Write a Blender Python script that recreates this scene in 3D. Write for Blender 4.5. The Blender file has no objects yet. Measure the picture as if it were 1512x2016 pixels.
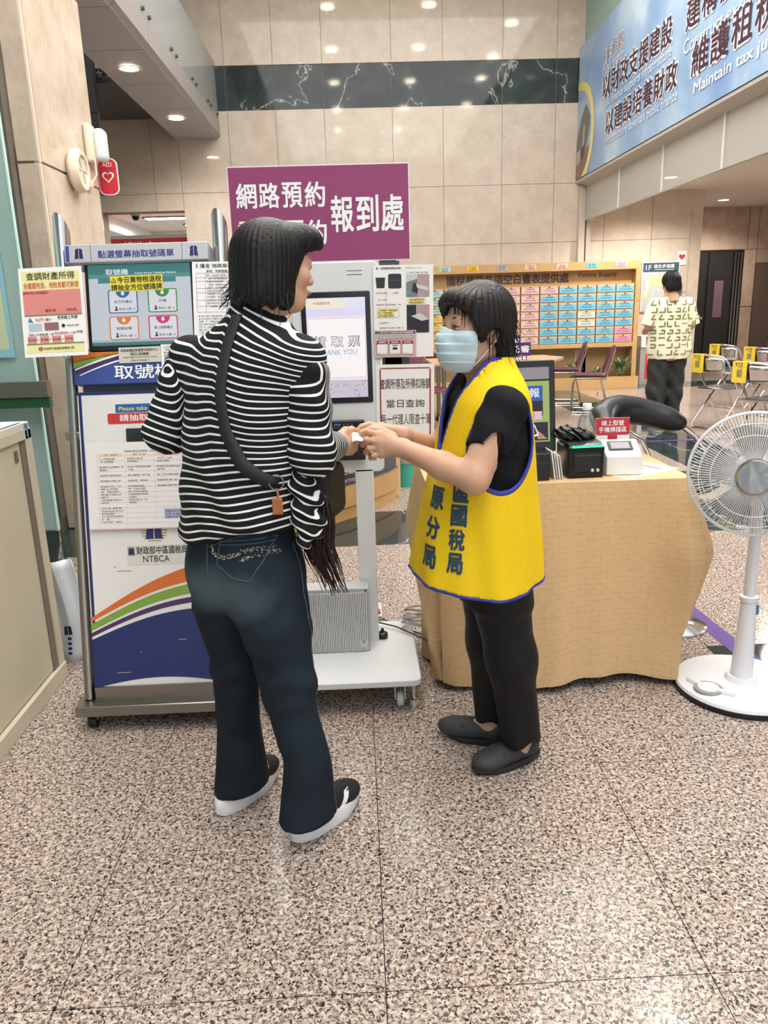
import bpy, bmesh, math, random
import numpy as np
from mathutils import Vector, Matrix, Euler
from mathutils.bvhtree import BVHTree
random.seed(7); np.random.seed(7)
SC = bpy.context.scene
COL = SC.collection
PI = math.pi
R = math.radians

# ------------------------------------------------------------------ camera
cam_data = bpy.data.cameras.new('camera')
cam_data.sensor_fit = 'VERTICAL'; cam_data.sensor_height = 36.0
cam_data.lens = 36.0*1515/2016; cam_data.clip_start = 0.05; cam_data.clip_end = 200
cam = bpy.data.objects.new('camera', cam_data); COL.objects.link(cam)
cam.matrix_world = Matrix(((0.998868, 0.038450, -0.028013, 0.0),
                           (-0.036972, 0.256891, -0.965733, 0.0),
                           (-0.029936, 0.965675, 0.258022, 1.42), (0, 0, 0, 1)))
SC.camera = cam
SC.cycles.max_bounces = 5; SC.cycles.diffuse_bounces = 3; SC.cycles.glossy_bounces = 2; SC.cycles.transmission_bounces = 2; SC.cycles.transparent_max_bounces = 8; SC.cycles.use_adaptive_sampling = True; SC.cycles.adaptive_threshold = .08; SC.cycles.adaptive_min_samples = 12; SC.cycles.caustics_reflective = False; SC.cycles.caustics_refractive = False
# ------------------------------------------------------------------ daylight and exposure
SC.view_settings.view_transform = 'Standard'; SC.view_settings.look = 'None'
SC.view_settings.gamma = 1.0; SC.view_settings.use_curve_mapping = False
SC.view_settings.exposure = 0.3
world = bpy.data.worlds.new('overcast daylight'); SC.world = world; world.use_nodes = True
wn = world.node_tree.nodes; bgn = wn['Background']
bgn.inputs[0].default_value = (0.93, 0.97, 1.0, 1); bgn.inputs[1].default_value = 1.15
def portal(loc, rot, sx, sy):
    l = bpy.data.lights.new('daylight_opening', 'AREA'); l.shape = 'RECTANGLE'; l.size = sx; l.size_y = sy
    l.cycles.is_portal = True
    o = bpy.data.objects.new('daylight_opening', l); COL.objects.link(o); o.location = loc; o.rotation_euler = rot
portal((0.9, -3.4, 3.2), (R(90), 0, 0), 5.6, 6.2)          # glazed entrance behind the photographer
portal((-2.2, 0.9, 2.2), (R(90), 0, R(-90)), 8.4, 4.2)     # glazed shop front on the left

def ceiling_fill(x, y, sx, sy, watts, z=6.42):
    l = bpy.data.lights.new('hall_fill', 'AREA'); l.shape = 'RECTANGLE'; l.size = sx; l.size_y = sy; l.energy = watts; l.color = (1, .98, .955)
    o = bpy.data.objects.new('hall_fill', l); COL.objects.link(o); o.location = (x, y, z)
ceiling_fill(.85, 3.9, 5.5, 13.6, 860, 6.485)      # ceiling-wide fill light, added out of view to brighten the hall
# ------------------------------------------------------------------ helpers: materials
MATS = {}
def lin(c):
    return tuple(((v/255)/12.92 if v/255 <= .04045 else (((v/255)+.055)/1.055)**2.4) for v in c)
def mat(name, rgb=(200, 200, 200), rough=.5, metal=0., spec=.5, emit=None, es=1., trans=0., alpha=1., ior=1.45, noise=None, bump=None, coat=0.):
    """rgb is an sRGB 0-255 colour. noise=(scale, amount) varies it a little; bump=(scale, strength)."""
    if name in MATS: return MATS[name]
    m = bpy.data.materials.new(name); m.use_nodes = True; MATS[name] = m
    nt = m.node_tree; b = nt.nodes['Principled BSDF']; c = (*lin(rgb), 1)
    b.inputs['Base Color'].default_value = c; b.inputs['Roughness'].default_value = rough
    b.inputs['Metallic'].default_value = metal; b.inputs['Specular IOR Level'].default_value = spec
    b.inputs['IOR'].default_value = ior; b.inputs['Coat Weight'].default_value = coat
    if trans: b.inputs['Transmission Weight'].default_value = trans
    if alpha < 1: b.inputs['Alpha'].default_value = alpha
    if emit: b.inputs['Emission Color'].default_value = (*lin(emit), 1); b.inputs['Emission Strength'].default_value = es
    if noise or bump:
        tc = nt.nodes.new('ShaderNodeTexCoord')
    if noise:
        n = nt.nodes.new('ShaderNodeTexNoise'); n.inputs['Scale'].default_value = noise[0]; n.inputs['Detail'].default_value = 5
        nt.links.new(tc.outputs['Object'], n.inputs['Vector'])
        r = nt.nodes.new('ShaderNodeValToRGB'); k = noise[1]
        r.color_ramp.elements[0].position = .3; r.color_ramp.elements[1].position = .7
        r.color_ramp.elements[0].color = (*[v*(1-k) for v in c[:3]], 1); r.color_ramp.elements[1].color = (*[min(1, v*(1+k)) for v in c[:3]], 1)
        nt.links.new(n.outputs['Fac'], r.inputs['Fac']); nt.links.new(r.outputs['Color'], b.inputs['Base Color'])
    if bump:
        n = nt.nodes.new('ShaderNodeTexNoise'); n.inputs['Scale'].default_value = bump[0]; n.inputs['Detail'].default_value = 4
        nt.links.new(tc.outputs['Object'], n.inputs['Vector'])
        bp = nt.nodes.new('ShaderNodeBump'); bp.inputs['Strength'].default_value = bump[1]; bp.inputs['Distance'].default_value = .01
        nt.links.new(n.outputs['Fac'], bp.inputs['Height']); nt.links.new(bp.outputs['Normal'], b.inputs['Normal'])
    return m
def nodes_of(m): return m.node_tree.nodes, m.node_tree.links, m.node_tree.nodes['Principled BSDF']
def pane_mat(name, tint=(235, 245, 240), refl=.12, rough=.02, haze=0.):
    """thin pane: lets light straight through with a tint, mirrors a little; haze adds a milky diffuse film."""
    if name in MATS: return MATS[name]
    m = bpy.data.materials.new(name); m.use_nodes = True; MATS[name] = m; nt = m.node_tree; nt.nodes.clear()
    out = nt.nodes.new('ShaderNodeOutputMaterial'); tr = nt.nodes.new('ShaderNodeBsdfTransparent'); gl = nt.nodes.new('ShaderNodeBsdfGlossy')
    tr.inputs[0].default_value = (*lin(tint), 1); gl.inputs['Roughness'].default_value = rough
    lw = nt.nodes.new('ShaderNodeLayerWeight'); lw.inputs[0].default_value = .25
    mm = nt.nodes.new('ShaderNodeMath'); mm.operation = 'MULTIPLY_ADD'; mm.inputs[1].default_value = .6; mm.inputs[2].default_value = refl; mm.use_clamp = True
    nt.links.new(lw.outputs['Fresnel'], mm.inputs[0])
    mx = nt.nodes.new('ShaderNodeMixShader'); nt.links.new(mm.outputs[0], mx.inputs[0]); nt.links.new(tr.outputs[0], mx.inputs[1]); nt.links.new(gl.outputs[0], mx.inputs[2])
    last = mx
    if haze:
        df = nt.nodes.new('ShaderNodeBsdfDiffuse'); df.inputs[0].default_value = (*lin(tint), 1)
        m2 = nt.nodes.new('ShaderNodeMixShader'); m2.inputs[0].default_value = haze
        nt.links.new(mx.outputs[0], m2.inputs[1]); nt.links.new(df.outputs[0], m2.inputs[2]); last = m2
    nt.links.new(last.outputs[0], out.inputs[0]); return m
def glow(name, rgb, s=1.):
    return mat(name, tuple(v*.25 for v in rgb), .35, emit=rgb, es=s*.74)

# ------------------------------------------------------------------ helpers: meshes
class MB:
    def __init__(s): s.v = []; s.f = []
    def add(s, vs, fs):
        o = len(s.v); s.v += [tuple(v) for v in vs]; s.f += [tuple(i+o for i in f) for f in fs]; return s
    def box(s, x0, x1, y0, y1, z0, z1):
        return s.add([(x0,y0,z0),(x1,y0,z0),(x1,y1,z0),(x0,y1,z0),(x0,y0,z1),(x1,y0,z1),(x1,y1,z1),(x0,y1,z1)],
                     [(3,2,1,0),(4,5,6,7),(0,1,5,4),(1,2,6,5),(2,3,7,6),(3,0,4,7)])
    def prism(s, pts, z0, z1):
        """closed polygon pts (x,y), counter-clockwise, extruded z0..z1"""
        n = len(pts)
        return s.add([(x,y,z0) for x,y in pts]+[(x,y,z1) for x,y in pts],
                     [tuple(range(n-1,-1,-1)), tuple(range(n,2*n))]+[(i,(i+1)%n,n+(i+1)%n,n+i) for i in range(n)])
    def prism_ax(s, pts, a0, a1, ax='x'):
        """polygon in the plane across axis ax, extruded along it. 'x': pts=(y,z); 'y': pts=(x,z)"""
        n = len(pts)
        mk = (lambda p, a: (a, p[0], p[1])) if ax == 'x' else (lambda p, a: (p[0], a, p[1]))
        return s.add([mk(p, a0) for p in pts]+[mk(p, a1) for p in pts],
                     [tuple(range(n-1,-1,-1)), tuple(range(n,2*n))]+[(i,(i+1)%n,n+(i+1)%n,n+i) for i in range(n)])
    def tube(s, path, r, n=8, closed=False, caps=True):
        P = [Vector(p) for p in path]; m = len(P); rs = r if isinstance(r, (list, tuple)) else [r]*m
        ref = None; vs = []
        for i, p in enumerate(P):
            if closed: t = P[(i+1) % m]-P[i-1]
            else: t = P[min(i+1, m-1)]-P[max(i-1, 0)]
            if t.length < 1e-9: t = Vector((0, 0, 1))
            t.normalize()
            if ref is None:
                ref = Vector((0, 0, 1)) if abs(t.z) < .9 else Vector((1, 0, 0))
            a = ref-t*ref.dot(t)
            if a.length < 1e-6: a = Vector((1, 0, 0))-t*t.x
            a.normalize(); b = t.cross(a); ref = a
            for k in range(n):
                q = 2*PI*k/n; vs.append(p+(a*math.cos(q)+b*math.sin(q))*rs[i])
        fs = []
        for i in range(m if closed else m-1):
            j = (i+1) % m
            for k in range(n):
                fs.append((i*n+k, i*n+(k+1) % n, j*n+(k+1) % n, j*n+k))
        if caps and not closed: fs += [tuple(range(n-1, -1, -1)), tuple((m-1)*n+k for k in range(n))]
        return s.add(vs, fs)
    def lathe(s, prof, c=(0, 0, 0), n=24, ax='z', cap=True):
        """prof: (radius, height) list; about axis ax through c"""
        vs = []; m = len(prof)
        for r, h in prof:
            for k in range(n):
                q = 2*PI*k/n; x, y = r*math.cos(q), r*math.sin(q)
                v = (x, y, h) if ax == 'z' else ((x, -h, y) if ax == '-y' else ((h, x, y)))
                vs.append((v[0]+c[0], v[1]+c[1], v[2]+c[2]))
        fs = [(i*n+k, i*n+(k+1) % n, (i+1)*n+(k+1) % n, (i+1)*n+k) for i in range(m-1) for k in range(n)]
        if cap and prof[0][0] > 1e-6: fs.append(tuple(range(n-1, -1, -1)))
        if cap and prof[-1][0] > 1e-6: fs.append(tuple((m-1)*n+k for k in range(n)))
        return s.add(vs, fs)
    def quad(s, a, b, c, d): return s.add([a, b, c, d], [(0, 1, 2, 3)])
    def grid(s, fn, nu, nv):
        vs = [fn(i/nu, j/nv) for j in range(nv+1) for i in range(nu+1)]; w = nu+1
        return s.add(vs, [(j*w+i, j*w+i+1, (j+1)*w+i+1, (j+1)*w+i) for j in range(nv) for i in range(nu)])
    def mesh(s, name='mesh', smooth=False, fix=True):
        me = bpy.data.meshes.new(name); me.from_pydata(s.v, [], s.f); me.update()
        if fix:
            bm = bmesh.new(); bm.from_mesh(me); bmesh.ops.recalc_face_normals(bm, faces=bm.faces); bm.to_mesh(me); bm.free()
        if smooth:
            me.polygons.foreach_set('use_smooth', [True]*len(me.polygons))
            me.set_sharp_from_angle(angle=R(40))
        return me
    def build(s, name, m, parent=None, smooth=False, bevel=0., loc=None, seg=2):
        return obj(name, s.mesh(name, smooth), m, parent, bevel, loc, seg)
def obj(name, me, m, parent=None, bevel=0., loc=None, seg=2):
    o = bpy.data.objects.new(name, me); COL.objects.link(o)
    if m is not None and len(me.materials) == 0: me.materials.append(m)
    if parent is not None: o.parent = parent
    if loc is not None: o.location = loc
    if bevel:
        b = o.modifiers.new('bevel', 'BEVEL'); b.width = bevel; b.segments = seg; b.limit_method = 'ANGLE'; b.angle_limit = R(35); b.harden_normals = False
        me.polygons.foreach_set('use_smooth', [True]*len(me.polygons)); me.set_sharp_from_angle(angle=R(40))
    return o
def tag(o, label=None, cat=None, group=None, kind=None):
    if label: o['label'] = label
    if cat: o['category'] = cat
    if group: o['group'] = group
    if kind: o['kind'] = kind
    return o
def thing(name, label, cat, loc=(0, 0, 0), rz=0, group=None):
    o = bpy.data.objects.new(name, None); COL.objects.link(o); o.location = loc; o.rotation_euler = (0, 0, rz)
    o.empty_display_size = .1
    return tag(o, label, cat, group)
def struct(o): o['kind'] = 'structure'; return o
def copy_tree(o, parent=None):
    c = o.copy(); COL.objects.link(c); c.parent = parent
    for ch in list(o.children): copy_tree(ch, c)
    return c
def bx(x0, x1, y0, y1, z0, z1): return MB().box(x0, x1, y0, y1, z0, z1)
def rrect(w, h, r, n=5, cx=0, cy=0):
    pts = []
    for sx, sy, a0 in ((1, -1, -90), (1, 1, 0), (-1, 1, 90), (-1, -1, 180)):
        for k in range(n+1):
            a = R(a0+90*k/n); pts.append((cx+sx*(w/2-r)+r*math.cos(a), cy+sy*(h/2-r)+r*math.sin(a)))
    return pts
def circ(r, n=24, cx=0, cy=0): return [(cx+r*math.cos(2*PI*k/n), cy+r*math.sin(2*PI*k/n)) for k in range(n)]
def face_frame(o, loc, yaw=0, tilt=0, roll=0):
    """local x = right, y = up, z = out towards the viewer (-Y when yaw is 0); tilt leans the top away"""
    o.matrix_local = Matrix.Translation(loc) @ Matrix.Rotation(yaw, 4, 'Z') @ Matrix.Rotation(R(90)-tilt, 4, 'X') @ Matrix.Rotation(roll, 4, 'Z')
    return o

# ------------------------------------------------------------------ helpers: lettering
GLYPH = {}
def glyph_mesh(s, bold):
    k = (s, bold)
    if k not in GLYPH:
        cu = bpy.data.curves.new('lettering', 'FONT'); cu.body = s; cu.size = 1; cu.resolution_u = 3; cu.offset = bold
        if '\n' in s: cu.space_line = 1.15
        o = bpy.data.objects.new('lettering', cu); COL.objects.link(o)
        dg = bpy.context.evaluated_depsgraph_get()
        me = bpy.data.meshes.new_from_object(o.evaluated_get(dg))
        bpy.data.objects.remove(o); bpy.data.curves.remove(cu)
        n = len(me.vertices); co = np.empty(n*3); me.vertices.foreach_get('co', co); co = co.reshape(-1, 3)
        fs = [tuple(p.vertices) for p in me.polygons]; bpy.data.meshes.remove(me)
        GLYPH[k] = (co, fs)
    return GLYPH[k]
def text_geo(s, x, y, h, w=None, bold=0., align='c', z=.001):
    co, fs = glyph_mesh(s, 0.)
    if bold > .002:
        n = 4 if bold < .03 else 8; C = []; Fn = []
        for k in range(n):
            q = PI/4+2*PI*k/n; C.append(co*np.array((1, 1, 0))+np.array((bold*math.cos(q)*1.2, bold*math.sin(q)*1.2, k*.0012))); Fn += [tuple(i+k*len(co) for i in f) for f in fs]
        co = np.concatenate(C); fs = Fn
    a = co.min(0); b = co.max(0); c = co.copy()
    sy = h/(b[1]-a[1]); sx = sy if w is None else w/(b[0]-a[0])
    ax = {'c': (a[0]+b[0])/2, 'l': a[0], 'r': b[0]}[align]
    c[:, 0] = (c[:, 0]-ax)*sx+x; c[:, 1] = (c[:, 1]-(a[1]+b[1])/2)*sy+y; c[:, 2] = z+c[:, 2]*max(sy, .02)
    return c, fs
def T(parent, s, x, y, h, m, w=None, bold=0., align='c', z=.001, name='lettering', shear=0.):
    c, fs = text_geo(s, x, y, h, w, bold, align, z)
    if shear: c[:, 1] += (c[:, 0]-x)*shear
    return MB().add(c.tolist(), fs).build(name, m, parent) if False else obj(name, _pyd(c, fs), m, parent)
def _pyd(c, fs):
    me = bpy.data.meshes.new('lettering'); me.from_pydata(c.tolist() if hasattr(c, 'tolist') else c, [], fs); me.update(); return me
def TC(parent, s, x, y, h, m, w, bold=0., align='c', z=.001):
    """big lettering: one object per character, spread over width w"""
    n = len(s); cw = w/n
    for i, ch in enumerate(s): T(parent, ch, x-w/2+cw*(i+.5), y, h, m, cw*.9, bold, 'c', z, 'character')
def R2(parent, x0, x1, y0, y1, m, z=.0006, name='printed_block'):
    """a flat printed rectangle"""
    return obj(name, _pyd([(x0, y0, z), (x1, y0, z), (x1, y1, z), (x0, y1, z)], [(0, 1, 2, 3)]), m, parent)
def P2(parent, pts, m, z=.0006, name='printed_shape'):
    return obj(name, _pyd([(x, y, z) for x, y in pts], [tuple(range(len(pts)))]), m, parent)
def small_print(parent, x0, x1, ytop, ch, lines, m, z=.001, lead=1.7, seed=1, name='small_print'):
    """rows of print too fine to read: each character a few tiny strokes. lines = list of filled fractions"""
    rd = random.Random(seed); v = []; f = []
    for i, fr in enumerate(lines):
        y = ytop-i*ch*lead; x = x0
        while x < x0+(x1-x0)*fr-ch*.8:
            if rd.random() < .93:
                for (a, b, c, d) in ((0, .8, .82, 1.), (0, .8, .4, .55), (.1, .7, 0, .14), (.32, .48, 0, 1.)):
                    if rd.random() < .75:
                        o = len(v); v += [(x+a*ch, y-ch+c*ch, z), (x+b*ch, y-ch+c*ch, z), (x+b*ch, y-ch+d*ch, z), (x+a*ch, y-ch+d*ch, z)]; f.append((o, o+1, o+2, o+3))
            x += ch*.98
    return obj(name, _pyd(v, f), m, parent) if f else None
def sheet(name, label, cat, w, h, m, loc, yaw=0, tilt=0, roll=0, th=.0015, group=None, curl=0.):
    if curl:
        mb = MB().grid(lambda u, v: ((u-.5)*w, (v-.5)*h, curl*(math.sin(u*5.1+1)*.35+((u-.5)**2)*2+.5*math.sin(v*4))), 12, 12)
    else:
        mb = MB().box(-w/2, w/2, -h/2, h/2, -th, 0)
    o = mb.build(name, m, smooth=bool(curl)); face_frame(o, loc, yaw, tilt, roll); return tag(o, label, cat, group)

# ------------------------------------------------------------------ helpers: rounded bodies from distance fields
def smin(a, b, k):
    h = np.clip(.5+.5*(b-a)/k, 0, 1); return b*(1-h)+a*h-k*h*(1-h)
def smax(a, b, k): return -smin(-a, -b, k)
class G:
    """a grid of sample points"""
    def __init__(s, lo, hi, h):
        s.h = h; s.lo = np.array(lo, np.float32)
        n = [int(math.ceil((hi[i]-lo[i])/h))+1 for i in range(3)]; s.n = n
        s.x = (lo[0]+h*np.arange(n[0], dtype=np.float32))[:, None, None]
        s.y = (lo[1]+h*np.arange(n[1], dtype=np.float32))[None, :, None]
        s.z = (lo[2]+h*np.arange(n[2], dtype=np.float32))[None, None, :]
    def cone(s, a, b, ra, rb, sq=None):
        """tapered capsule; sq=(sx,sy,sz) measures distance in a squashed space"""
        ax, ay, az = a; dx, dy, dz = b[0]-ax, b[1]-ay, b[2]-az; L = max(dx*dx+dy*dy+dz*dz, 1e-9)
        px, py, pz = s.x-ax, s.y-ay, s.z-az
        t = np.clip((px*dx+py*dy+pz*dz)/L, 0, 1)
        if sq is None: return np.sqrt((px-t*dx)**2+(py-t*dy)**2+(pz-t*dz)**2)-(ra+(rb-ra)*t)
        q = np.sqrt(((px-t*dx)/sq[0])**2+((py-t*dy)/sq[1])**2+((pz-t*dz)/sq[2])**2); return q-(ra+(rb-ra)*t)
    def chain(s, pts, rs, k=.01):
        d = None
        for i in range(len(pts)-1):
            c = s.cone(pts[i], pts[i+1], rs[i], rs[i+1]); d = c if d is None else smin(d, c, k)
        return d
    def ell(s, c, r, rz=0., ry=0., rx=0.):
        M = (Matrix.Rotation(rz, 3, 'Z') @ Matrix.Rotation(ry, 3, 'Y') @ Matrix.Rotation(rx, 3, 'X')).transposed()
        px, py, pz = s.x-c[0], s.y-c[1], s.z-c[2]
        q = [(M[i][0]*px+M[i][1]*py+M[i][2]*pz)/r[i] for i in range(3)]
        k = np.sqrt(q[0]**2+q[1]**2+q[2]**2); return (k-1)*min(r)
    def half(s, p, n):
        n = Vector(n).normalized(); return (s.x-p[0])*n.x+(s.y-p[1])*n.y+(s.z-p[2])*n.z
    def rbox(s, c, r, rad, M=None):
        px, py, pz = s.x-c[0], s.y-c[1], s.z-c[2]
        if M is not None:
            M = M.transposed(); px, py, pz = [M[i][0]*px+M[i][1]*py+M[i][2]*pz for i in range(3)]
        qx, qy, qz = np.abs(px)-(r[0]-rad), np.abs(py)-(r[1]-rad), np.abs(pz)-(r[2]-rad)
        return np.sqrt(np.maximum(qx, 0)**2+np.maximum(qy, 0)**2+np.maximum(qz, 0)**2)+np.minimum(np.maximum(qx, np.maximum(qy, qz)), 0)-rad
    def loft(s, rings, flat=1.):
        """upright body from rings (z, cx, cy, rx, ry, turn); distance approximated"""
        zs = np.array([r[0] for r in rings], np.float32); o = np.argsort(zs); zs = zs[o]
        A = np.array([rings[i] for i in o], np.float32); z = s.z[0, 0, :]
        def ip(k):
            v = _cub(zs, A[:, k], z); return v[None, None, :].astype(np.float32)
        cx, cy, rx, ry, tw = ip(1), ip(2), ip(3), ip(4), ip(5)
        px, py = s.x-cx, s.y-cy; c, sn = np.cos(tw), np.sin(tw)
        u, v = (px*c+py*sn)/rx, (-px*sn+py*c)/ry
        k = (np.abs(u)**(2*flat)+np.abs(v)**(2*flat)+1e-12)**(1/(2*flat))
        d = (k-1)*np.minimum(rx, ry)
        return np.maximum(d, np.maximum(zs[0]-s.z, s.z-zs[-1]))
def _cub(x, y, q):
    """smooth (monotone-ish) interpolation"""
    m = np.gradient(y, x); i = np.clip(np.searchsorted(x, q)-1, 0, len(x)-2); h = x[i+1]-x[i]; t = np.clip((q-x[i])/h, 0, 1)
    return (2*t**3-3*t**2+1)*y[i]+(t**3-2*t**2+t)*h*m[i]+(-2*t**3+3*t**2)*y[i+1]+(t**3-t**2)*h*m[i+1]
def nets(g, d):
    """surface nets: quads around the zero level of d on grid g"""
    d = np.broadcast_to(d, g.n).astype(np.float32); ins = d < 0
    c = np.zeros([n-1 for n in g.n], np.int8)
    for i in (0, 1):
        for j in (0, 1):
            for k in (0, 1): c += ins[i:g.n[0]-1+i, j:g.n[1]-1+j, k:g.n[2]-1+k]
    act = (c > 0) & (c < 8); idx = np.argwhere(act); N = len(idx)
    vid = np.full(act.shape, -1, np.int64); vid[act] = np.arange(N)
    acc = np.zeros((N, 3)); cnt = np.zeros(N)
    cor = [(i, j, k) for i in (0, 1) for j in (0, 1) for k in (0, 1)]
    for a in cor:
        for ax in range(3):
            if a[ax] == 1: continue
            b = list(a); b[ax] = 1
            da = d[idx[:, 0]+a[0], idx[:, 1]+a[1], idx[:, 2]+a[2]]; db = d[idx[:, 0]+b[0], idx[:, 1]+b[1], idx[:, 2]+b[2]]
            cr = (da < 0) != (db < 0); den = np.where(cr, da-db, 1); t = np.where(cr, da/den, 0)
            p = np.tile(np.array(a, float), (N, 1)); p[:, ax] += t
            acc[cr] += p[cr]; cnt[cr] += 1
    v = (idx+acc/cnt[:, None])*g.h+g.lo
    F = []
    for ax in range(3):
        o1, o2 = [(1, 2), (2, 0), (0, 1)][ax]
        sl = [slice(1, -1)]*3; sl[ax] = slice(0, -1); s2 = list(sl); s2[ax] = slice(1, None)
        a = ins[tuple(sl)]; b = ins[tuple(s2)]; e = np.argwhere(a != b)
        if len(e) == 0: continue
        flip = ~a[e[:, 0], e[:, 1], e[:, 2]]
        base = e.copy(); base[:, o1] += 1; base[:, o2] += 1
        def at(d1, d2):
            q = base.copy(); q[:, o1] -= d1; q[:, o2] -= d2; return vid[q[:, 0], q[:, 1], q[:, 2]]
        quad = np.stack([at(1, 1), at(0, 1), at(0, 0), at(1, 0)], 1)
        quad[flip] = quad[flip][:, ::-1]; F.append(quad)
    return v, np.concatenate(F)
def relax(v, F, it=2, lam=.5):
    e = np.concatenate([F[:, [0, 1]], F[:, [1, 2]], F[:, [2, 3]], F[:, [3, 0]]])
    for _ in range(it):
        s = np.zeros_like(v); c = np.zeros(len(v))
        np.add.at(s, e[:, 0], v[e[:, 1]]); np.add.at(s, e[:, 1], v[e[:, 0]]); np.add.at(c, e[:, 0], 1); np.add.at(c, e[:, 1], 1)
        v = v+lam*(s/np.maximum(c, 1)[:, None]-v)
    return v
def np_mesh(name, v, F, attrs=None):
    me = bpy.data.meshes.new(name); n = len(v); k = len(F)
    me.vertices.add(n); me.vertices.foreach_set('co', np.asarray(v, np.float32).ravel())
    me.loops.add(4*k); me.loops.foreach_set('vertex_index', F.astype(np.int32).ravel())
    me.polygons.add(k); me.polygons.foreach_set('loop_start', np.arange(0, 4*k, 4, dtype=np.int32))
    me.polygons.foreach_set('use_smooth', np.ones(k, bool))
    me.update(calc_edges=True); me.validate()
    for an, av in (attrs or {}).items():
        a = me.attributes.new(an, 'FLOAT', 'POINT'); a.data.foreach_set('value', np.asarray(av, np.float32))
    return me
def body(name, parts, m, parent=None, attrs=None, it=2):
    """parts: list of (grid, field); joined into one mesh object"""
    V = []; Fs = []; o = 0
    for pt in parts:
        v, F = nets(pt[0], pt[1]); v = relax(v, F, it)
        if len(pt) > 2:
            A = np.array(pt[2]); v = v @ A[:3, :3].T+A[:3, 3]
        V.append(v); Fs.append(F+o); o += len(v)
    v = np.concatenate(V); F = np.concatenate(Fs)
    me = np_mesh(name, v, F, attrs(v) if attrs else None)
    return obj(name, me, m, parent)

# ================================================================== the setting: materials
def granite():
    m = mat('speckled granite', (190, 170, 155), .16, spec=.32); N, L, b = nodes_of(m)
    g = N.new('ShaderNodeNewGeometry')
    def noi(sc, det=2., dist=0., rough=.5):
        n = N.new('ShaderNodeTexNoise'); n.inputs['Scale'].default_value = sc; n.inputs['Detail'].default_value = det; n.inputs['Distortion'].default_value = dist; n.inputs['Roughness'].default_value = rough
        L.new(g.outputs['Position'], n.inputs['Vector']); return n
    def ramp(src, stops):
        r = N.new('ShaderNodeValToRGB'); e = r.color_ramp.elements
        for i, (p, c) in enumerate(stops):
            if i < 2: e[i].position = p; e[i].color = (*lin(c), 1)
            else:
                q = e.new(p); q.color = (*lin(c), 1)
        L.new(src, r.inputs['Fac']); return r
    base = ramp(noi(70, 2).outputs['Fac'], [(.36, (158, 141, 130)), (.5, (180, 163, 151)), (.64, (205, 191, 181))])
    dk = ramp(noi(125, 3, .8, .62).outputs['Fac'], [(.515, (0, 0, 0)), (.54, (255, 255, 255))])
    dcol = ramp(noi(45, 1).outputs['Fac'], [(.42, (46, 42, 43)), (.62, (112, 96, 88))])
    mx = N.new('ShaderNodeMix'); mx.data_type = 'RGBA'
    L.new(dk.outputs['Color'], mx.inputs[0]); L.new(base.outputs['Color'], mx.inputs[6]); L.new(dcol.outputs['Color'], mx.inputs[7])
    L.new(mx.outputs[2], b.inputs['Base Color']); return m
def cream_stone(name, a, c, rough=.06):
    m = mat(name, a, rough, spec=.36); N, L, b = nodes_of(m); g = N.new('ShaderNodeNewGeometry')
    n1 = N.new('ShaderNodeTexNoise'); n1.inputs['Scale'].default_value = 5; n1.inputs['Detail'].default_value = 9; n1.inputs['Roughness'].default_value = .68
    L.new(g.outputs['Position'], n1.inputs['Vector'])
    r = N.new('ShaderNodeValToRGB'); r.color_ramp.elements[0].position = .36; r.color_ramp.elements[0].color = (*lin(c), 1)
    r.color_ramp.elements[1].position = .66; r.color_ramp.elements[1].color = (*lin(a), 1); L.new(n1.outputs['Fac'], r.inputs['Fac'])
    n2 = N.new('ShaderNodeTexNoise'); n2.inputs['Scale'].default_value = 14; n2.inputs['Detail'].default_value = 6; n2.inputs['Distortion'].default_value = 1.2
    L.new(g.outputs['Position'], n2.inputs['Vector'])
    r2 = N.new('ShaderNodeValToRGB'); r2.color_ramp.elements[0].position = .63; r2.color_ramp.elements[0].color = (0, 0, 0, 1); r2.color_ramp.elements[1].position = .72; r2.color_ramp.elements[1].color = (.55, .55, .55, 1)
    L.new(n2.outputs['Fac'], r2.inputs['Fac'])
    mx = N.new('ShaderNodeMix'); mx.data_type = 'RGBA'; L.new(r2.outputs['Color'], mx.inputs[0]); L.new(r.outputs['Color'], mx.inputs[6])
    mx.inputs[7].default_value = (*lin(tuple(min(255, v+18) for v in a)), 1); L.new(mx.outputs[2], b.inputs['Base Color']); return m
def dark_marble():
    m = mat('dark green marble', (52, 60, 60), .05, spec=.3); N, L, b = nodes_of(m); g = N.new('ShaderNodeNewGeometry')
    n = N.new('ShaderNodeTexNoise'); n.inputs['Scale'].default_value = 1.1; n.inputs['Detail'].default_value = 6; n.inputs['Distortion'].default_value = .8
    L.new(g.outputs['Position'], n.inputs['Vector'])
    s = N.new('ShaderNodeMath'); s.operation = 'SUBTRACT'; s.inputs[1].default_value = .52; L.new(n.outputs['Fac'], s.inputs[0])
    a = N.new('ShaderNodeMath'); a.operation = 'ABSOLUTE'; L.new(s.outputs[0], a.inputs[0])
    r = N.new('ShaderNodeValToRGB'); e = r.color_ramp.elements; e[0].position = 0; e[0].color = (*lin((176, 182, 180)), 1); e[1].position = .006; e[1].color = (*lin((58, 68, 68)), 1)
    q = e.new(.1); q.color = (*lin((44, 53, 53)), 1); L.new(a.outputs[0], r.inputs['Fac']); L.new(r.outputs['Color'], b.inputs['Base Color']); return m
M_FLOOR = granite(); M_DARK = dark_marble()
M_STONE = cream_stone('polished cream marble', (205, 193, 179), (191, 177, 162))
M_COL = cream_stone('column marble', (216, 200, 182), (196, 176, 156), .18)
M_JOINT = mat('joint grout', (168, 150, 134), .8)
M_FJOINT = mat('floor grout', (70, 60, 56), .8)
M_GREY = mat('grey metal cladding', (168, 168, 172), .42, metal=0., spec=.4)
M_DGREY = mat('dark grey cladding', (84, 86, 89), .45, metal=.2)
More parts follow.
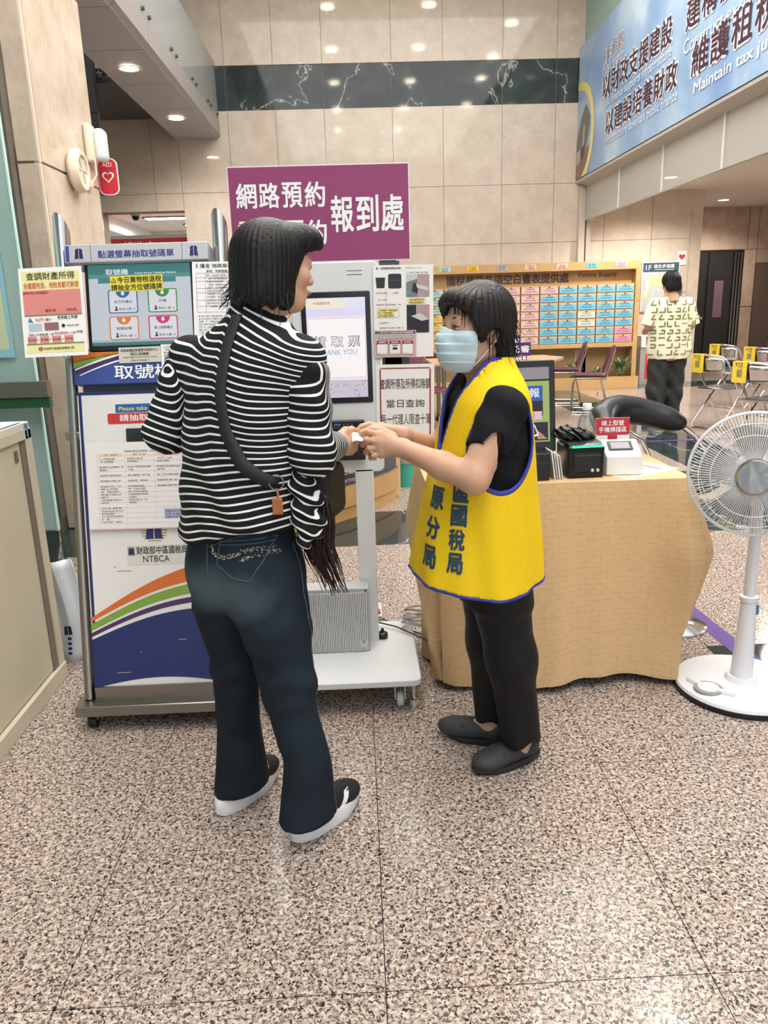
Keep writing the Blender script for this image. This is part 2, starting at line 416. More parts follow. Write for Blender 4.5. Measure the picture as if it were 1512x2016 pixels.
M_CEIL = mat('white ceiling paint', (226, 224, 220), .7)
M_STEEL = mat('brushed steel', (150, 146, 140), .3, metal=1.)
M_CHROME = mat('polished steel', (214, 214, 214), .14, metal=1.)
M_WHITE = mat('white paint', (232, 232, 230), .4)
M_PAPER = mat('white paper', (236, 234, 232), .55)
M_BLACK = mat('black plastic', (24, 24, 26), .35)
M_INK = mat('black ink', (28, 26, 28), .6)
M_GLASS = pane_mat('clear glass', (236, 244, 242), .05)
M_SMOKE = pane_mat('hanging glass', (238, 238, 234), .06, .03, .38)
M_TEAL = pane_mat('green edged glass', (206, 232, 226), .08, .05, .5)

# ================================================================== floor
TX, TY, TX0, TY0 = .705, .80, .011, 1.33
floor = struct(MB().box(-9, 12, -3.6, 17, -.12, -.006).build('floor', M_FJOINT))
def tile_mesh(w, h, m):
    me = MB().box(.0012, w-.0012, .0012, h-.0012, -.008, 0).mesh('tile'); me.materials.append(m); return me
t_me = tile_mesh(TX, TY, M_FLOOR); d_me = tile_mesh(TX, TY, M_DARK); nt_ = 0
DARK_ROWS = {4, 14}
far = MB(); fard = MB()
for j in range(-3, 19):
    for i in range(-5, 12):
        x, y = TX0+i*TX, TY0+j*TY
        dark = (j in DARK_ROWS and x > -3) or (i == 4 and 4 <= j <= 14) or (i == 2 and j == 1)
        near = y > .3 and y < 13.3 and abs(x-.25*y*.1-.2) < .62*y+1.2 and nt_ < 296
        if near:
            o = obj('tile', d_me if dark else t_me, None, floor, loc=(x, y, 0)); nt_ += 1
        else:
            (fard if dark else far).box(x+.0012, x+TX-.0012, y+.0012, y+TY-.0012, -.008, 0)
tag(far.build('tile', M_FLOOR, floor), kind='stuff')
if fard.v: tag(fard.build('tile', M_DARK, floor), kind='stuff')

# ================================================================== back wall
YW = 13.3
wall_back = struct(MB().box(-4.9, -3.98, YW+.02, YW+.3, 0, 6.5).box(-3.98, -2.67, YW+.02, YW+.3, 3.0, 6.5).box(-2.67, 5.6, YW+.02, YW+.3, 0, 6.5)
                   .build('wall_back', M_JOINT))
XJ = [-4.9, -3.98, -3.1, -2.67, -1.87, -1.12, -.36, .71, 1.51, 2.45, 3.3, 4.15, 4.95, 5.6]
ZJ = [0, .62, 1.5, 2.36, 3.26, 4.44, 5.07, 6.5]
for a in range(len(XJ)-1):
    for b_ in range(len(ZJ)-1):
        z0, z1 = ZJ[b_], ZJ[b_+1]
        if XJ[a] >= -3.99 and XJ[a+1] <= -2.66 and z1 <= 3.3:
            if z1 <= 3.0: continue
            z0 = 3.0
        dk = b_ == 5
        MB().box(XJ[a]+.003, XJ[a+1]-.003, YW+(.012 if dk else 0), YW+.03, z0+.003, z1-.003).build('panel', M_DARK if dk else M_STONE, wall_back)
# office behind the opening
office = struct(MB().box(-5.6, -1.6, YW+4.2, YW+4.3, 0, 3.1).box(-5.7, -5.6, YW+.3, YW+4.2, 0, 3.1).box(-1.6, -1.5, YW+.3, YW+4.2, 0, 3.1).build('wall_office', mat('office wall paint', (226, 221, 206), .7)))
oc = struct(MB().box(-5.7, -1.5, YW+.3, YW+4.3, 3.12, 3.2).build('ceiling_office', M_JOINT))
for i in range(6):
    for j in range(6):
        MB().box(-5.6+i*.68, -5.6+i*.68+.672, YW+.34+j*.66, YW+.34+j*.66+.652, 3.1, 3.125).build('panel', M_CEIL, oc)
beam = struct(MB().prism_ax([(-4.6, 3.1), (-4.25, 3.1), (-4.25, 2.86), (-4.6, 2.86)][::-1], YW+.4, YW+4.2, 'y').build('trim_1', M_CEIL))

# ================================================================== right wall, mezzanine, recess
struct(MB().box(5.6, 5.8, YW+.02, 16.2, 0, 3.2).build('wall_side', M_STONE))
wr = struct(MB().box(5.6, 10.2, 16.0, 16.25, 0, 3.3).build('wall_recess', M_JOINT))
for x0, x1, z0, z1 in ((5.62, 7.9, 2.31, 3.2), (7.86, 8.1, 1.2, 2.3), (7.86, 8.1, 0, 1.19), (7.91, 8.1, 2.31, 3.2), (8.11, 10.2, 2.31, 3.2), (8.5, 10.2, 0, 2.3), (5.62, 6.42, 0, 2.3)):
    MB().box(x0+.004, x1-.004, 15.98, 16.03, z0+.004, z1-.004).build('panel', cream_stone('recess marble', (190, 168, 152), (170, 148, 132), .2), wr)
struct(MB().box(10.0, 10.2, -3.6, 16.2, 0, 3.3).build('wall_right', M_STONE))
d1 = struct(MB().box(6.42, 7.86, 15.99, 16.04, 0, 2.3).build('door_1', mat('dark bronze door', (34, 32, 32), .3)))
MB().box(6.44, 7.1, 15.95, 15.99, .03, 2.27).build('door_leaf', mat('dark door leaf', (44, 42, 42), .28), d1)
MB().box(7.14, 7.62, 15.95, 15.99, .03, 2.27).build('door_leaf', mat('dark door leaf', (44, 42, 42), .28), d1)
for k in range(3): MB().box(7.66+k*.06, 7.69+k*.06, 15.95, 15.98, .05, 2.25).build('door_rail', M_STEEL, d1)
MB().lathe([(0, 0), (.03, 0), (.03, .05), (0, .06)], (7.04, 15.95, 1.0), 10, '-y').build('door_knob', M_CHROME, d1)
MB().box(7.28, 7.46, 15.94, 15.95, 1.0, 1.72).build('door_sign', mat('door notice', (120, 96, 110), .4), d1)
d2 = struct(MB().box(8.1, 8.5, 15.99, 16.04, 0, 2.05).build('door_2', mat('brown door', (88, 74, 66), .4)))
MB().box(8.12, 8.48, 15.955, 15.99, .03, 2.02).build('door_leaf', mat('brown door leaf', (96, 80, 70), .4), d2)
struct(MB().box(3.95, 10.2, -3.6, 16.2, 3.12, 3.24).build('ceiling_right', mat('low ceiling paint', (228, 220, 212), .55)))
mez = struct(MB().box(3.74, 4.1, -3.6, YW, 3.24, 6.5).build('wall_mezzanine', mat('mezzanine edge', (206, 210, 204), .45)))
MB().prism_ax([(3.66, 3.25), (3.95, 3.12), (3.95, 3.24), (3.73, 3.285), (3.66, 3.285)], -3.6, YW, 'y').build('edge_moulding', mat('mezzanine moulding', (190, 184, 174), .45), mez)
MB().box(3.735, 3.742, -3.6, YW, 5.2, 6.5).build('glass_rail', pane_mat('mezzanine rail glass', (196, 224, 216), .08, .02, .5), mez)
# hanging glass smoke screen
for k, (ya, yb) in enumerate(((11.56, 13.28), (9.96, 11.54), (8.36, 9.94), (6.76, 8.34), (5.16, 6.74), (3.56, 5.14))):
    w = struct(MB().box(3.8, 3.81, ya, yb, 2.68, 3.19).build('window_%d' % (k+2), M_SMOKE))
    MB().box(3.785, 3.825, ya-.02, ya+.005, 2.67, 3.2).build('mullion', M_WHITE, w)
    MB().box(3.79, 3.82, ya, yb, 2.665, 2.682).build('bottom_rail', mat('glass edge', (170, 172, 166), .3), w)
struct(MB().box(3.7, 3.8, 13.18, 13.3, 0.0, 3.2).box(3.83, 3.9, 13.2, 13.3, 0, 3.2).build('trim_2', mat('corner upright', (188, 178, 164), .3)))

# ================================================================== left side: column, soffit, balcony glass, shop front
wl = struct(MB().box(-2.52, -1.905, 5.21, 6.33, 0, 6.5).build('wall_left', M_JOINT))
zc = [0, 1.18, 2.34, 3.58, 4.8, 6.5]
for a, b_ in zip(zc[:-1], zc[1:]):
    MB().box(-1.93, -1.89, 5.225, 6.31, a+.008, b_-.008).build('panel', M_COL, wl)
    MB().box(-2.03, -1.905, 5.19, 5.24, a+.008, b_-.008).build('panel', M_COL, wl)
    MB().box(-1.93, -1.895, 5.195, 5.222, a, b_-.003).build('corner_strip', mat('column corner bead', (226, 210, 194), .3), wl)
soff = struct(MB().box(-2.69, -2.06, 6.33, YW, 4.08, 4.3).build('trim_3', M_DGREY))
ys = [6.33, 7.77, 8.94, 10.2, 11.39, 12.5, 13.3]
for a, b_ in zip(ys[:-1], ys[1:]):
    MB().box(-2.69, -2.05, a+.006, b_-.006, 4.04, 4.1).build('panel', M_GREY, soff)
    MB().prism_ax([(-2.05, 4.045), (-2.0, 4.085), (-2.0, 4.3), (-2.04, 4.3), (-2.04, 4.1)], a+.006, b_-.006, 'y').build('fascia_panel', mat('fascia cladding', (150, 144, 142), .42), soff)
bal = struct(MB().box(-2.03, -2.015, 4.5, YW, 4.28, 5.13).build('window_1', pane_mat('balcony glass', (214, 216, 214), .06, .02, .3)))
for y in ys[1:]:
    for dy in (-.13, .13):
        MB().lathe([(.022, 0), (.022, .03), (0, .035)], (-2.015, y+dy, 4.37), 8, 'x').build('bolt', M_DGREY, bal)
struct(MB().box(-2.69, -2.5, 6.33, YW, 4.3, 6.5).build('wall_balcony', mat('balcony wall', (206, 200, 196), .5)))
gp = struct(MB().box(-4.9, -3.2, 11.0, 11.1, 2.95, 6.5).build('trim_4', M_DGREY))
for a, b_ in ((2.95, 3.92), (3.93, 5.2)): MB().box(-3.9, -3.19, 10.97, 11.0, a, b_).build('panel', mat('slate cladding', (70, 73, 76), .4), gp)
struct(MB().box(-4.1, -2.69, 11.3, YW, 4.35, 4.42).build('ceiling_left', M_DGREY))
struct(MB().box(-4.95, -4.85, 6.33, YW, 0, 6.5).build('wall_corridor', M_STONE))
struct(MB().box(-4.95, -2.5, 6.3, 6.4, 0, 6.5).build('wall_corridor_front', M_STONE))
# shop front: glass wall along the left, seen at a slant
sf = struct(MB().box(-2.12, -2.04, -3.5, 5.2, 2.16, 2.42).box(-2.12, -2.04, -3.5, 5.2, 4.2, 6.5).box(-2.12, -2.04, -3.5, 5.2, 0, .1).build('wall_shop_front', mat('bronze frame', (120, 112, 104), .4, metal=.4)))
for k, y in enumerate((-3.3, -2.2, -1.1, 0, 1.1, 2.2, 3.3, 4.1, 4.62, 5.12)):
    MB().box(-2.12, -2.03, y-.035, y+.035, .1, 4.2).build('mullion', mat('bronze frame', (120, 112, 104)), sf)
for k, (a, b_) in enumerate(((-3.3, 0), (0, 2.2), (2.2, 4.1), (4.1, 5.12))):
    w = struct(MB().box(-2.085, -2.075, a, b_, .1, 2.16).build('window_%d' % (k+8), pane_mat('shop window', (206, 232, 226), .1)))
    MB().box(-2.085, -2.075, a, b_, 2.42, 4.2).build('upper_pane', pane_mat('upper shop window', (96, 110, 110), .16), w)
# open glass door leaf standing into the room
dl = struct(MB().box(-2.04, -1.70, 4.19, 4.202, .27, 3.0).build('door_3', M_TEAL))
MB().box(-2.04, -1.69, 4.17, 4.22, .05, .27).build('kick_plate', M_DARK, dl)
MB().box(-1.702, -1.694, 4.186, 4.206, .27, 3.0).build('glass_edge', mat('bright glass edge', (200, 236, 226), .2), dl)
MB().box(-2.0, -1.6, 4.06, 4.12, 1.02, 1.1).build('push_bar', mat('bar steel', (150, 142, 132), .3, metal=.8), dl)
MB().box(-2.0, -1.6, 4.07, 4.11, .965, 1.015).build('bar_strip', mat('green strip', (40, 84, 56), .4), dl)
# ceiling of the hall and its recessed lamps (they mirror in the polished wall)
struct(MB().box(-2.7, 3.8, -3.6, YW+.3, 6.5, 6.6).build('ceiling', M_CEIL))
M_LAMP = mat('lamp diffuser', (255, 244, 226), .5, emit=(255, 240, 214), es=60)
def downlight(x, y, z, power, label, r=.085, group='recessed ceiling lamps', spread=150, warm=(1, .93, .84)):
    t = thing('ceiling_light', label, 'ceiling light', (x, y, z), 0, group)
    MB().lathe([(r, -.004), (r+.025, -.006), (r+.03, 0), (r, .0)], (0, 0, 0), 20, cap=False).build('trim_ring', M_WHITE, t, True)
    MB().lathe([(0, -.002), (r, -.002), (r, .002), (0, .002)], (0, 0, 0), 20).build('diffuser', M_LAMP, t)
    if not power: return t
    l = bpy.data.lights.new('lamp', 'SPOT'); l.energy = power; l.spot_size = R(spread); l.spot_blend = .6; l.shadow_soft_size = r*1.2; l.color = warm
    o = bpy.data.objects.new('lamp', l); COL.objects.link(o); o.parent = t; o.location = (0, 0, -.03); return t
HALL = [(-.27, (11.4, 9.1, 6.7, 4.2, 1.7), 'left row'), (1.5, (11.4, 9.1, 6.7, 4.2, 1.7), 'middle row'), (3.15, (10.4, 8.4, 6.8, 4.4), 'right row')]
ORD = ('first', 'second', 'third', 'fourth', 'fifth')
for (cx_, rows, cn) in HALL:
    for k, y in enumerate(rows):
        downlight(cx_, y, 6.47, 0 if (cn, k) != ('right row', 2) else 60, '%s recessed ceiling lamp from the marble wall, %s of the hall' % (ORD[k], cn), .12)
for y, s in ((9.55, 'nearer'), (11.87, 'farther')):
    downlight(-2.38, y, 4.035, 130, 'bright round downlight in the grey soffit, %s of the two' % s, .1, 'soffit downlights')
downlight(6.85, 14.9, 3.12, 200, 'round downlight in the low ceiling before the dark doors', .09, 'low ceiling downlights')
for k, (x, y) in enumerate(((4.7, 12.0), (5.2, 8.9), (5.2, 5.8), (7.6, 10), (7.6, 6))):
    downlight(x, y, 3.12, 330, '%s low ceiling downlight right of the hanging glass' % ('Farthest', 'Second farthest', 'Nearest', 'Outer far', 'Outer near')[k], .09, 'low ceiling downlights')
for k, y in enumerate((10.75, 9.1)):
    downlight(3.86, y, 3.2, 8, 'small downlight under the sky banner, %s one' % ('farther', 'nearer')[k], .05, 'lamps under the banner')
for k, (x, y) in enumerate(((-3.15, YW+1.7), (-2.7, YW+3.0))):
    t = thing('office_light', 'louvred fluorescent light in the office ceiling, %s one' % ('nearer', 'farther')[k], 'ceiling light', (x, y, 3.1), 0, 'office ceiling lights')
    MB().box(-.6, .6, -.15, .15, -.02, 0).build('frame', M_DGREY, t)
    for q in (-.075, .075): MB().box(-.56, .56, q-.045, q+.045, -.03, -.02).build('tube', mat('fluorescent tube', (255, 255, 250), .4, emit=(255, 255, 250), es=9), t)
l = bpy.data.lights.new('office_lamp', 'AREA'); l.size = 1.4; l.energy = 70
lo = bpy.data.objects.new('office_lamp', l); COL.objects.link(lo); lo.location = (-3.3, YW+2, 3.0)
# outside the shop front
struct(MB().box(-30, -2.15, -12, 5.9, -.2, -.05).build('ground_outside', mat('paving outside', (150, 148, 142), .9)))

# ================================================================== ticket kiosk (left)
M_NAVY = mat('navy print', (30, 42, 100), .35); M_BLUE = mat('blue print', (58, 78, 148), .35)
M_ORG = mat('orange print', (206, 106, 44), .35); M_LIME = mat('lime print', (122, 160, 62), .35); M_PURP = mat('purple print', (74, 42, 92), .35)
M_WPRINT = mat('white print', (240, 240, 240), .4); M_RED = mat('red print', (196, 52, 48), .4); M_YEL = mat('yellow print', (226, 206, 60), .45)
M_CABW = mat('white enamel', (222, 220, 218), .3, noise=(9, .02)); M_LGREY = mat('light grey plastic', (186, 188, 192), .4)
KT = math.atan(.197)
def emblem(parent, x, y, s, m, ring=None, z=.001):
    """the bureau's mark: two dark flared halves under a small roof, on a round ground"""
    if ring: P2(parent, circ(s*.62, 28, x, y), ring, z-.0004, 'emblem_ground')
    for q in (-1, 1):
        pts = [(.03, -.5), (.42, -.5), (.34, .18), (.44, .3), (.3, .32), (.3, .45), (.03, .5)]
        pts = [(x+q*a*s, y+b*s) for a, b in pts]
        P2(parent, pts if q > 0 else pts[::-1], m, z, 'emblem')
k1 = thing('ticket_kiosk', 'white and navy queue ticket kiosk with touch screen on a steel wheeled base', 'kiosk', (-.725, 2.5, 0))
def kface(mb, name, m, bevel=0., par=None, smooth=False):
    o = mb.build(name, m, k1, smooth, bevel); face_frame(o, (0, 0, .15), 0, KT); return o
cab = kface(bx(-.242, .238, 0, 1.035, -.3, 0), 'cabinet_door', M_CABW, .004)
# printed front of the lower cabinet
R2(cab, -.241, .237, 1.024, 1.0345, M_NAVY); R2(cab, -.236, -.226, .21, 1.024, M_NAVY); R2(cab, .226, .236, .21, 1.024, M_NAVY)
def arc_band(y0l, y0r, y1l, y1r, m, name, bow=.03):
    n = 24; lo = []; hi = []
    for i in range(n+1):
        u = i/n; x = -.2415+u*.479; bw = bow*math.sin(PI*u)
        lo.append((x, y0l+(y0r-y0l)*u+bw)); hi.append((x, y1l+(y1r-y1l)*u+bw))
    v = [(x, y, .0008) for x, y in lo]+[(x, y, .0008) for x, y in hi]
    f = [(i, i+1, n+2+i, n+1+i) for i in range(n)]
    return obj(name, _pyd(v, f), m, cab)
arc_band(0, 0, .172, .275, M_NAVY, 'navy_field'); arc_band(.182, .30, .196, .322, M_PURP, 'purple_band'); arc_band(.203, .336, .226, .375, M_LIME, 'green_band'); arc_band(.235, .384, .248, .45, M_ORG, 'orange_band')
R2(cab, -.112, .1, .961, .99, mat('mid blue print', (40, 92, 160), .4)); T(cab, 'Please take a number', -.006, .975, .014, M_YEL, .19, .012)
red = P2(cab, rrect(.285, .036, .006, 4, .002, .941), M_RED, .001, 'red_callout'); P2(cab, [(-.02, .924), (-.005, .91), (.01, .924)][::-1], M_RED, .001, 'callout_point')
T(cab, '請抽取 號碼單', .004, .943, .024, M_WPRINT, .206, .012, z=.0018)
slot = kface(bx(-.08, .085, .86, .906, -.01, .006), 'ticket_slot', mat('slot bezel', (38, 38, 40), .35), .003)
o = bx(-.06, .07, .868, .892, 0, .004).build('slot_mouth', M_BLACK, slot); o.location = (0, 0, .004)
P2(cab, circ(.046, 28, -.004, .55), mat('pale yellow print', (226, 216, 190), .5), .0007, 'logo_ground')
for i in range(9): R2(cab, -.004-.045*math.sqrt(max(.05, 1-((i-4)/4.6)**2)), -.004+.045*math.sqrt(max(.05, 1-((i-4)/4.6)**2)), .512+i*.009, .5145+i*.009, mat('brown line', (112, 88, 66), .5), .001, 'logo_line')
emblem(cab, -.004, .555, .07, M_NAVY, None, .0015)
R2(cab, -.102, .12, .43, .499, mat('aged label', (208, 206, 198), .45)); R2(cab, -.098, -.074, .464, .494, mat('badge grey', (128, 136, 150), .4), .001)
emblem(cab, -.086, .479, .022, M_INK, None, .0016)
T(cab, '財政部中區國稅局', -.068, .481, .028, M_INK, .176, .01, 'l', .0015); T(cab, 'NTBCA', -.001, .4505, .022, M_INK, .092, 0, 'c', .0015)
for x, y, w in ((-.15, .425, .008), (-.14, .41, .05), (-.075, .12, .006), (.06, .16, .03), (-.16, .05, .05)): R2(cab, x, x+w, y, y+.003, mat('scuff', (150, 148, 146), .6), .001, 'scuff')
# upper part
kface(bx(-.236, .234, 1.035, 1.063, -.26, -.05), 'shelf_gap', M_DGREY)
pan = kface(bx(-.246, .238, 1.06, 1.17, -.2, .002), 'name_panel', M_BLUE, .003)
def slant(x0, x1, a0, a1, b0, b1, m, name):   # coloured swoosh across the panel
    n = 12; lo = [(x0+(x1-x0)*i/n, a0+(a1-a0)*(1-(1-i/n)**1.4)) for i in range(n+1)]; hi = [(x0+(x1-x0)*i/n, b0+(b1-b0)*(1-(1-i/n)**1.4)) for i in range(n+1)]
    v = [(x, y, .003) for x, y in lo]+[(x, y, .003) for x, y in hi]
    obj(name, _pyd(v, [(i, i+1, n+2+i, n+1+i) for i in range(n)]), m, pan)
slant(-.245, .0, 1.135, 1.17, 1.1695, 1.1698, M_ORG, 'orange_swoosh'); slant(-.245, -.03, 1.116, 1.169, 1.142, 1.1692, M_LIME, 'green_swoosh'); slant(-.24, -.03, 1.096, 1.15, 1.108, 1.166, M_PURP, 'purple_swoosh')
slant(-.24, -.05, 1.109, 1.16, 1.114, 1.168, M_WPRINT, 'white_line'); slant(-.225, -.04, 1.09, 1.145, 1.094, 1.151, M_WPRINT, 'white_line')
T(pan, '取號機', -.005, 1.099, .048, M_WPRINT, .205, .014, 'c', .0045)
scr = kface(bx(-.19, .186, 1.172, 1.466, -.12, 0), 'screen_frame', M_BLACK, .004)
def sr(x0, x1, y0, y1, rgb, z=.001, s=.8, name='screen_field'): return R2(scr, x0, x1, y0, y1, glow('screen %d %d %d' % rgb, rgb, s), z, name)
sr(-.177, .168, 1.19, 1.462, (214, 220, 228)); sr(-.177, .168, 1.43, 1.462, (70, 134, 134), .0014); sr(-.177, .168, 1.416, 1.43, (92, 158, 156), .0014); sr(-.145, .118, 1.4, 1.417, (78, 142, 142), .0015)
sr(-.177, .168, 1.19, 1.201, (70, 134, 134), .0014); sr(-.177, .168, 1.2, 1.208, (172, 198, 204), .0013)
g_w = glow('screen white', (250, 250, 252), .9)
T(scr, '取號機', -.08, 1.437, .02, g_w, .076, .01, 'c', .002); T(scr, 'Touch Screen Ticketing Machine', .05, 1.431, .008, g_w, .14, .01, 'c', .002)
for cx, cy, rgb, tx in ((-.064, 1.338, (52, 120, 176), '全方位櫃台'), (.07, 1.338, (72, 150, 82), '外僑'), (-.065, 1.248, (236, 132, 62), '稅務試算'), (.068, 1.248, (226, 52, 112), '愛心服務櫃台')):
    gm = glow('screen %d %d %d' % rgb, rgb, .8)
    P2(scr, rrect(.1, .08, .008, 4, cx, cy), gm, .002, 'button_edge'); P2(scr, rrect(.092, .073, .006, 4, cx, cy), glow('button face', (232, 232, 238), .85), .0024, 'button')
    P2(scr, [(cx+.024*math.cos(PI+PI*i/12), cy+.036+.024*math.sin(PI+PI*i/12)) for i in range(13)], gm, .0028, 'button_tab')
    P2(scr, circ(.006, 10, cx, cy+.026), g_w, .0032, 'hand_icon'); R2(scr, cx-.002, cx+.002, cy+.027, cy+.035, g_w, .0032, 'hand_icon')
    T(scr, tx, cx, cy-.001, .010, M_INK, min(.062, .013*len(tx)), .01, 'c', .003)
    P2(scr, circ(.0035, 10, cx-.024, cy-.02), M_INK, .003, 'person_icon'); P2(scr, [(cx-.03, cy-.031), (cx-.018, cy-.031), (cx-.021, cy-.024), (cx-.027, cy-.024)], M_INK, .003, 'person_icon')
    T(scr, '等待人數  0', cx+.012, cy-.026, .009, M_INK, .056, .005, 'c', .003)
hd = kface(bx(-.243, .237, 1.464, 1.524, -.1, .03), 'header', M_LGREY, .003)
R2(hd, -.238, -.226, 1.468, 1.52, M_BLUE, .0306); T(hd, '點選螢幕抽取號碼單', -.004, 1.4895, .025, mat('indigo print', (52, 56, 132), .4), .254, .012, 'c', .031)
for x in (-.155, .15): R2(hd, x, x+.0015, 1.465, 1.523, M_DGREY, .0306, 'panel_seam')
for x in (-.194, .19): emblem(hd, x, 1.494, .034, M_NAVY, mat('emblem ground', (200, 194, 184), .4), .0312)
kface(bx(-.2, .2, 1.2, 1.52, -.14, -.1), 'back_plate', M_STEEL)
for sx in (-1, 1):
    xx = -.27 if sx < 0 else .27
    pth = [(xx+.015*-sx*-1, .02, .1), (xx, .3, 1.45)]
    MB().tube([(xx*1.0, .02, .1), (xx, .315, 1.5)], .0185, 14).build('pole', M_STEEL, k1, True)
    mb = MB(); n = 20; a = Vector((xx, .27, 1.28)); b = Vector((xx, .345, 1.735)); vs = []
    for i in range(n):
        q = 2*PI*i/n; vs.append((a.x+.026*math.cos(q), a.y+.026*math.sin(q), a.z))
    for i in range(n):
        q = 2*PI*i/n; vs.append((b.x+.026*math.cos(q), b.y+.026*math.sin(q), b.z-.045*math.sin(q)-.012*math.cos(q)-.02))
    mb.add(vs, [(i, (i+1) % n, n+(i+1) % n, n+i) for i in range(n)]+[tuple(range(n-1, -1, -1)), tuple(range(n, 2*n))]).build('cut_pipe', M_CHROME, k1, True)
    MB().box(xx-.03, xx+.03, .2, .3, 1.0, 1.03).build('bracket', M_STEEL, k1, bevel=.004)
base = MB().box(-.305, .3, -.045, .5, .06, .1).build('base_plate', M_STEEL, k1, bevel=.004)
MB().box(-.24, .235, -.008, .0, .1, .155).box(-.24, .235, -.03, -.008, .1, .106).build('floor_flange', M_STEEL, k1)
for x in (-.26, .25):
    for y in (.0, .45):
        c = MB().box(x-.02, x+.02, y-.012, y+.012, .03, .06).build('caster', M_STEEL, k1, bevel=.003)
        MB().lathe([(.0, -.014), (.024, -.014), (.024, .014), (0, .014)], (x, y, .024), 16, 'x').build('caster_wheel', M_BLACK, c, True)
# notices on the kiosk
ps = sheet('poster', 'A4 poster in cream, pink and white beside the ticket kiosk screen', 'poster', .207, .29, M_PAPER, (-.995, 2.665, 1.435), 0, KT, R(1))
M_CREAM = mat('cream print', (232, 222, 160), .5); M_PINK = mat('pink print', (214, 134, 128), .5); M_GRN = mat('olive print', (118, 132, 74), .5); M_MAR = mat('maroon print', (150, 48, 56), .5)
R2(ps, -.094, .094, .072, .133, M_CREAM); R2(ps, -.094, .094, -.008, .072, M_PINK); R2(ps, -.094, .094, -.012, -.007, M_GRN); R2(ps, -.094, .094, -.106, -.101, M_GRN); R2(ps, -.094, .094, -.132, -.106, M_CREAM)
T(ps, '查調財產所得', 0, .117, .025, M_INK, .158, .012); T(ps, '全國國稅局、地稅局都可辦理', 0, .087, .021, mat('red heading', (188, 52, 40), .5), .18, .012)
T(ps, '查單地址及聯絡電話~', -.05, .064, .009, M_MAR, .085, .008, 'c', .0012)
T(ps, '國稅局', -.008, .005, .01, M_MAR, .034, .006, 'c', .0012); T(ps, '地稅局', .06, .005, .01, M_MAR, .034, .006, 'c', .0012)
P2(ps, [(-.085, -.03), (-.066, -.034), (-.077, -.014)][::-1], mat('blue triangle', (70, 130, 170), .5)); T(ps, '免出門小撇步~', -.032, -.024, .011, M_RED, .056, .008); T(ps, '使用線上申請', .045, -.019, .012, M_INK, .066, .012)
R2(ps, -.084, -.04, -.062, -.036, mat('card print', (176, 190, 196), .5)); R2(ps, -.032, .015, -.06, -.034, mat('card print brown', (142, 104, 100), .5)); P2(ps, circ(.006, 14, .03, -.046), M_INK); T(ps, '行動自然人憑證', .06, -.046, .006, M_INK, .042, .008)
T(ps, '透過上列憑證(擇一)至', -.044, -.073, .0095, M_INK, .082, .006); T(ps, '財政部稅務入口網', .034, -.07, .0095, M_RED, .068, .006); T(ps, '申請', .082, -.068, .0095, M_INK, .02, .006)
for i, tx in enumerate(('線上查詢', '登入帳號', '線上申請', '列印下載')):
    R2(ps, -.09+i*.04, -.06+i*.04, -.1, -.078, M_PINK); T(ps, tx, -.075+i*.04, -.089, .006, M_INK, .024, .006, 'c', .0012)
    if i < 3: P2(ps, [(-.057+i*.04, -.093), (-.053+i*.04, -.089), (-.057+i*.04, -.085)], M_MAR)
P2(ps, circ(.008, 14, -.05, -.119), mat('round badge', (214, 150, 130), .5)); T(ps, '財政部中區國稅局豐原分局', .01, -.119, .009, M_INK, .1, .008, 'c', .0012)
nt2 = sheet('notice_note', 'yellow paper note with a warning taped across the kiosk screen', 'note', .176, .052, M_YEL, (-.733, 2.5+1.248*.197-.004, .15+1.397*.9815), 0, KT, R(.8), .0008)
P2(nt2, [(-.086, .005), (-.066, .005), (-.076, .021)], M_INK); P2(nt2, [(-.0825, .0072), (-.0695, .0072), (-.076, .018)], M_YEL, .0009); T(nt2, '!', -.076, .0115, .008, M_INK, None, .01, 'c', .0012)
T(nt2, '今日貨物稅退稅', .01, .0125, .021, M_INK, .148, .014); T(nt2, '請抽全方位號碼牌', 0, -.0125, .021, M_INK, .17, .014)
dc = sheet('form_notice', 'white form in a clear sleeve hanging right of the kiosk screen', 'notice', .205, .297, M_PAPER, (-.442, 2.716, 1.437), 0, KT, R(-1), .0015)
T(dc, '《 僅全 地政局 辦理 》', -.01, .135, .014, M_INK, .16, .012); T(dc, '身故、失智登錄之申報人退稅說明', .02, .117, .009, mat('dark olive ink', (70, 66, 20), .5), .15, .012)
for i, y in enumerate((.11, .095, .083, .06, .045, .02, .0, -.02)): R2(dc, -.09, .095, y, y+.0008, M_INK)
for x in (-.09, -.06, .095): R2(dc, x, x+.0008, -.02, .11, M_INK)
small_print(dc, -.055, .09, .105, .006, [.7, .5, .8, .6, .75, .9, .4, .8, .7, .6, .8], M_INK, seed=3); small_print(dc, -.085, .09, -.03, .0055, [.9, .8, .95, .7, .85, .6, .9, .5, .8, .75, .6], M_INK, seed=4)
pl = sheet('counter_plaque', 'small laminated plaque under the kiosk screen', 'plaque', .142, .053, mat('plaque card', (206, 200, 186), .25), (-.742, 2.5+1.157*.1933-.006, .15+1.157*.9812), 0, KT, R(.5), .003)
T(pl, '納稅者權益保護事項受理中心', 0, .016, .01, M_INK, .128, .006); T(pl, '鄰近3號櫃檯', 0, .003, .01, M_INK, .062, .006); T(pl, 'Taxpayer Rights Protection Service Center', 0, -.008, .006, M_INK, .12, .004); T(pl, 'Next to Counter 3', 0, -.018, .006, M_INK, .06, .004)
sn = sheet('service_list', 'small white list taped right of the kiosk name panel', 'notice', .12, .078, M_PAPER, (-.61, 2.5+1.157*.1933-.005, .15+1.15*.9812), 0, KT, 0, .001)
small_print(sn, -.05, .055, .033, .006, [.9, .8, .7, .9, .6, .8, .5], M_INK, seed=6)
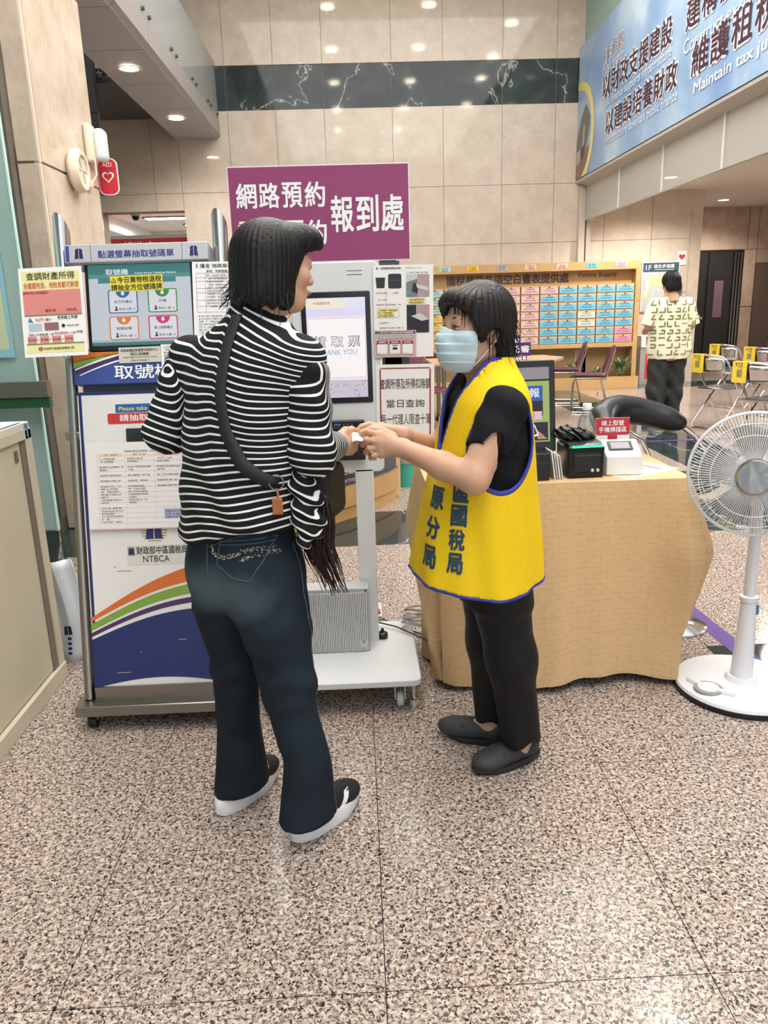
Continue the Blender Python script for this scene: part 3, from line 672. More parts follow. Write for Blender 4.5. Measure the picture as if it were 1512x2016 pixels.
fm = sheet('form_list', 'large white sheet with a four column list taped on the kiosk door', 'notice', .42, .302, mat('list paper', (228, 222, 222), .55), (-.735, 2.5+.71*.1933-.011, .15+.71*.9812), 0, KT, R(-.7), .0012)
small_print(fm, -.08, .12, .122, .006, [1], M_INK, seed=9)
for c, (x0, cc) in enumerate(((-.165, (232, 200, 150)), (-.07, (238, 212, 160)), (.03, (230, 190, 186)), (.12, (232, 196, 190)))):
    R2(fm, x0, x0+.078, .103, .111, mat('column head %d' % c, cc, .5)); small_print(fm, x0+.02, x0+.07, .11, .005, [.9], M_INK, seed=30+c)
    small_print(fm, x0, x0+.088, .096, .0055, [.62, .6, 0, .95, .35, 0, .85, 0, .8, 0, .9, .7, .75, .8, .3, .9, .3, 0, .85, .9, .5, .9, .3, .8][:(24, 18, 11, 12)[c]], M_INK, seed=20+c, lead=1.72)
    R2(fm, x0-.008, x0-.0074, -.13, .11, mat('faint rule', (176, 170, 172), .6))
for i in range(14): R2(fm, -.18, .2, -.13+i*.018, -.1294+i*.018, mat('faint rule', (176, 170, 172), .6), .0005)
R2(fm, .05, .145, -.115, -.082, mat('lilac box', (166, 170, 200), .5), .0009); R2(fm, .145, .205, -.115, -.08, mat('amber box', (222, 196, 120), .5), .0009)
small_print(fm, .055, .14, -.088, .006, [.9, .7, .85], M_INK, seed=41, z=.0014); small_print(fm, .15, .2, -.086, .006, [.9, .9, .8], M_INK, seed=42, z=.0014)
R2(fm, -.21, .21, -.151, -.147, mat('pink edge', (214, 176, 190), .5))

# ================================================================== white check-in kiosk
M_KW = mat('kiosk white', (216, 218, 219), .35)
k2 = thing('check_in_kiosk', 'white check-in kiosk with portrait touch screen on one post and wheeled plate', 'kiosk', (-.068, 2.85, 0))
def wface(mb, name, m, bevel=0., par=None):
    o = mb.build(name, m, par or k2, False, bevel)
    if par is None: face_frame(o, (0, 0, 0))
    return o
head = wface(MB().prism(rrect(.316, .76, .022, 5, 0, 1.197), -.09, 0), 'housing', M_KW, .004)
bez = wface(MB().prism(rrect(.248, .396, .006, 3, 0, 1.278), -.01, .004), 'screen_bezel', mat('bezel black', (26, 29, 38), .25), .002)
def s2(x0, x1, y0, y1, rgb, z=.005, s=1., name='screen_field'): return R2(bez, x0, x1, y0, y1, glow('lit %d %d %d' % rgb, rgb, s), z, name)
s2(-.106, .106, 1.101, 1.455, (240, 236, 250)); s2(-.106, .106, 1.418, 1.455, (226, 228, 244), .0052)
P2(bez, [(-.106, 1.419), (.02, 1.419), (.04, 1.435), (.044, 1.45), (-.106, 1.45)], glow('lit cream', (252, 244, 226), .9), .0056, 'header_field'); T(bez, '中區國稅局', -.05, 1.437, .01, glow('lit gold', (206, 150, 60), .7), .06, .01, 'c', .006)
s2(-.106, .106, 1.39, 1.418, (226, 218, 246), .0054); s2(-.106, .106, 1.101, 1.165, (226, 218, 232), .0054, .8)
rd = random.Random(5)
for i in range(70):
    x, y = rd.uniform(-.1, .1), rd.uniform(1.106, 1.162); P2(bez, circ(rd.uniform(.0015, .0045), 7, x, y), glow(('lit lilac', 'lit leaf', 'lit pale')[i % 3], ((206, 160, 226), (202, 208, 180), (236, 226, 236))[i % 3], .75), .0058+.00001*i, 'flower')
P2(bez, rrect(.205, .212, .006, 4, 0, 1.279), glow('lit pink', (246, 150, 170), .8), .0062, 'dialog_edge'); P2(bez, rrect(.2025, .2095, .005, 4, 0, 1.279), glow('lit dialog', (253, 246, 246), 1.0), .0066, 'dialog')
T(bez, '請 取 票', .0, 1.303, .04, M_INK, .166, .026, 'c', .0072); T(bez, '請 取 票', .0, 1.303, .036, glow('lit white', (252, 252, 252), .95), .160, -.006, 'c', .0078)
T(bez, 'THANK YOU', .0, 1.265, .02, glow('lit sky', (170, 208, 244), .85), .142, .012, 'c', .0072)
for y in (1.545, 1.532): R2(head, .044, .098, y-.001, y+.001, M_BLACK, .0005, 'slit')
prn = wface(MB().prism(rrect(.126, .148, .006, 3, .025, .944), 0, .03), 'ticket_printer', M_BLACK, .003)
R2(prn, -.024, .0, 1.0, 1.009, glow('blue key', (60, 120, 210), .5), .0306); 
for i in range(3): R2(prn, .01+i*.015, .014+i*.015, 1.002, 1.008, mat('key mark', (120, 120, 126), .4), .0306, 'key_mark')
R2(prn, -.03, .08, .993, .9945, mat('printer seam', (120, 120, 120), .3), .0306, 'seam')
MB().box(.046, .116, -.0, .06, .12, .83).build('post', M_KW, k2, bevel=.004)
MB().prism(rrect(.575, .55, .03, 5, -.03, -.075), .1, .125).build('base_plate', M_KW, k2, bevel=.004)
for x in (-.25, .2):
    for y in (-.3, .15):
        c = MB().prism_ax([(y-.02, .1), (y+.02, .1), (y+.012, .03), (y-.012, .03)], x-.04, x-.036, 'x').prism_ax([(y-.02, .1), (y+.02, .1), (y+.012, .03), (y-.012, .03)], x-.004, x, 'x').box(x-.04, x, y-.02, y+.02, .09, .1).build('caster', M_LGREY, k2)
        MB().lathe([(0, -.013), (.022, -.013), (.028, -.008), (.028, .008), (.022, .013), (0, .013)], (x-.02, y, .029), 18, 'x').build('caster_wheel', mat('pale rubber', (190, 192, 192), .5), c, True)
        MB().lathe([(.008, .1), (.008, .035), (.022, .03), (.024, .0), (0, 0)], (x+.03, y, 0), 14).build('levelling_foot', M_CHROME, k2, True)
MB().lathe([(.02, .125), (.022, .128), (.022, .145), (.018, .148), (.008, .15), (.006, .165), (0, .166)], (.13, .03, 0), 18).build('knob', M_BLACK, k2, True)
MB().box(-.155, .098, -.09, -.02, .8, .83).build('head_bracket', M_KW, k2) if False else None
# silver box standing on the plate
bxo = thing('power_box', 'silver ribbed steel box standing on the kiosk base plate', 'box', (-.1, 2.76, .125))
MB().box(-.15, .112, .0, .085, 0, .26).build('case', mat('silver case', (168, 169, 170), .4), bxo, bevel=.003)
rb = MB()
for i in range(38): rb.box(-.146+i*.0066, -.1425+i*.0066, -.007, 0, .004, .245)
rb.build('ribs', mat('silver rib', (214, 215, 216), .35), bxo)
P2(face_frame(obj('badge_plate', _pyd([(.075, .02, .0055), (.098, .02, .0055), (.098, .05, .0055), (.075, .05, .0055)], [(0, 1, 2, 3)]), M_LGREY, bxo), (0, 0, 0)), circ(.008, 16, .087, .042), M_DGREY, .006, 'badge')
MB().lathe([(.004, 0), (.004, .003), (0, .003)], (.1, 0, .25), 8, '-y').build('screw', M_DGREY, bxo)
# purple sign standing on the kiosk
M_MAG = mat('plum board', (142, 58, 104), .4)
sg = thing('check_in_sign', 'large plum sign board with white lettering above the check-in kiosk', 'sign', (-.107, 2.86, 1.578))
b_ = MB().box(-.312, .312, 0, .004, 0, .318).build('board_edge', M_WHITE, sg)
pf = face_frame(MB().box(-.309, .309, .003, .3145, -.001, .001).build('board', M_MAG, sg), (0, 0, 0))
MB().box(-.02, .02, .085, .1, -.2, .25).build('mast', M_DGREY, sg); MB().box(-.02, .02, .004, .085, .1, .13).build('mast_clamp', M_DGREY, sg); MB().box(.2, .26, .006, .02, -.02, .0).build('bracket', M_DGREY, sg)
TC(pf, '網路預約', -.133, .223, .082, M_WPRINT, .315, .02, 'c', .002); TC(pf, '電話預約', -.133, .1, .082, M_WPRINT, .315, .02, 'c', .002); TC(pf, '報到處', .164, .157, .12, M_WPRINT, .262, .02, 'c', .002)
# two notices beside the kiosk
n1 = sheet('instruction_sheet', 'white instruction sheet with printer photographs right of the kiosk screen', 'notice', .214, .32, M_PAPER, (.175, 2.845, 1.4), 0, 0, R(-.6), .002)
T(n1, '貳、出票機故障簡易排除', -.052, .149, .008, M_INK, .088, .01); small_print(n1, .01, .095, .152, .005, [.7, 0, .95], M_INK, seed=51)
M_PH = [mat('photo dark', (40, 42, 50), .4), mat('photo grey', (120, 122, 128), .4), mat('photo pink', (176, 150, 152), .4), mat('photo pale', (196, 200, 202), .4)]
P2(n1, [(-.098, .118), (-.064, .118), (-.067, .082), (-.095, .082)][::-1], M_PH[0]); P2(n1, rrect(.047, .05, .006, 3, -.03, .105), M_PH[0]); R2(n1, -.047, -.012, .108, .109, M_PH[1], .001)
R2(n1, .01, .093, .05, .127, M_PH[2]); P2(n1, [(.01, .127), (.05, .127), (.05, .112), (.01, .1)], M_PH[3], .0009); P2(n1, [(.01, .1), (.05, .112), (.05, .05), (.01, .05)], M_PH[1], .0009); P2(n1, [(.036, .1), (.055, .09), (.05, .06), (.03, .07)], M_PH[0], .0012); P2(n1, [(.045, .095), (.09, .082), (.09, .07), (.05, .08)], M_PH[3], .0014); R2(n1, .012, .026, .06, .072, mat('green lamp print', (70, 160, 130), .4), .0012)
R2(n1, .011, .093, -.074, .023, M_PH[2]); R2(n1, .011, .045, -.074, .023, M_PH[0], .0009); P2(n1, [(.03, -.018), (.09, -.03), (.09, -.074), (.03, -.074)][::-1], M_PH[0], .0012); P2(n1, [(.026, -.016), (.06, -.006), (.09, -.028), (.066, -.034)], M_PH[3], .0015); P2(n1, [(.07, .023), (.085, .023), (.093, .0), (.086, -.01)], mat('photo rose', (196, 140, 158), .4), .0011)
for (a, b, c, d) in ((-.095, -.017, -.02, .013), (.017, .079, .029, .048)):
    R2(n1, a, b, c, d, mat('red frame', (196, 120, 110), .5), .0008); R2(n1, a+.001, b-.001, c+.001, d-.001, M_PAPER, .001)
for (x0, x1, y, n) in ((-.092, -.022, .01, 3), (.02, .076, .0445, 2)):
    for i in range(n):
        y_ = y-i*.0095
        R2(n1, x0, x1-(0 if i == 0 else .012), y_-.008, y_-.001, M_YEL, .0012, 'highlight')
small_print(n1, -.092, -.022, .008, .0066, [1, .8, .9], M_INK, .0016, 1.42, 52); small_print(n1, .021, .077, .0435, .0066, [1, .95], M_INK, .0016, 1.42, 53)
small_print(n1, -.098, -.05, .068, .006, [1], M_RED, seed=54); small_print(n1, -.04, -.01, .068, .006, [.9], M_RED, seed=55); R2(n1, -.062, -.0612, .012, .082, M_RED, .0009, 'arrow'); R2(n1, .049, .0498, .048, .06, M_RED, .0019, 'arrow')
small_print(n1, -.096, .0, .044, .005, [.35, 0, 1.], M_INK, seed=56); small_print(n1, -.088, .0, -.036, .0052, [.42, 0, 1.], M_INK, seed=57)
ad = sheet('appointment_flyer', 'small pink booking flyer taped low on the instruction sheet', 'flyer', .15, .095, mat('flyer pink', (206, 172, 172), .5), (.143, 2.842, 1.288), 0, 0, R(-.8), .001)
R2(ad, -.073, .072, .036, .044, mat('flyer navy', (52, 60, 104), .5)); T(ad, '114年5月1日起綜所稅申報服務', 0, .04, .006, M_WPRINT, .13, .008, 'c', .0012); T(ad, '臨櫃報稅先預約免久候', .002, .023, .014, M_INK, .124, .03); T(ad, '臨櫃報稅先預約免久候', .002, .023, .0125, M_WPRINT, .121, .005, 'c', .0015)
for i, tx in enumerate(('網路預約', '電話預約', '語音預約')):
    x = -.048+i*.046; P2(ad, rrect(.041, .05, .004, 3, x, -.014), M_MAR, .0008, 'card_edge'); P2(ad, rrect(.038, .037, .003, 3, x, -.019), M_PAPER, .0011, 'card'); T(ad, tx, x, .006, .006, M_WPRINT, .026, .006, 'c', .0014); small_print(ad, x-.017, x+.017, -.033, .0035, [1], M_INK, .0014, seed=70+i)
P2(ad, [(-.012, -.02), (.008, -.02), (.005, -.012), (-.009, -.012)], M_INK, .0015, 'telephone_icon'); P2(ad, [(-.012, -.007), (-.011, -.004), (.007, -.004), (.008, -.007)][::-1], M_INK, .0015, 'telephone_icon')
n2 = sheet('limit_notice', 'white notice in a thin maroon frame below the instruction sheet', 'notice', .214, .296, M_PAPER, (.174, 2.8465, 1.066), 0, 0, R(-.8), .002)
for (a, b, c, d) in ((-.094, -.089, -.13, .131), (.089, .094, -.13, .131), (-.09, .09, .132, .136), (-.09, .09, -.136, -.131)): R2(n2, a, b, c, d, M_MAR)
T(n2, '查調所得及所得扣除額', 0, .078, .038, mat('dark maroon ink', (62, 30, 36), .5), .184, .006); T(n2, '當日查詢', .0, .006, .03, M_INK, .14, .0); T(n2, '每一代理人限查十筆', .002, -.052, .04, mat('dark maroon ink', (62, 30, 36)), .186, .0); T(n2, '財政部中區國稅局豐原分局關心您~', .004, -.115, .016, mat('brown ink', (120, 80, 76), .5), .17, .0)
kb = thing('notice_stand', 'grey steel stand holding the two notices beside the check-in kiosk', 'stand', (.135, 2.87, 0))
MB().box(-.04, .06, 0, .015, 1.19, 1.25).build('cross_bar', M_DGREY, kb); MB().box(-.04, .03, 0, .012, 1.53, 1.575).build('cross_bar', M_DGREY, kb); MB().box(-.03, .03, 0, .012, .95, 1.55).build('upright', M_LGREY, kb)

# ================================================================== beige cabinet (left front)
M_BEI = mat('beige steel', (204, 194, 170), .4, noise=(3, .03)); M_BEID = mat('beige groove', (120, 110, 96), .5)
cb = thing('steel_cabinet', 'low beige steel cabinet with sliding door at the left edge', 'cabinet', (-1.24, 2.0, 0))
MB().box(-.45, -.02, -1.2, .92, .06, 1.03).build('carcass', mat('beige inside', (150, 142, 126), .5), cb)
MB().box(-.46, .0, -1.2, .925, 1.022, 1.045).build('top', mat('cabinet top', (214, 212, 204), .4), cb, bevel=.003)
MB().box(-.44, .012, -1.2, .92, 0, .065).build('plinth', M_BEI, cb, bevel=.003)
MB().box(-.015, .005, .87, .925, .065, 1.02).build('end_post', M_BEI, cb, bevel=.003); MB().box(-.015, .005, -1.2, .925, .985, 1.022).build('top_rail', M_BEI, cb)
MB().box(-.01, .0, .83, .87, .065, .985).build('door_gap', M_BEID, cb)
dr = MB().box(-.018, -.004, -.3, .83, .07, .985).build('sliding_door', M_BEI, cb, bevel=.003); MB().box(-.018, -.006, -1.2, -.32, .07, .985).build('sliding_door', M_BEI, cb, bevel=.003)
MB().box(-.006, -.0005, .775, .8, .915, .955).build('finger_pull', M_STEEL, dr); MB().box(-.0015, .0, .78, .795, .92, .95).build('pull_recess', M_BEID, dr)
MB().box(.001, .006, .885, .9, .99, 1.04).build('blue_tape', mat('blue tape', (70, 130, 176), .5), cb)
pp = MB()
for i in range(3): pp.box(-1.55+.01*i, -1.262+.008*i, 2.45+.02*i, 2.9-.012*i, 1.0462+i*.0012, 1.0472+i*.0012)
tag(pp.build('paper_sheets', M_PAPER), 'few loose white sheets lying on the beige cabinet', 'paper')

# ================================================================== sky banner on the mezzanine
M_SKY = mat('banner sky print', (150, 182, 214), .35)
N, L, b = nodes_of(M_SKY); tc = N.new('ShaderNodeTexCoord'); nz = N.new('ShaderNodeTexNoise'); nz.inputs['Scale'].default_value = .9; nz.inputs['Detail'].default_value = 6; nz.inputs['Distortion'].default_value = .3
L.new(tc.outputs['Object'], nz.inputs['Vector']); rp = N.new('ShaderNodeValToRGB'); e = rp.color_ramp.elements
e[0].position = .4; e[0].color = (*lin((128, 160, 204)), 1); e[1].position = .72; e[1].color = (*lin((206, 222, 230)), 1); q = e.new(.55); q.color = (*lin((158, 188, 218)), 1)
L.new(nz.outputs['Fac'], rp.inputs['Fac']); L.new(rp.outputs['Color'], b.inputs['Base Color'])
bn = MB().box(0, 9.5, 0, 1.9, -.03, 0).build('sky_banner', M_SKY); face_frame(bn, (3.65, 13.27, 3.294), R(-90)); tag(bn, 'long blue sky banner with slogans along the mezzanine edge', 'banner')
M_BRUSH = mat('banner dark print', (66, 40, 56), .5); M_HALO = mat('banner halo', (240, 240, 244), .5)
fx = lambda x: .25+.981*x
def btext(s, xl, xr, yc, h, m=M_BRUSH, halo=True, bold=.02):
    xl, xr, yc, h = fx(xl), fx(xr), .981*yc, .981*h
    if halo:
        TC(bn, s, (xl+xr)/2, yc, h*1.13, M_HALO, (xr-xl)*1.02, .07, 'c', .004); TC(bn, s, (xl+xr)/2, yc, h, m, xr-xl, bold, 'c', .008)
    else: tag(T(bn, s, (xl+xr)/2, yc, h, m, xr-xl, bold, 'c', .008), kind='stuff')
btext('財政願景', 1.04, 1.9, 1.44, .2, mat('banner grey print', (120, 116, 120), .5), True, 0.)
btext('以財政支援建設', 1.04, 3.6, 1.04, .31); btext('以建設培養財政', 1.24, 3.82, .53, .31); btext('建構優質稅制', 3.94, 6.3, 1.02, .31); btext('維護租稅公平正義', 4.16, 7.8, .53, .34)
M_PALE = mat('banner pale print', (208, 220, 234), .5)
for s, a, c, y in (('Public finance', 1.04, 1.9, 1.28), ('Public finance supports infrastructure', 1.04, 3.6, .79), ('Infrastructure develops public finance', 1.24, 3.84, .28), ('Construct excellent taxation', 3.94, 6.6, .72), ('Maintain tax justice', 4.28, 6.3, .22)):
    btext(s, a, c, y, .15, M_PALE if y != .22 else M_HALO, False, .012)
arc = [(.05+.86*math.cos(R(a))*1., .62+.78*math.sin(R(a))) for a in range(100, -86, -6)]; arc2 = [(.02+.74*math.cos(R(a)), .62+.66*math.sin(R(a))) for a in range(-86, 101, 6)]
cp = [(max(.0, x), max(.01, y)) for x, y in arc+arc2]; m_ = len(arc)
v = [(max(0, x), max(.005, y), .004) for x, y in arc]+[(max(0, x), max(.005, y), .004) for x, y in arc2[::-1]]
obj('yellow_arc', _pyd(v, [(i, i+1, m_+i+1, m_+i) for i in range(min(m_, len(arc2))-1)]), mat('banner yellow', (226, 216, 140), .5), bn)
P2(bn, [(0, .25), (.3, .2), (.62, .55), (.7, .8), (.45, 1.02), (.2, .85), (0, .55)], mat('banner roof grey', (112, 106, 104), .5), .003, 'printed_building'); P2(bn, [(.0, .0), (.55, .0), (.72, .4), (.4, .38), (.0, .3)], mat('banner brown', (134, 104, 94), .5), .0035, 'printed_ground'); P2(bn, [(.3, .42), (.4, .42), (.44, .72), (.36, .74)], mat('banner roof pale', (176, 170, 164), .5), .004, 'printed_building'); P2(bn, [(.28, .25), (.42, .28), (.42, .46), (.28, .42)], mat('banner dark door', (60, 54, 54), .5), .0045, 'printed_building'); P2(bn, [(.02, .2), (.22, .24), (.22, .42), (.02, .4)], mat('banner roof pale', (176, 170, 164)), .0045, 'printed_building')

# ================================================================== things on the column
M_IVORY = mat('ivory plastic', (226, 214, 192), .4)
t = thing('wall_speaker', 'round ivory loudspeaker on the marble column', 'speaker', (-1.89, 5.74, 2.375))
MB().lathe([(.05, 0), (.115, .005), (.14, .03), (.142, .06), (.125, .085), (.1, .085), (.095, .07), (0, .07)], (0, 0, 0), 32, 'x').build('case', M_IVORY, t, True)
for a in range(6):
    c, s = math.cos(a*PI/3), math.sin(a*PI/3); MB().tube([(.072, .015*c, .015*s), (.074, .09*c, .09*s)], .004, 5).build('grille_bar', mat('ivory shade', (204, 192, 170), .4), t)
t = thing('emergency_light', 'ivory emergency lamp with clear lens on the column edge', 'lamp', (-1.89, 6.17, 2.62))
MB().box(0, .05, -.1, .04, -.13, .13).build('case', M_IVORY, t, bevel=.02, seg=3); MB().box(.04, .12, -.02, .11, -.11, .11).build('lens', mat('milky lens', (214, 222, 226), .15, spec=.6), t, bevel=.03, seg=3)
t = thing('wall_outlet', 'small ivory socket with plug below the emergency lamp', 'outlet', (-1.89, 6.03, 2.34))
MB().box(0, .01, -.06, .06, -.05, .05).build('plate', M_IVORY, t, bevel=.003); MB().box(.01, .04, .0, .035, -.03, .02).build('plug', M_IVORY, t, bevel=.004)
MB().tube([(.03, .02, 0), (.06, .06, .06), (.05, .1, .15), (.04, .1, .25)], .005, 6).build('cord', M_IVORY, t, True)
t = thing('heart_sign', 'red rounded first aid sign with white heart jutting from the column', 'sign', (-1.885, 6.36, 2.43))
o = MB().prism(rrect(.15, .26, .05, 6), -.004, .004).build('plate', M_WHITE, t); face_frame(o, (.06, 0, 0)); o = MB().prism(rrect(.135, .245, .045, 6), .004, .006).build('red_face', mat('sign red', (206, 44, 62), .4), t); face_frame(o, (.06, 0, 0))
hp = [(.045*math.sin(a)**3, .0028*(13*math.cos(a)-5*math.cos(2*a)-2*math.cos(3*a)-math.cos(4*a))) for a in np.linspace(0, 2*PI, 30)[:-1]]
P2(o, hp[::-1], M_WPRINT, .007, 'heart'); P2(o, [(x*.7, y*.7) for x, y in hp][::-1], mat('sign red', (206, 44, 62)), .008, 'heart'); T(o, 'AED', 0, .085, .03, M_WPRINT, .07, .01, 'c', .008)

# ================================================================== office opening
t = thing('office_sign', 'red counter sign with white characters inside the office', 'sign', (-3.5, 14.2, 2.2))
bd = MB().box(-.8, .8, 0, .48, -.03, 0).build('board', mat('sign coral', (222, 74, 78), .5), t); face_frame(bd, (0, 0, 0)); T(bd, '總收文', -.17, .36, .15, M_WPRINT, .55, .014, 'c', .002)
MB().box(-.8, .8, .0, .02, .485, .53).build('glass_top', mat('pale glass edge', (196, 216, 212), .2), t); MB().box(-.7, -.66, .01, .03, -2.2, 0).build('leg', M_STEEL, t); MB().box(.66, .7, .01, .03, -2.2, 0).build('leg', M_STEEL, t)
t = thing('dome_camera', 'grey dome security camera under the office ceiling', 'camera', (-3.6, 13.85, 3.1))
MB().lathe([(.07, 0), (.08, -.03), (.08, -.09), (.075, -.1)], (0, 0, 0), 18).build('housing', M_LGREY, t, True); MB().lathe([(.065, -.1), (.055, -.14), (.03, -.165), (0, -.17)], (0, 0, 0), 18).build('dome', M_BLACK, t, True)

# ================================================================== forms shelf on the back wall
M_WOOD = mat('light oak laminate', (190, 154, 104), .45, noise=(4, .07)); M_WOODD = mat('oak laminate back', (172, 138, 94), .5)
sh = thing('forms_shelf', 'wide oak wall shelf full of labelled form drawers', 'shelf', (0, 12.9, 0))
MB().box(1.09, 4.66, 0, .39, 1.885, 2.02).build('top_board', M_WOOD, sh, bevel=.006); MB().box(4.585, 4.66, 0, .39, 0, 1.885).build('side_panel', M_WOOD, sh); MB().box(1.09, 1.14, 0, .39, 0, 1.885).build('side_panel', M_WOOD, sh)
bk = MB().box(1.14, 4.585, .14, .39, .62, 1.885).build('back_panel', M_WOODD, sh); MB().box(1.14, 4.585, 0.0, .39, .66, .73).build('lower_board', M_WOOD, sh); MB().box(1.14, 4.585, .3, .39, .1, .66).build('niche_back', M_WOODD, sh)
fr = face_frame(obj('title', _pyd([(0, 0, 0), (.001, 0, 0), (0, .001, 0)], [(0, 1, 2)]), M_WOODD, sh), (0, .135, 0))
T(fr, '國稅業務各項空白書表提供處', 2.52, 1.785, .155, mat('shelf title', (62, 46, 52), .5), 2.0, .02, 'c', .002); T(fr, 'Forms Supply', 4.0, 1.81, .085, mat('shelf title', (62, 46, 52)), .64, .006, 'c', .002)
DC = {'b': (108, 182, 212), 'p': (224, 178, 182), 'g': (164, 208, 198), 'y': (236, 190, 66), 'k': (222, 140, 172), 'c': (196, 212, 196)}
COLS = ['bbbbbkk', 'bbbbbbb', 'bbbccbb', 'bbbbbbb', 'pbbbbbb', 'ppppppp', 'ppppppp', 'ppppppp', 'yyyyyyy', 'gggyyyy', 'gggyyyy']
body_me = MB().box(-.147, .147, 0, .13, 0, .122).mesh('drawer'); body_me.materials.append(mat('drawer card', (196, 168, 130), .6))
notch_me = _pyd([(.02*math.cos(R(a)), -.0015, .112+.016*math.sin(R(a))) for a in range(180, 361, 20)], [tuple(range(10))]); notch_me.materials.append(M_BLACK)
lab_me = {}
for k, c in DC.items():
    me = MB().box(-.14, .14, -.003, 0, .006, .094).mesh('label'); me.materials.append(mat('label '+k, c, .5)); lab_me[k] = me
prt = []
for s in range(4):
    rd = random.Random(60+s); vv = []; ff = []
    for (z, hgt, x0, x1) in ((.07, .016, -.07, .07), (.042, .008, -.11, .11), (.028, .006, -.1, .1)):
        x = x0*rd.uniform(.6, 1.2)
        while x < x1*.95:
            w = hgt*.8; o = len(vv); vv += [(x, -.0045, z), (x+w, -.0045, z), (x+w, -.0045, z+hgt), (x, -.0045, z+hgt)]; ff.append((o, o+1, o+2, o+3)); x += w*1.5
    me = _pyd(vv, ff); me.materials.append(mat('label print', (70, 84, 100), .6)); prt.append(me)
for c, colr in enumerate(COLS):
    for r_ in range(7):
        d = obj('drawer', body_me, None, sh, loc=(4.42-c*.312, .0, .735+(6-r_)*.1335))
        obj('label', lab_me[colr[r_]], None, d); obj('notch', notch_me, None, d); obj('label_print', prt[(c*3+r_) % 4], None, d)
for i in range(8): MB().box(1.14, 4.585, .01, .13, .722+i*.1335, .732+i*.1335).build('divider', M_WOOD, sh)
TG = [((164, 208, 198), 1.474), ((236, 184, 56), 1.924), ((170, 164, 190), 2.4), ((232, 184, 172), 2.861), ((232, 190, 186), 3.372), ((108, 182, 212), 3.859), ((236, 160, 182), 4.339)]
for i, (c, x) in enumerate(TG):
    g = MB().box(x-.092, x+.092, -.004, 0, 1.925, 2.0).build('category_tag', mat('tag %d' % i, c, .5), sh)
    f2 = face_frame(obj('tag_print', _pyd([(0, 0, 0), (.001, 0, 0), (0, .001, 0)], [(0, 1, 2)]), M_INK, g), (x, -.005, 1.96)); small_print(f2, -.06, .06, .025, .024, [1, 1], mat('tag ink', (60, 56, 70), .6), .001, 1.3, 80+i)
# planter at the foot of the shelf
pb = thing('planter', 'low oak planter box with pale pebbles below the form drawers', 'planter', (0, 12.55, 0))
MB().box(1.14, 4.585, 0, .03, 0, .2).build('front_board', M_WOOD, pb); MB().box(1.14, 4.585, .03, .33, 0, .16).build('soil', mat('pebble bed', (196, 190, 180), .8, noise=(60, .4)), pb)
rd = random.Random(3)
def plant(x, y, z, h, n, spread, label, cols=((74, 96, 58), (104, 126, 84), (150, 160, 120))):
    t = thing('leafy_plant', label, 'plant', (x, y, z), 0, 'plants in the planter')
    MB().lathe([(.03, 0), (.035, .05), (0, .06)], (0, 0, 0), 8).build('stem_base', mat('plant stem', (80, 84, 50), .7), t)
    for k in range(n):
        a = rd.uniform(0, 2*PI); ln = h*rd.uniform(.55, 1.05); sp = spread*rd.uniform(.3, 1); w = rd.uniform(.018, .032)
        c, s = math.cos(a), math.sin(a); pts = []
        for i in range(5):
            u = i/4; r_ = sp*u**1.3; zz = .03+ln*(u-.25*u*u*(sp/spread)); ww = w*math.sin(PI*min(.97, u*.9+.1)); pts += [(c*r_-s*ww, s*r_+c*ww, zz), (c*r_+s*ww, s*r_-c*ww, zz)]
        MB().add(pts, [(2*i, 2*i+1, 2*i+3, 2*i+2) for i in range(4)]).build('leaf', mat('leaf %d' % (k % 3), cols[k % 3], .5), t, True)
plant(4.36, 12.76, .16, .36, 95, .26, 'bushy variegated plant at the right end of the planter')
for i, (x, h, s) in enumerate(((3.95, .2, 'second'), (3.55, .3, 'third'), (3.15, .24, 'fourth'), (2.75, .2, 'fifth'))):
    plant(x, 12.74, .16, h, 30, .22, 'low dark plant in the planter, %s from the right end' % s, ((60, 74, 52), (78, 92, 66), (110, 100, 100)))

# wall plan, cabinet and small signs right of the shelf
t = thing('floor_plan_board', 'grey floor plan board with navy heading beside the forms shelf', 'sign', (5.13, 13.27, 1.6))
o = MB().box(-.32, .32, -.4, .4, -.02, .0).build('frame', mat('board aluminium', (206, 208, 210), .35), t); face_frame(o, (0, 0, 0))
p_ = MB().box(-.3, .3, -.385, .385, 0, .004).build('plan', mat('plan grey', (186, 190, 192), .45), t); face_frame(p_, (0, 0, 0))
R2(p_, -.3, .3, .24, .385, mat('plan navy', (62, 80, 100), .4), .005); T(p_, '1F', -.21, .31, .08, M_WPRINT, .09, 0, 'c', .006); T(p_, '逃生步道圖', .05, .33, .06, M_WPRINT, .34, .01, 'c', .006); R2(p_, -.1, .22, .272, .278, M_WPRINT, .006)
R2(p_, -.18, .12, .02, .18, mat('plan yellow', (208, 206, 150), .5), .005); R2(p_, -.24, -.2, -.05, .1, M_WPRINT, .005); R2(p_, -.28, -.2, -.16, -.06, mat('plan yellow', (208, 206, 150)), .0052); R2(p_, -.12, .1, -.2, -.05, M_WPRINT, .005); R2(p_, -.114, .094, -.194, -.056, mat('plan grey', (186, 190, 192)), .006)
t = thing('hydrant_cabinet', 'steel cabinet with red panel and white top beside the forms shelf', 'cabinet', (4.97, 13.12, 0))
MB().box(-.2, .2, -.1, .13, 0, .62).build('body', mat('cabinet steel', (176, 176, 174), .35, metal=.5), t, bevel=.004); f_ = MB().box(-.11, .19, .1, .52, 0, .004).build('red_panel', mat('panel red', (206, 50, 54), .45), t); face_frame(f_, (0, -.1, 0))
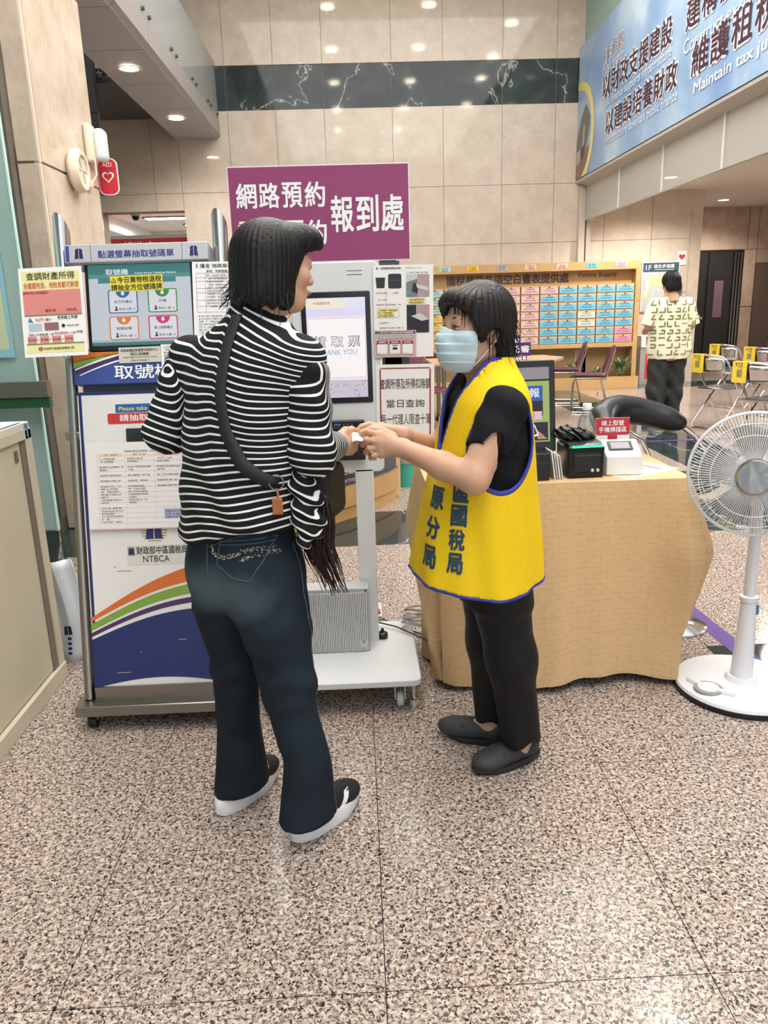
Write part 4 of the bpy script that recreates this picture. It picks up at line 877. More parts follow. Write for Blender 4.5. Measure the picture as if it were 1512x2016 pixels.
P2(f_, circ(.05, 20, -.03, .45), M_WPRINT, .005, 'ring'); P2(f_, circ(.04, 20, -.03, .45), mat('panel red', (206, 50, 54)), .0055, 'ring'); T(f_, '消防栓', .05, .2, .06, M_WPRINT, .2, .01, 'c', .006)
MB().box(-.2, .2, -.12, .13, .62, .82).build('white_top', M_WHITE, t, bevel=.01); MB().prism_ax([(-.12, .66), (-.121, .8), (-.125, .8), (-.125, .66)], -.12, .05, 'x').build('dark_window', M_BLACK, t)
t = thing('arrow_sign', 'small white sign with red heart arrow on the wall corner', 'sign', (5.48, 13.29, 2.05))
o = MB().box(-.07, .07, -.11, .11, -.004, .004).build('plate', M_WHITE, t); face_frame(o, (0, 0, 0)); P2(o, [(x*1.2, y*1.2+.02) for x, y in hp][::-1], M_RED, .006, 'heart')
tag(MB().box(5.42, 5.5, 13.25, 13.3, 1.5, 1.66).build('access_keypad', M_DGREY, bevel=.006), 'small dark keypad on the marble wall near its corner', 'keypad')

# ================================================================== desk, counters, waste bin
M_DESK = mat('desk laminate', (190, 150, 116), .4)
dk = thing('writing_desk', 'wide wooden writing desk with blue corner tape behind the women', 'desk', (1.75, 9.6, 0))
MB().prism([(-.85, -.35), (.6, -.35), (.84, .1), (.7, .6), (-.85, .6)], .71, .745).build('desktop', M_DESK, dk, bevel=.005); MB().prism([(.72, -.02), (.83, .08), (.8, .2), (.68, .12)], .745, .7465).build('blue_tape', mat('tape blue', (110, 170, 196), .5), dk)
for x, y in ((-.7, -.2), (.5, -.2), (-.7, .45), (.5, .45)): MB().tube([(x, y, 0), (x, y, .71)], .025, 10).build('leg', M_STEEL, dk, True)
for k, (x, y, z, s) in enumerate(((1.93, 9.3, .80, 'nearer, lower'), (1.9, 9.75, .87, 'farther, higher'))):
    t = thing('desk_sign', 'purple name sign with white characters on the desk, %s one' % s, 'sign', (x, y, .745), 0, 'purple desk signs')
    o = MB().box(-.28, .15, 0, .155, -.006, .006).build('plate', mat('sign purple', (72, 46, 112), .4), t); face_frame(o, (0, 0, z-.745)); T(o, '委託書', -.045, .08, .085, M_WPRINT, .36, .014, 'c', .008)
    for q in (.05, .1): MB().tube([(q, 0, 0), (q, 0, z-.74)], .006, 6).build('stem', M_BLACK, t)
tag(MB().box(1.75, 2.1, 9.5, 9.72, .7462, .7485).build('paper_form', M_PAPER), 'white form lying on the writing desk', 'paper')
rc = thing('reception_counter', 'curved oak reception counter with dark sign front', 'counter', (0, 5.2, 0))
CP = [(-1.3, -.78), (-.9, -.6), (-.55, -.4), (-.211, -.18), (.05, .1), (.2, .32), (.285, .52)]
def cband(z0, z1, off, th, name, m, par=rc, cps=CP, bevel=0):
    nn = len(cps); vs = []
    for x, y in cps: vs += [(x+off*.66, y-off*.75, z0), (x+off*.66, y-off*.75, z1), (x-th*.66, y+th*.75, z1), (x-th*.66, y+th*.75, z0)]
    fs = [(4*i+a, 4*(i+1)+a, 4*(i+1)+(a+1) % 4, 4*i+(a+1) % 4) for i in range(nn-1) for a in range(4)]+[(0, 1, 2, 3), (4*nn-1, 4*nn-2, 4*nn-3, 4*nn-4)]
    return MB().add(vs, fs).build(name, m, par, True, bevel)
M_OAK = mat('counter oak', (200, 158, 104), .4, noise=(7, .06))
cband(0, .086, -.01, .4, 'plinth', M_OAK); cband(.09, .245, 0, .4, 'wood_band', M_OAK); sf_ = cband(.255, .72, -.005, .4, 'sign_front', mat('counter dark panel', (84, 84, 92), .35)); cband(.245, .256, .003, .3, 'metal_strip', M_STEEL); cband(.72, .76, .03, .45, 'counter_top', M_OAK)
MB().prism([(.25, .47), (.3, .53), (.0, .82), (-.05, .78)], .03, .72).build('end_panel', mat('end oak', (206, 172, 126), .4), rc)
def on_counter(s, u0, u1, z, h, m, bold, dz=0.):
    """lettering laid along the counter front"""
    c, fs = text_geo(s, 0, 0, h, None, bold, 'c'); w = np.ptp(c[:, 0]); A = Vector((-.211, -.18)); B = Vector((-.55, -.4)); d = (A-B).normalized(); n_ = Vector((d.y, -d.x))
    P = []
    for x, y, _ in c:
        u = u0+(x/w+.5)*(u1-u0); xx = np.interp(u, [0, 1, 2, 3, 4], [-.9, -.55, -.211, .05, .2]); yy = np.interp(u, [0, 1, 2, 3, 4], [-.6, -.4, -.18, .1, .32])
        P.append((xx+(.008+dz)*.66, yy-(.008+dz)*.75, z+y))
    obj('lettering', _pyd(P, fs), m, sf_)
for m_, bo, dz in ((M_WPRINT, .05, 0), (M_MAR, .008, .003)): on_counter('Wi-Fi 無線上網服務', 1.35, 3.2, .345, .062, m_, bo, dz)
on_counter('Wireless Internet Service', 1.5, 3.2, .283, .036, M_WPRINT, .01)
t = thing('waste_bin', 'teal plastic waste bin with clear liner beside the oak counter', 'bin', (.375, 6.12, 0))
MB().lathe([(.0, .0), (.068, .0), (.085, .28), (.088, .285), (.082, .285), (.066, .02), (0, .02)], (0, 0, 0), 22).build('bucket', mat('teal plastic', (64, 176, 164), .4), t, True)
MB().lathe([(.09, .2), (.094, .24), (.09, .29), (.084, .295), (.08, .24)], (0, 0, 0), 16).build('liner', pane_mat('bin liner', (230, 240, 238), .1, .1, .3), t, True)

# ================================================================== chairs
M_MRN = mat('maroon plastic', (96, 44, 62), .3, spec=.6)
def make_maroon(label, loc, rz):
    t = thing('stacking_chair', label, 'chair', loc, rz, 'maroon stacking chairs')
    MB().grid(lambda u, v: ((u-.5)*.43*(1-.12*v), (v-.5)*.42, .45+.012*math.cos((u-.5)*5)*-1-.05*max(0, .25-v)**1.3+.02*(abs(u-.5)*2)**2), 8, 8).build('seat', M_MRN, t, True).modifiers.new('thick', 'SOLIDIFY').thickness = -.012
    MB().grid(lambda u, v: ((u-.5)*(.42-.06*v), -.2-.11*v+.05*((u-.5)*2)**2-.0, .52+.33*v-.03*((u-.5)*2)**4*v), 8, 8).build('backrest', M_MRN, t, True).modifiers.new('thick', 'SOLIDIFY').thickness = .01
    for s in (-1, 1):
        x = s*.21
        MB().tube([(x, -.3, .8), (x, -.24, .6), (x*1.02, -.2, .44), (x*1.03, .17, .44), (x*1.06, .21, .38), (x*1.1, .23, .03), (x*1.1, .2, .012), (x*1.1, -.2, .012), (x*1.08, -.23, .04), (x*1.0, -.14, .42)], .009, 8).build('frame_rail', M_CHROME, t, True)
    MB().tube([(-.23, .2, .012), (.23, .2, .012)], .008, 8).build('cross_bar', M_CHROME, t); MB().tube([(-.2, -.1, .22), (.2, -.1, .22)], .007, 8).build('cross_bar', M_CHROME, t)
    return t
make_maroon('maroon chair by the planter, farther of the two right of the desk', (2.98, 11.1, 0), R(76)); make_maroon('maroon chair by the planter, nearer of the two right of the desk', (3.05, 10.1, 0), R(72))
make_maroon('maroon chair left of the writing desk behind the notices', (.78, 9.0, 0), R(-150)); make_maroon('maroon chair farther back behind the notice arm', (.62, 10.2, 0), R(-160))
def make_folding(label, loc, rz):
    t = thing('folding_chair', label, 'chair', loc, rz, 'chrome folding chairs')
    # local +y is the way it faces
    MB().box(-.19, .19, -.19, .2, .435, .455).build('seat', mat('black vinyl', (30, 30, 33), .4), t, bevel=.012); MB().tube([(-.2, .2, .44), (.2, .2, .44), (.2, -.2, .44), (-.2, -.2, .44)], .01, 8, True).build('seat_frame', M_CHROME, t, True)
    MB().grid(lambda u, v: ((u-.5)*.36, -.285-.035*(1-((u-.5)*2)**2)*1-.02*v, .62+.16*v), 8, 4).build('backrest', M_CHROME, t, True).modifiers.new('thick', 'SOLIDIFY').thickness = .008
    top = [(-.2, .2, .012), (-.2, .17, .05), (-.2, -.28, .74)]+[(-.2+.4*i/8-.0, -.3-.03*math.sin(PI*i/8), .785+.022*math.sin(PI*i/8)) for i in range(1, 8)]+[(.2, -.28, .74), (.2, .17, .05), (.2, .2, .012)]
    MB().tube(top, .0115, 8).build('front_frame', M_CHROME, t, True); MB().tube([(-.18, .14, .5), (-.185, -.28, .06), (-.18, -.3, .015), (.18, -.3, .015), (.185, -.28, .06), (.18, .14, .5)], .0105, 8).build('rear_frame', M_CHROME, t, True)
    tg = MB().box(-.2, -.05, -.352, -.346, .62, .815).box(-.2, -.05, -.352, -.29, .813, .817).build('yellow_tag', mat('tag yellow', (240, 208, 70), .5), t)
    f_ = face_frame(obj('tag_print', _pyd([(0, 0, 0), (.001, 0, 0), (0, .001, 0)], [(0, 1, 2)]), M_INK, tg), (-.125, -.353, .72)); small_print(f_, -.045, .05, .085, .028, [1, 1], mat('tag orange ink', (120, 80, 20), .6), .001, 1.15, 90); R2(f_, -.025, .03, -.045, .02, mat('tag grey', (150, 140, 90), .6), .001)
    return t
make_folding('chrome folding chair with yellow tag nearest the patterned shirt person', (4.08, 8.45, 0), R(-62)); make_folding('chrome folding chair with yellow tag, farthest back before the doors', (5.02, 10.1, 0), R(-62))
make_folding('chrome folding chair with folded yellow tag at the right edge, behind', (5.08, 9.3, 0), R(-62)); make_folding('chrome folding chair with yellow tag nearest the fan', (3.98, 7.3, 0), R(-62))

# ================================================================== queue tape
M_TAPE = mat('purple tape', (86, 58, 132), .45)
tag(MB().prism([(1.53, 2.2), (1.61, 2.21), (1.535, 3.75), (1.455, 3.74)], .0005, .0015).build('floor_tape', M_TAPE), 'purple floor tape strip between the table and the fan', 'tape')
tag(MB().box(2.2, 4.6, 7.69, 7.75, .0005, .0015).build('floor_tape', M_TAPE), 'purple floor tape line across the floor behind the stool', 'tape')

# ================================================================== table with cloth and what stands on it
TZ = .79; TXL, TXR, TYF, TYB = .235, 1.19, 2.655, 3.22
tb = thing('folding_table', 'folding table hidden under the tan cloth', 'table', (.71, 2.93, 0))
MB().box(TXL+.006-.71, TXR-.006-.71, TYF+.006-2.93, TYB-.006-2.93, TZ-.03, TZ-.004).build('tabletop', M_WOOD, tb)
for x in (-.4, .4):
    for y in (-.2, .22): MB().tube([(x, y, 0), (x, y, TZ-.03)], .014, 8).build('leg', M_STEEL, tb, True)
M_CLOTH = mat('tan basket cloth', (208, 175, 131), .75, spec=.3)
N, L, b = nodes_of(M_CLOTH); a1 = N.new('ShaderNodeAttribute'); a1.attribute_name = 'cu'; a2 = N.new('ShaderNodeAttribute'); a2.attribute_name = 'cv'; cx_ = N.new('ShaderNodeCombineXYZ')
L.new(a1.outputs['Fac'], cx_.inputs[0]); L.new(a2.outputs['Fac'], cx_.inputs[1])
bk_ = N.new('ShaderNodeTexBrick'); bk_.inputs['Color1'].default_value = (*lin((208, 175, 131)), 1); bk_.inputs['Color2'].default_value = (*lin((205, 171, 127)), 1); bk_.inputs['Mortar'].default_value = (*lin((190, 156, 112)), 1)
bk_.inputs['Scale'].default_value = 1; bk_.inputs['Mortar Size'].default_value = .0014; bk_.inputs['Mortar Smooth'].default_value = .6; bk_.inputs['Brick Width'].default_value = .052; bk_.inputs['Row Height'].default_value = .022; bk_.offset = .5
L.new(cx_.outputs[0], bk_.inputs['Vector']); nz = N.new('ShaderNodeTexNoise'); nz.inputs['Scale'].default_value = 38; L.new(cx_.outputs[0], nz.inputs['Vector'])
rp = N.new('ShaderNodeValToRGB'); rp.color_ramp.elements[0].position = .44; rp.color_ramp.elements[1].position = .54; L.new(nz.outputs['Fac'], rp.inputs['Fac'])
mx = N.new('ShaderNodeMix'); mx.data_type = 'RGBA'; L.new(rp.outputs['Color'], mx.inputs[0]); mx.inputs[6].default_value = (*lin((207, 174, 130)), 1); L.new(bk_.outputs['Color'], mx.inputs[7]); L.new(mx.outputs[2], b.inputs['Base Color'])
bp = N.new('ShaderNodeBump'); bp.inputs['Strength'].default_value = .35; bp.inputs['Distance'].default_value = .002; L.new(bk_.outputs['Fac'], bp.inputs['Height']); bp.invert = True; L.new(bp.outputs['Normal'], b.inputs['Normal'])
def cloth():
    # perimeter samples with outward direction
    per = []; rr = .03; segs = [((TXL+rr, TYF), (TXR-rr, TYF), (0, -1)), ((TXR, TYF+rr), (TXR, TYB-rr), (1, 0)), ((TXR-rr, TYB), (TXL+rr, TYB), (0, 1)), ((TXL, TYB-rr), (TXL, TYF+rr), (-1, 0))]
    cor = [(TXR-rr, TYF+rr, -90), (TXR-rr, TYB-rr, 0), (TXL+rr, TYB-rr, 90), (TXL+rr, TYF+rr, 180)]
    for k in range(4):
        (x0, y0), (x1, y1), n = segs[k]; m = int(max(abs(x1-x0), abs(y1-y0))/.012)
        for i in range(m): u = i/m; per.append((x0+(x1-x0)*u, y0+(y1-y0)*u, n[0], n[1], k, u))
        cx, cy, a0 = cor[k]
        for i in range(14): a = R(a0+90*i/14); per.append((cx+rr*math.cos(a), cy+rr*math.sin(a), math.cos(a), math.sin(a), k+.5, i/14))
    n = len(per); rows = 22; V = []; cu = []; cv = []; s = 0
    # distance to the nearest corner along the edge
    cpos = [i for i in range(n) if per[i][4] % 1 and abs(per[i][5]-.5) < .04]
    al = [0]
    for i in range(1, n): al.append(al[-1]+math.hypot(per[i][0]-per[i-1][0], per[i][1]-per[i-1][1]))
    tot = al[-1]+.012
    for j in range(rows+1):
        t = j/rows
        for i, (x, y, nx, ny, k, u) in enumerate(per):
            dc = min((min(abs(al[i]-al[c]), tot-abs(al[i]-al[c])) for c in cpos)); g = math.exp(-(dc/.075)**2); g2 = math.exp(-((dc-.16)/.07)**2)
            out = .012*math.sqrt(t)+(.1 if x > .7 else .05)*g*(t/.35 if t < .35 else max(0, (1-t)/.65))-.055*g*t**2-.05*g2*t**1.2
            fold = .016*t**1.2*math.sin(al[i]*17+1.2*math.sin(al[i]*5))*(1-g)+.008*t*math.sin(al[i]*41+2)
            if k == 0: out += .07*t**1.3*(.4+.6*u)+.02*t*math.sin(u*7)
            tw = g*t*.02
            z = TZ+.003-(TZ-.012-.018*math.sin(al[i]*6)*0)*t if False else TZ+.003-(TZ-.028+.014*math.sin(al[i]*7.5))*t
            if j == 0: out = 0; fold = 0
            V.append((x+nx*(out+fold)-ny*tw, y+ny*(out+fold)+nx*tw, z)); cu.append(al[i]); cv.append(-t*.78)
    F = [(j*n+i, j*n+(i+1) % n, (j+1)*n+(i+1) % n, (j+1)*n+i) for j in range(rows) for i in range(n)]
    o0 = len(V); V.append(((TXL+TXR)/2, (TYF+TYB)/2, TZ+.003)); cu.append(.5); cv.append(.3)
    F += [(o0, (i+1) % n, i) for i in range(n)]
    me = bpy.data.meshes.new('tablecloth'); me.from_pydata(V, [], F); me.update(); me.polygons.foreach_set('use_smooth', [True]*len(F)); me.set_sharp_from_angle(angle=R(60))
    for nm, dat in (('cu', cu), ('cv', cv)):
        a = me.attributes.new(nm, 'FLOAT', 'POINT'); a.data.foreach_set('value', dat)
    o = obj('tablecloth', me, M_CLOTH); return tag(o, 'tan woven tablecloth hanging to the floor over the folding table', 'tablecloth')
cloth()
ZT = TZ+.0035
# touch terminal
ps = thing('touch_terminal', 'black touch terminal with lit screen behind the yellow vest', 'monitor', (.545, 2.78, ZT))
fr_ = MB().prism(rrect(.36, .335, .008, 3), -.035, 0).build('screen_frame', M_BLACK, ps, bevel=.004); face_frame(fr_, (0, .02, .255), R(4), R(8))
def s3(x0, x1, y0, y1, rgb, z=.001, s=.8): return R2(fr_, x0, x1, y0, y1, glow('pos %d %d %d' % rgb, rgb, s), z, 'screen_field')
s3(-.16, .157, -.13, .142, (172, 196, 110)); s3(-.16, .157, .1, .142, (168, 160, 166), .0014, .7); s3(-.16, .157, .092, .099, (30, 32, 36), .0014, .3)
s3(-.13, .132, .02, .075, (44, 96, 190), .002); T(fr_, '網路申報', .04, .05, .034, g_w, .16, .014, 'c', .003); s3(-.13, .132, -.035, .02, (42, 44, 48), .0018, .3); P2(fr_, circ(.024, 20, .048, -.004), glow('pos yellow', (236, 214, 60), .8), .0025, 'coin'); P2(fr_, circ(.009, 16, .048, -.004), g_w, .003, 'coin')
s3(.06, .128, -.048, -.018, (246, 206, 222), .0026); T(fr_, '2', .095, -.033, .018, glow('pos pink', (214, 110, 160), .7), None, .01, 'c', .0032)
s3(-.14, .15, -.125, -.058, (30, 36, 62), .002, .5); P2(fr_, [(.075, -.072), (.1, -.066), (.115, -.105), (.092, -.113)][::-1], g_w, .003, 'phone_picture'); P2(fr_, [(.082, -.077), (.098, -.073), (.108, -.1), (.094, -.105)][::-1], M_INK, .0034, 'phone_picture'); P2(fr_, [(.098, -.078), (.125, -.1), (.147, -.12), (.11, -.12)][::-1], glow('pos hand', (214, 156, 130), .7), .0028, 'hand_picture'); s3(.0, .065, -.11, -.085, (96, 40, 60), .0026, .5)
MB().box(-.13, .135, -.085, .1, 0, .1).build('base', M_BLACK, ps, bevel=.004); MB().box(-.05, .05, .02, .07, .1, .2).build('stand', M_BLACK, ps); MB().lathe([(.003, 0), (.003, .002), (0, .002)], (.085, -.086, .035), 8, '-y').build('power_light', glow('white led', (240, 246, 255), 3), ps)
MB().box(-.13, .135, -.0865, -.085, .066, .0675).build('seam', M_DGREY, ps)
# receipt printer with green light
pr = thing('receipt_printer', 'black cube receipt printer with a green light strip', 'printer', (.815, 2.79, ZT), R(3))
MB().box(-.068, .068, -.075, .07, 0, .118).build('body', mat('gloss black', (16, 16, 18), .18), pr, bevel=.008); MB().prism_ax([(-.07, .118), (.068, .118), (.068, .135), (-.04, .128)], -.062, .062, 'x').build('lid', mat('lid black', (60, 62, 62), .15), pr, bevel=.004)
MB().box(-.055, .06, -.0785, -.074, .113, .119).build('light_strip', glow('green led', (40, 255, 120), 4), pr); MB().box(-.045, .052, -.0765, -.0745, .025, .092).build('front_panel', mat('panel black', (24, 24, 26), .35), pr, bevel=.003); MB().box(-.045, .052, -.0785, -.0755, .082, .0845).build('paper_slit', M_DGREY, pr)
for x in (.022, .042): MB().lathe([(.0065, 0), (.0065, .003), (.004, .005), (0, .005)], (x, -.0765, .028), 12, '-y').build('button', M_CHROME, pr, True)
# black plastic bag crumpled on the printer
g = G((.70, 2.70, .90), (.90, 2.88, 1.0), .004)
d = smin(g.ell((.785, 2.80, .94), (.055, .04, .024)), smin(g.ell((.755, 2.79, .955), (.03, .03, .02)), g.ell((.83, 2.80, .932), (.035, .03, .014)), .02), .02)
d = d+.006*np.sin(g.x*180+2*np.sin(g.z*120))*np.sin(g.y*150+g.x*60)+.004*np.sin(g.z*260+g.x*190)
tag(body('plastic_bag', [(g, np.maximum(d, .926-g.z))], mat('bag film', (16, 16, 18), .15, spec=.8), it=1), 'crumpled black plastic bag on top of the receipt printer', 'bag')
# booklets
for i in range(4):
    o = MB().box(-.002, .002, -.06, .06, 0, .105-.006*i).build('booklet', (M_PAPER, mat('booklet grey', (190, 192, 196), .5))[i % 2]); o.location = (.703+i*.009, 2.77, ZT+.001); o.rotation_euler = (0, R(-9), R(2)); tag(o, 'thin %s booklet standing between terminal and printer, %s from the left' % (('white', 'grey')[i % 2], ('first', 'second', 'third', 'last')[i]), 'booklet', 'booklets on the table')
# white scanner with red arrow sign
sc_ = thing('code_scanner', 'white scanner box with small dark window before the red sign', 'scanner', (.968, 2.79, ZT+.0015), R(-3))
MB().prism_ax([(-.06, 0), (.07, 0), (.07, .112), (.03, .117), (-.04, .078), (-.06, .072)], -.066, .066, 'x').build('body', mat('scanner white', (226, 226, 226), .35), sc_, bevel=.005)
o = MB().prism(rrect(.09, .05, .004, 3), 0, .003).build('window_frame', M_BLACK, sc_, bevel=.001); o.matrix_local = Matrix.Translation((-.005, -.004, .0995)) @ Matrix.Rotation(math.atan2(.039, .07), 4, 'X'); R2(o, -.034, .034, -.018, .018, mat('scan glass', (140, 136, 142), .1), .0035, 'scan_window')
rs = thing('arrow_sign_card', 'red acrylic sign with white characters and down arrow behind the scanner', 'sign', (.968, 2.885, ZT), R(-3))
o = MB().box(-.064, .064, 0, .19, -.002, .002).build('plate', M_WHITE, rs); face_frame(o, (0, 0, 0), 0, R(4)); o2 = o; P2(o2, rrect(.128, .065, .006, 3, 0, .157), mat('acrylic red', (178, 32, 48), .3), .0028, 'red_field'); P2(o2, [(0, .085), (.036, .108), (.018, .108), (.018, .125), (-.018, .125), (-.018, .108), (-.036, .108)], mat('acrylic red', (178, 32, 48)), .0029, 'arrow')
T(o2, '線上取號', .0, .171, .021, M_WPRINT, .085, .006, 'c', .004); T(o2, '手機掃描區', 0, .146, .021, M_WPRINT, .106, .006, 'c', .004)
fl_ = sheet('flyer', 'colour printed flyer lying under the white scanner', 'flyer', .21, .29, M_PAPER, (1.03, 2.82, ZT+.0008)); fl_.matrix_local = Matrix.Translation((1.03, 2.83, ZT+.001)) @ Matrix.Rotation(R(-58), 4, 'Z')
for i, (x, y, w, h, c) in enumerate(((-.09, -.13, .05, .03, (222, 150, 150)), (-.03, -.12, .05, .03, (170, 196, 220)), (.03, -.125, .05, .03, (224, 200, 150)), (-.09, -.07, .16, .02, (210, 214, 220)), (-.08, .05, .03, .02, (80, 100, 150)), (-.03, .08, .1, .012, (206, 150, 160)), (-.09, -.03, .1, .05, (196, 206, 196)))): R2(fl_, x, x+w, y, y+h, mat('flyer %d' % i, c, .5))
small_print(fl_, -.09, .09, .13, .008, [.8, .9, .5, .9, .7, .9], M_INK, seed=99)
# water bottle
bt = thing('water_bottle', 'clear plastic water bottle behind the receipt printer', 'bottle', (.905, 3.02, ZT))
MB().lathe([(0, .003), (.034, .003), (.036, .012), (.033, .03), (.036, .045), (.033, .06), (.036, .075), (.033, .09), (.036, .105), (.036, .14), (.032, .165), (.022, .19), (.015, .203), (.015, .215)], (0, 0, 0), 24).build('shell', pane_mat('bottle plastic', (232, 238, 236), .14, .05, .1), bt, True)
MB().lathe([(0, .005), (.032, .005), (.031, .05), (.031, .06), (0, .06)], (0, 0, 0), 20).build('water', pane_mat('water', (214, 226, 224), .06), bt, True); MB().lathe([(.0175, .208), (.0175, .23), (.016, .232), (0, .232)], (0, 0, 0), 20).build('cap', mat('clear cap', (224, 228, 226), .3), bt, True)
# bar stool behind the table
st = thing('swivel_stool', 'black padded stool with curved back and chrome disc base', 'stool', (1.37, 3.16, 0))
MB().lathe([(.0, .0), (.145, .0), (.145, .008), (.12, .018), (.05, .03), (.03, .06), (.03, .06)], (0, 0, 0), 36).build('base_disc', M_CHROME, st, True); MB().tube([(0, 0, .04), (0, 0, .6)], .025, 14).build('column', M_CHROME, st, True)
g = G((1.17, 2.96, .58), (1.57, 3.36, .74), .01); body('seat', [(g, g.ell((1.375, 3.16, .655), (.145, .155, .04)))], mat('black leather', (26, 27, 29), .32, spec=.5), st).location = (-1.37, -3.16, 0)
g = G((.93, 2.95, .84), (1.46, 3.5, 1.06), .008)
def bar(u): a = R(-160+140*u); return (1.44-.42*math.cos(PI*.5*(1-u))*1.0, 3.16+.22*math.sin(PI*u)*.9-.02, 0)
pts = [(.995, 3.05, .93), (1.005, 3.13, .95), (1.05, 3.19, .965), (1.11, 3.22, .97), (1.18, 3.23, .96), (1.25, 3.22, .942), (1.31, 3.2, .922), (1.35, 3.18, .908)]
d = g.chain(pts, [.036, .042, .044, .044, .042, .039, .034, .028], .06)
body('back_cushion', [(g, d)], mat('black leather', (26, 27, 29)), st).location = (-1.37, -3.16, 0)
MB().tube([(1.34-1.37, 3.19-3.16, .91), (1.42-1.37, 3.19-3.16, .85), (1.465-1.37, 3.19-3.16, .79), (1.48-1.37, 3.18-3.16, .7), (1.44-1.37, 3.17-3.16, .65)], .013, 10).build('back_tube', M_CHROME, st, True); MB().tube([(1.03-1.37, 3.2-3.16, .93), (1.13-1.37, 3.28-3.16, .88), (1.23-1.37, 3.28-3.16, .82), (1.27-1.37, 3.22-3.16, .7), (1.32-1.37, 3.2-3.16, .65)], .012, 10).build('back_tube', M_CHROME, st, True)

# ================================================================== pedestal fan
M_FAN = mat('fan plastic', (222, 222, 226), .35)
fn = thing('pedestal_fan', 'white pedestal fan with wire grille and silver hub at the right edge', 'fan', (1.385, 2.56, 0))
MB().lathe([(0, .012), (.225, .012), (.232, .02), (.228, .03), (.2, .037), (.06, .042), (.05, .06), (.0, .06)], (0, 0, 0), 48).build('base', M_FAN, fn, True); MB().lathe([(0, 0), (.236, 0), (.236, .016), (0, .016)], (.0, 0, 0), 48).build('base_rim', M_BLACK, fn, True)
MB().lathe([(.04, .05), (.033, .2), (.026, .34), (.026, .36)], (0, 0, 0), 24).build('lower_pole', M_FAN, fn, True); MB().lathe([(.03, .352), (.032, .36), (.032, .37), (.02, .375)], (0, 0, 0), 20).build('collar', M_FAN, fn, True); MB().lathe([(.0215, .36), (.02, .66), (.018, .72)], (0, 0, 0), 20).build('upper_pole', M_FAN, fn, True)
MB().box(.02, .036, -.01, .01, .3, .335).build('blue_label', mat('label blue', (52, 120, 170), .4), fn)
cp_ = thing_ = None
pnl = MB().lathe([(.0, .0), (.052, .0), (.05, .006), (.0, .006)], (-.15, -.06, .039), 24).build('control_ring', mat('ring grey', (150, 148, 146), .3), fn, True); MB().lathe([(0, 0), (.038, 0), (.036, .006), (0, .006)], (-.15, -.06, .042), 24).build('control_dial', M_WHITE, pnl, True)
MB().tube([(-.19, .02, .041), (-.16, -.06, .042), (-.08, -.12, .041)], .012, 8).build('control_strip', M_FAN, fn, True)
hd_ = bpy.data.objects.new('fan_head', None); COL.objects.link(hd_); hd_.parent = fn
AX = Vector((-.42, -.90, .06)).normalized(); HM = Matrix.Translation((-.085, -.115, .845)) @ Vector((0, 0, 1)).rotation_difference(AX).to_matrix().to_4x4()
bpy.data.objects.remove(hd_)
def fpart(mb, name, m, par=None, smooth=True):
    o = mb.build(name, m, par or fn, smooth)
    if par is None: o.matrix_local = HM
    return o
GR = .205
def gprof(r): u = r/GR; return .05*math.sqrt(max(0, 1-u**2.6))
def grille(sgn, name, nsp):
    mb = MB()
    for k in range(nsp):
        a = 2*PI*k/nsp; pts = []
        for i in range(8):
            r = .055+(GR-.055)*i/7; aa = a+.16*(r/GR)*sgn*0; pts.append((r*math.cos(aa), r*math.sin(aa), sgn*gprof(r)))
        mb.tube(pts, .0011, 4, caps=False)
    o = fpart(mb, name, M_FAN)
    tag(o, kind='stuff'); return o
grille(1, 'front_spokes', 120); grille(-1.1, 'rear_spokes', 72)
for rr_, w in ((GR, .0045), (.172, .0017), (.135, .0017)):
    fpart(MB().tube([(rr_*math.cos(2*PI*i/64), rr_*math.sin(2*PI*i/64), gprof(rr_)) for i in range(64)], w, 6, True), 'grille_ring', M_FAN)
fpart(MB().tube([(GR*math.cos(2*PI*i/64), GR*math.sin(2*PI*i/64), -.008) for i in range(64)], .006, 6, True), 'outer_rim', M_FAN); fpart(MB().tube([(.165*math.cos(2*PI*i/64), .165*math.sin(2*PI*i/64), -1.1*gprof(.165)) for i in range(64)], .0017, 6, True), 'grille_ring', M_FAN)
hb = fpart(MB().lathe([(0, .04), (.056, .04), (.06, .048), (.058, .058), (.053, .06), (.052, .056), (0, .056)], (0, 0, 0), 40), 'hub_ring', mat('hub rim', (176, 168, 156), .2, metal=1)); 
M_HUB = mat('spun silver', (214, 216, 218), .3, metal=1.)
fpart(MB().lathe([(0, .0575), (.0525, .0575)], (0, 0, 0), 40), 'hub_disc', M_HUB)
for k in range(5):
    a0 = 2*PI*k/5; mb = MB().grid(lambda u, v: ((.035+.13*v)*math.cos(a0+(u-.5)*(.95-.2*v)), (.035+.13*v)*math.sin(a0+(u-.5)*(.95-.2*v)), .02-.04*u), 6, 5)
    o = fpart(mb, 'blade', pane_mat('clear blade', (206, 210, 212), .1, .1, .25)); o.modifiers.new('thick', 'SOLIDIFY').thickness = .002
fpart(MB().lathe([(.03, .03), (.03, -.0), (.055, -.06), (.06, -.12), (.05, -.16), (0, -.165)], (0, 0, 0), 28), 'motor_housing', M_FAN); MB().tube([(0, 0, .7), (-.01, -.02, .76), (-.03, -.05, .82)], [.02, .024, .03], 14).build('neck', M_FAN, fn, True)

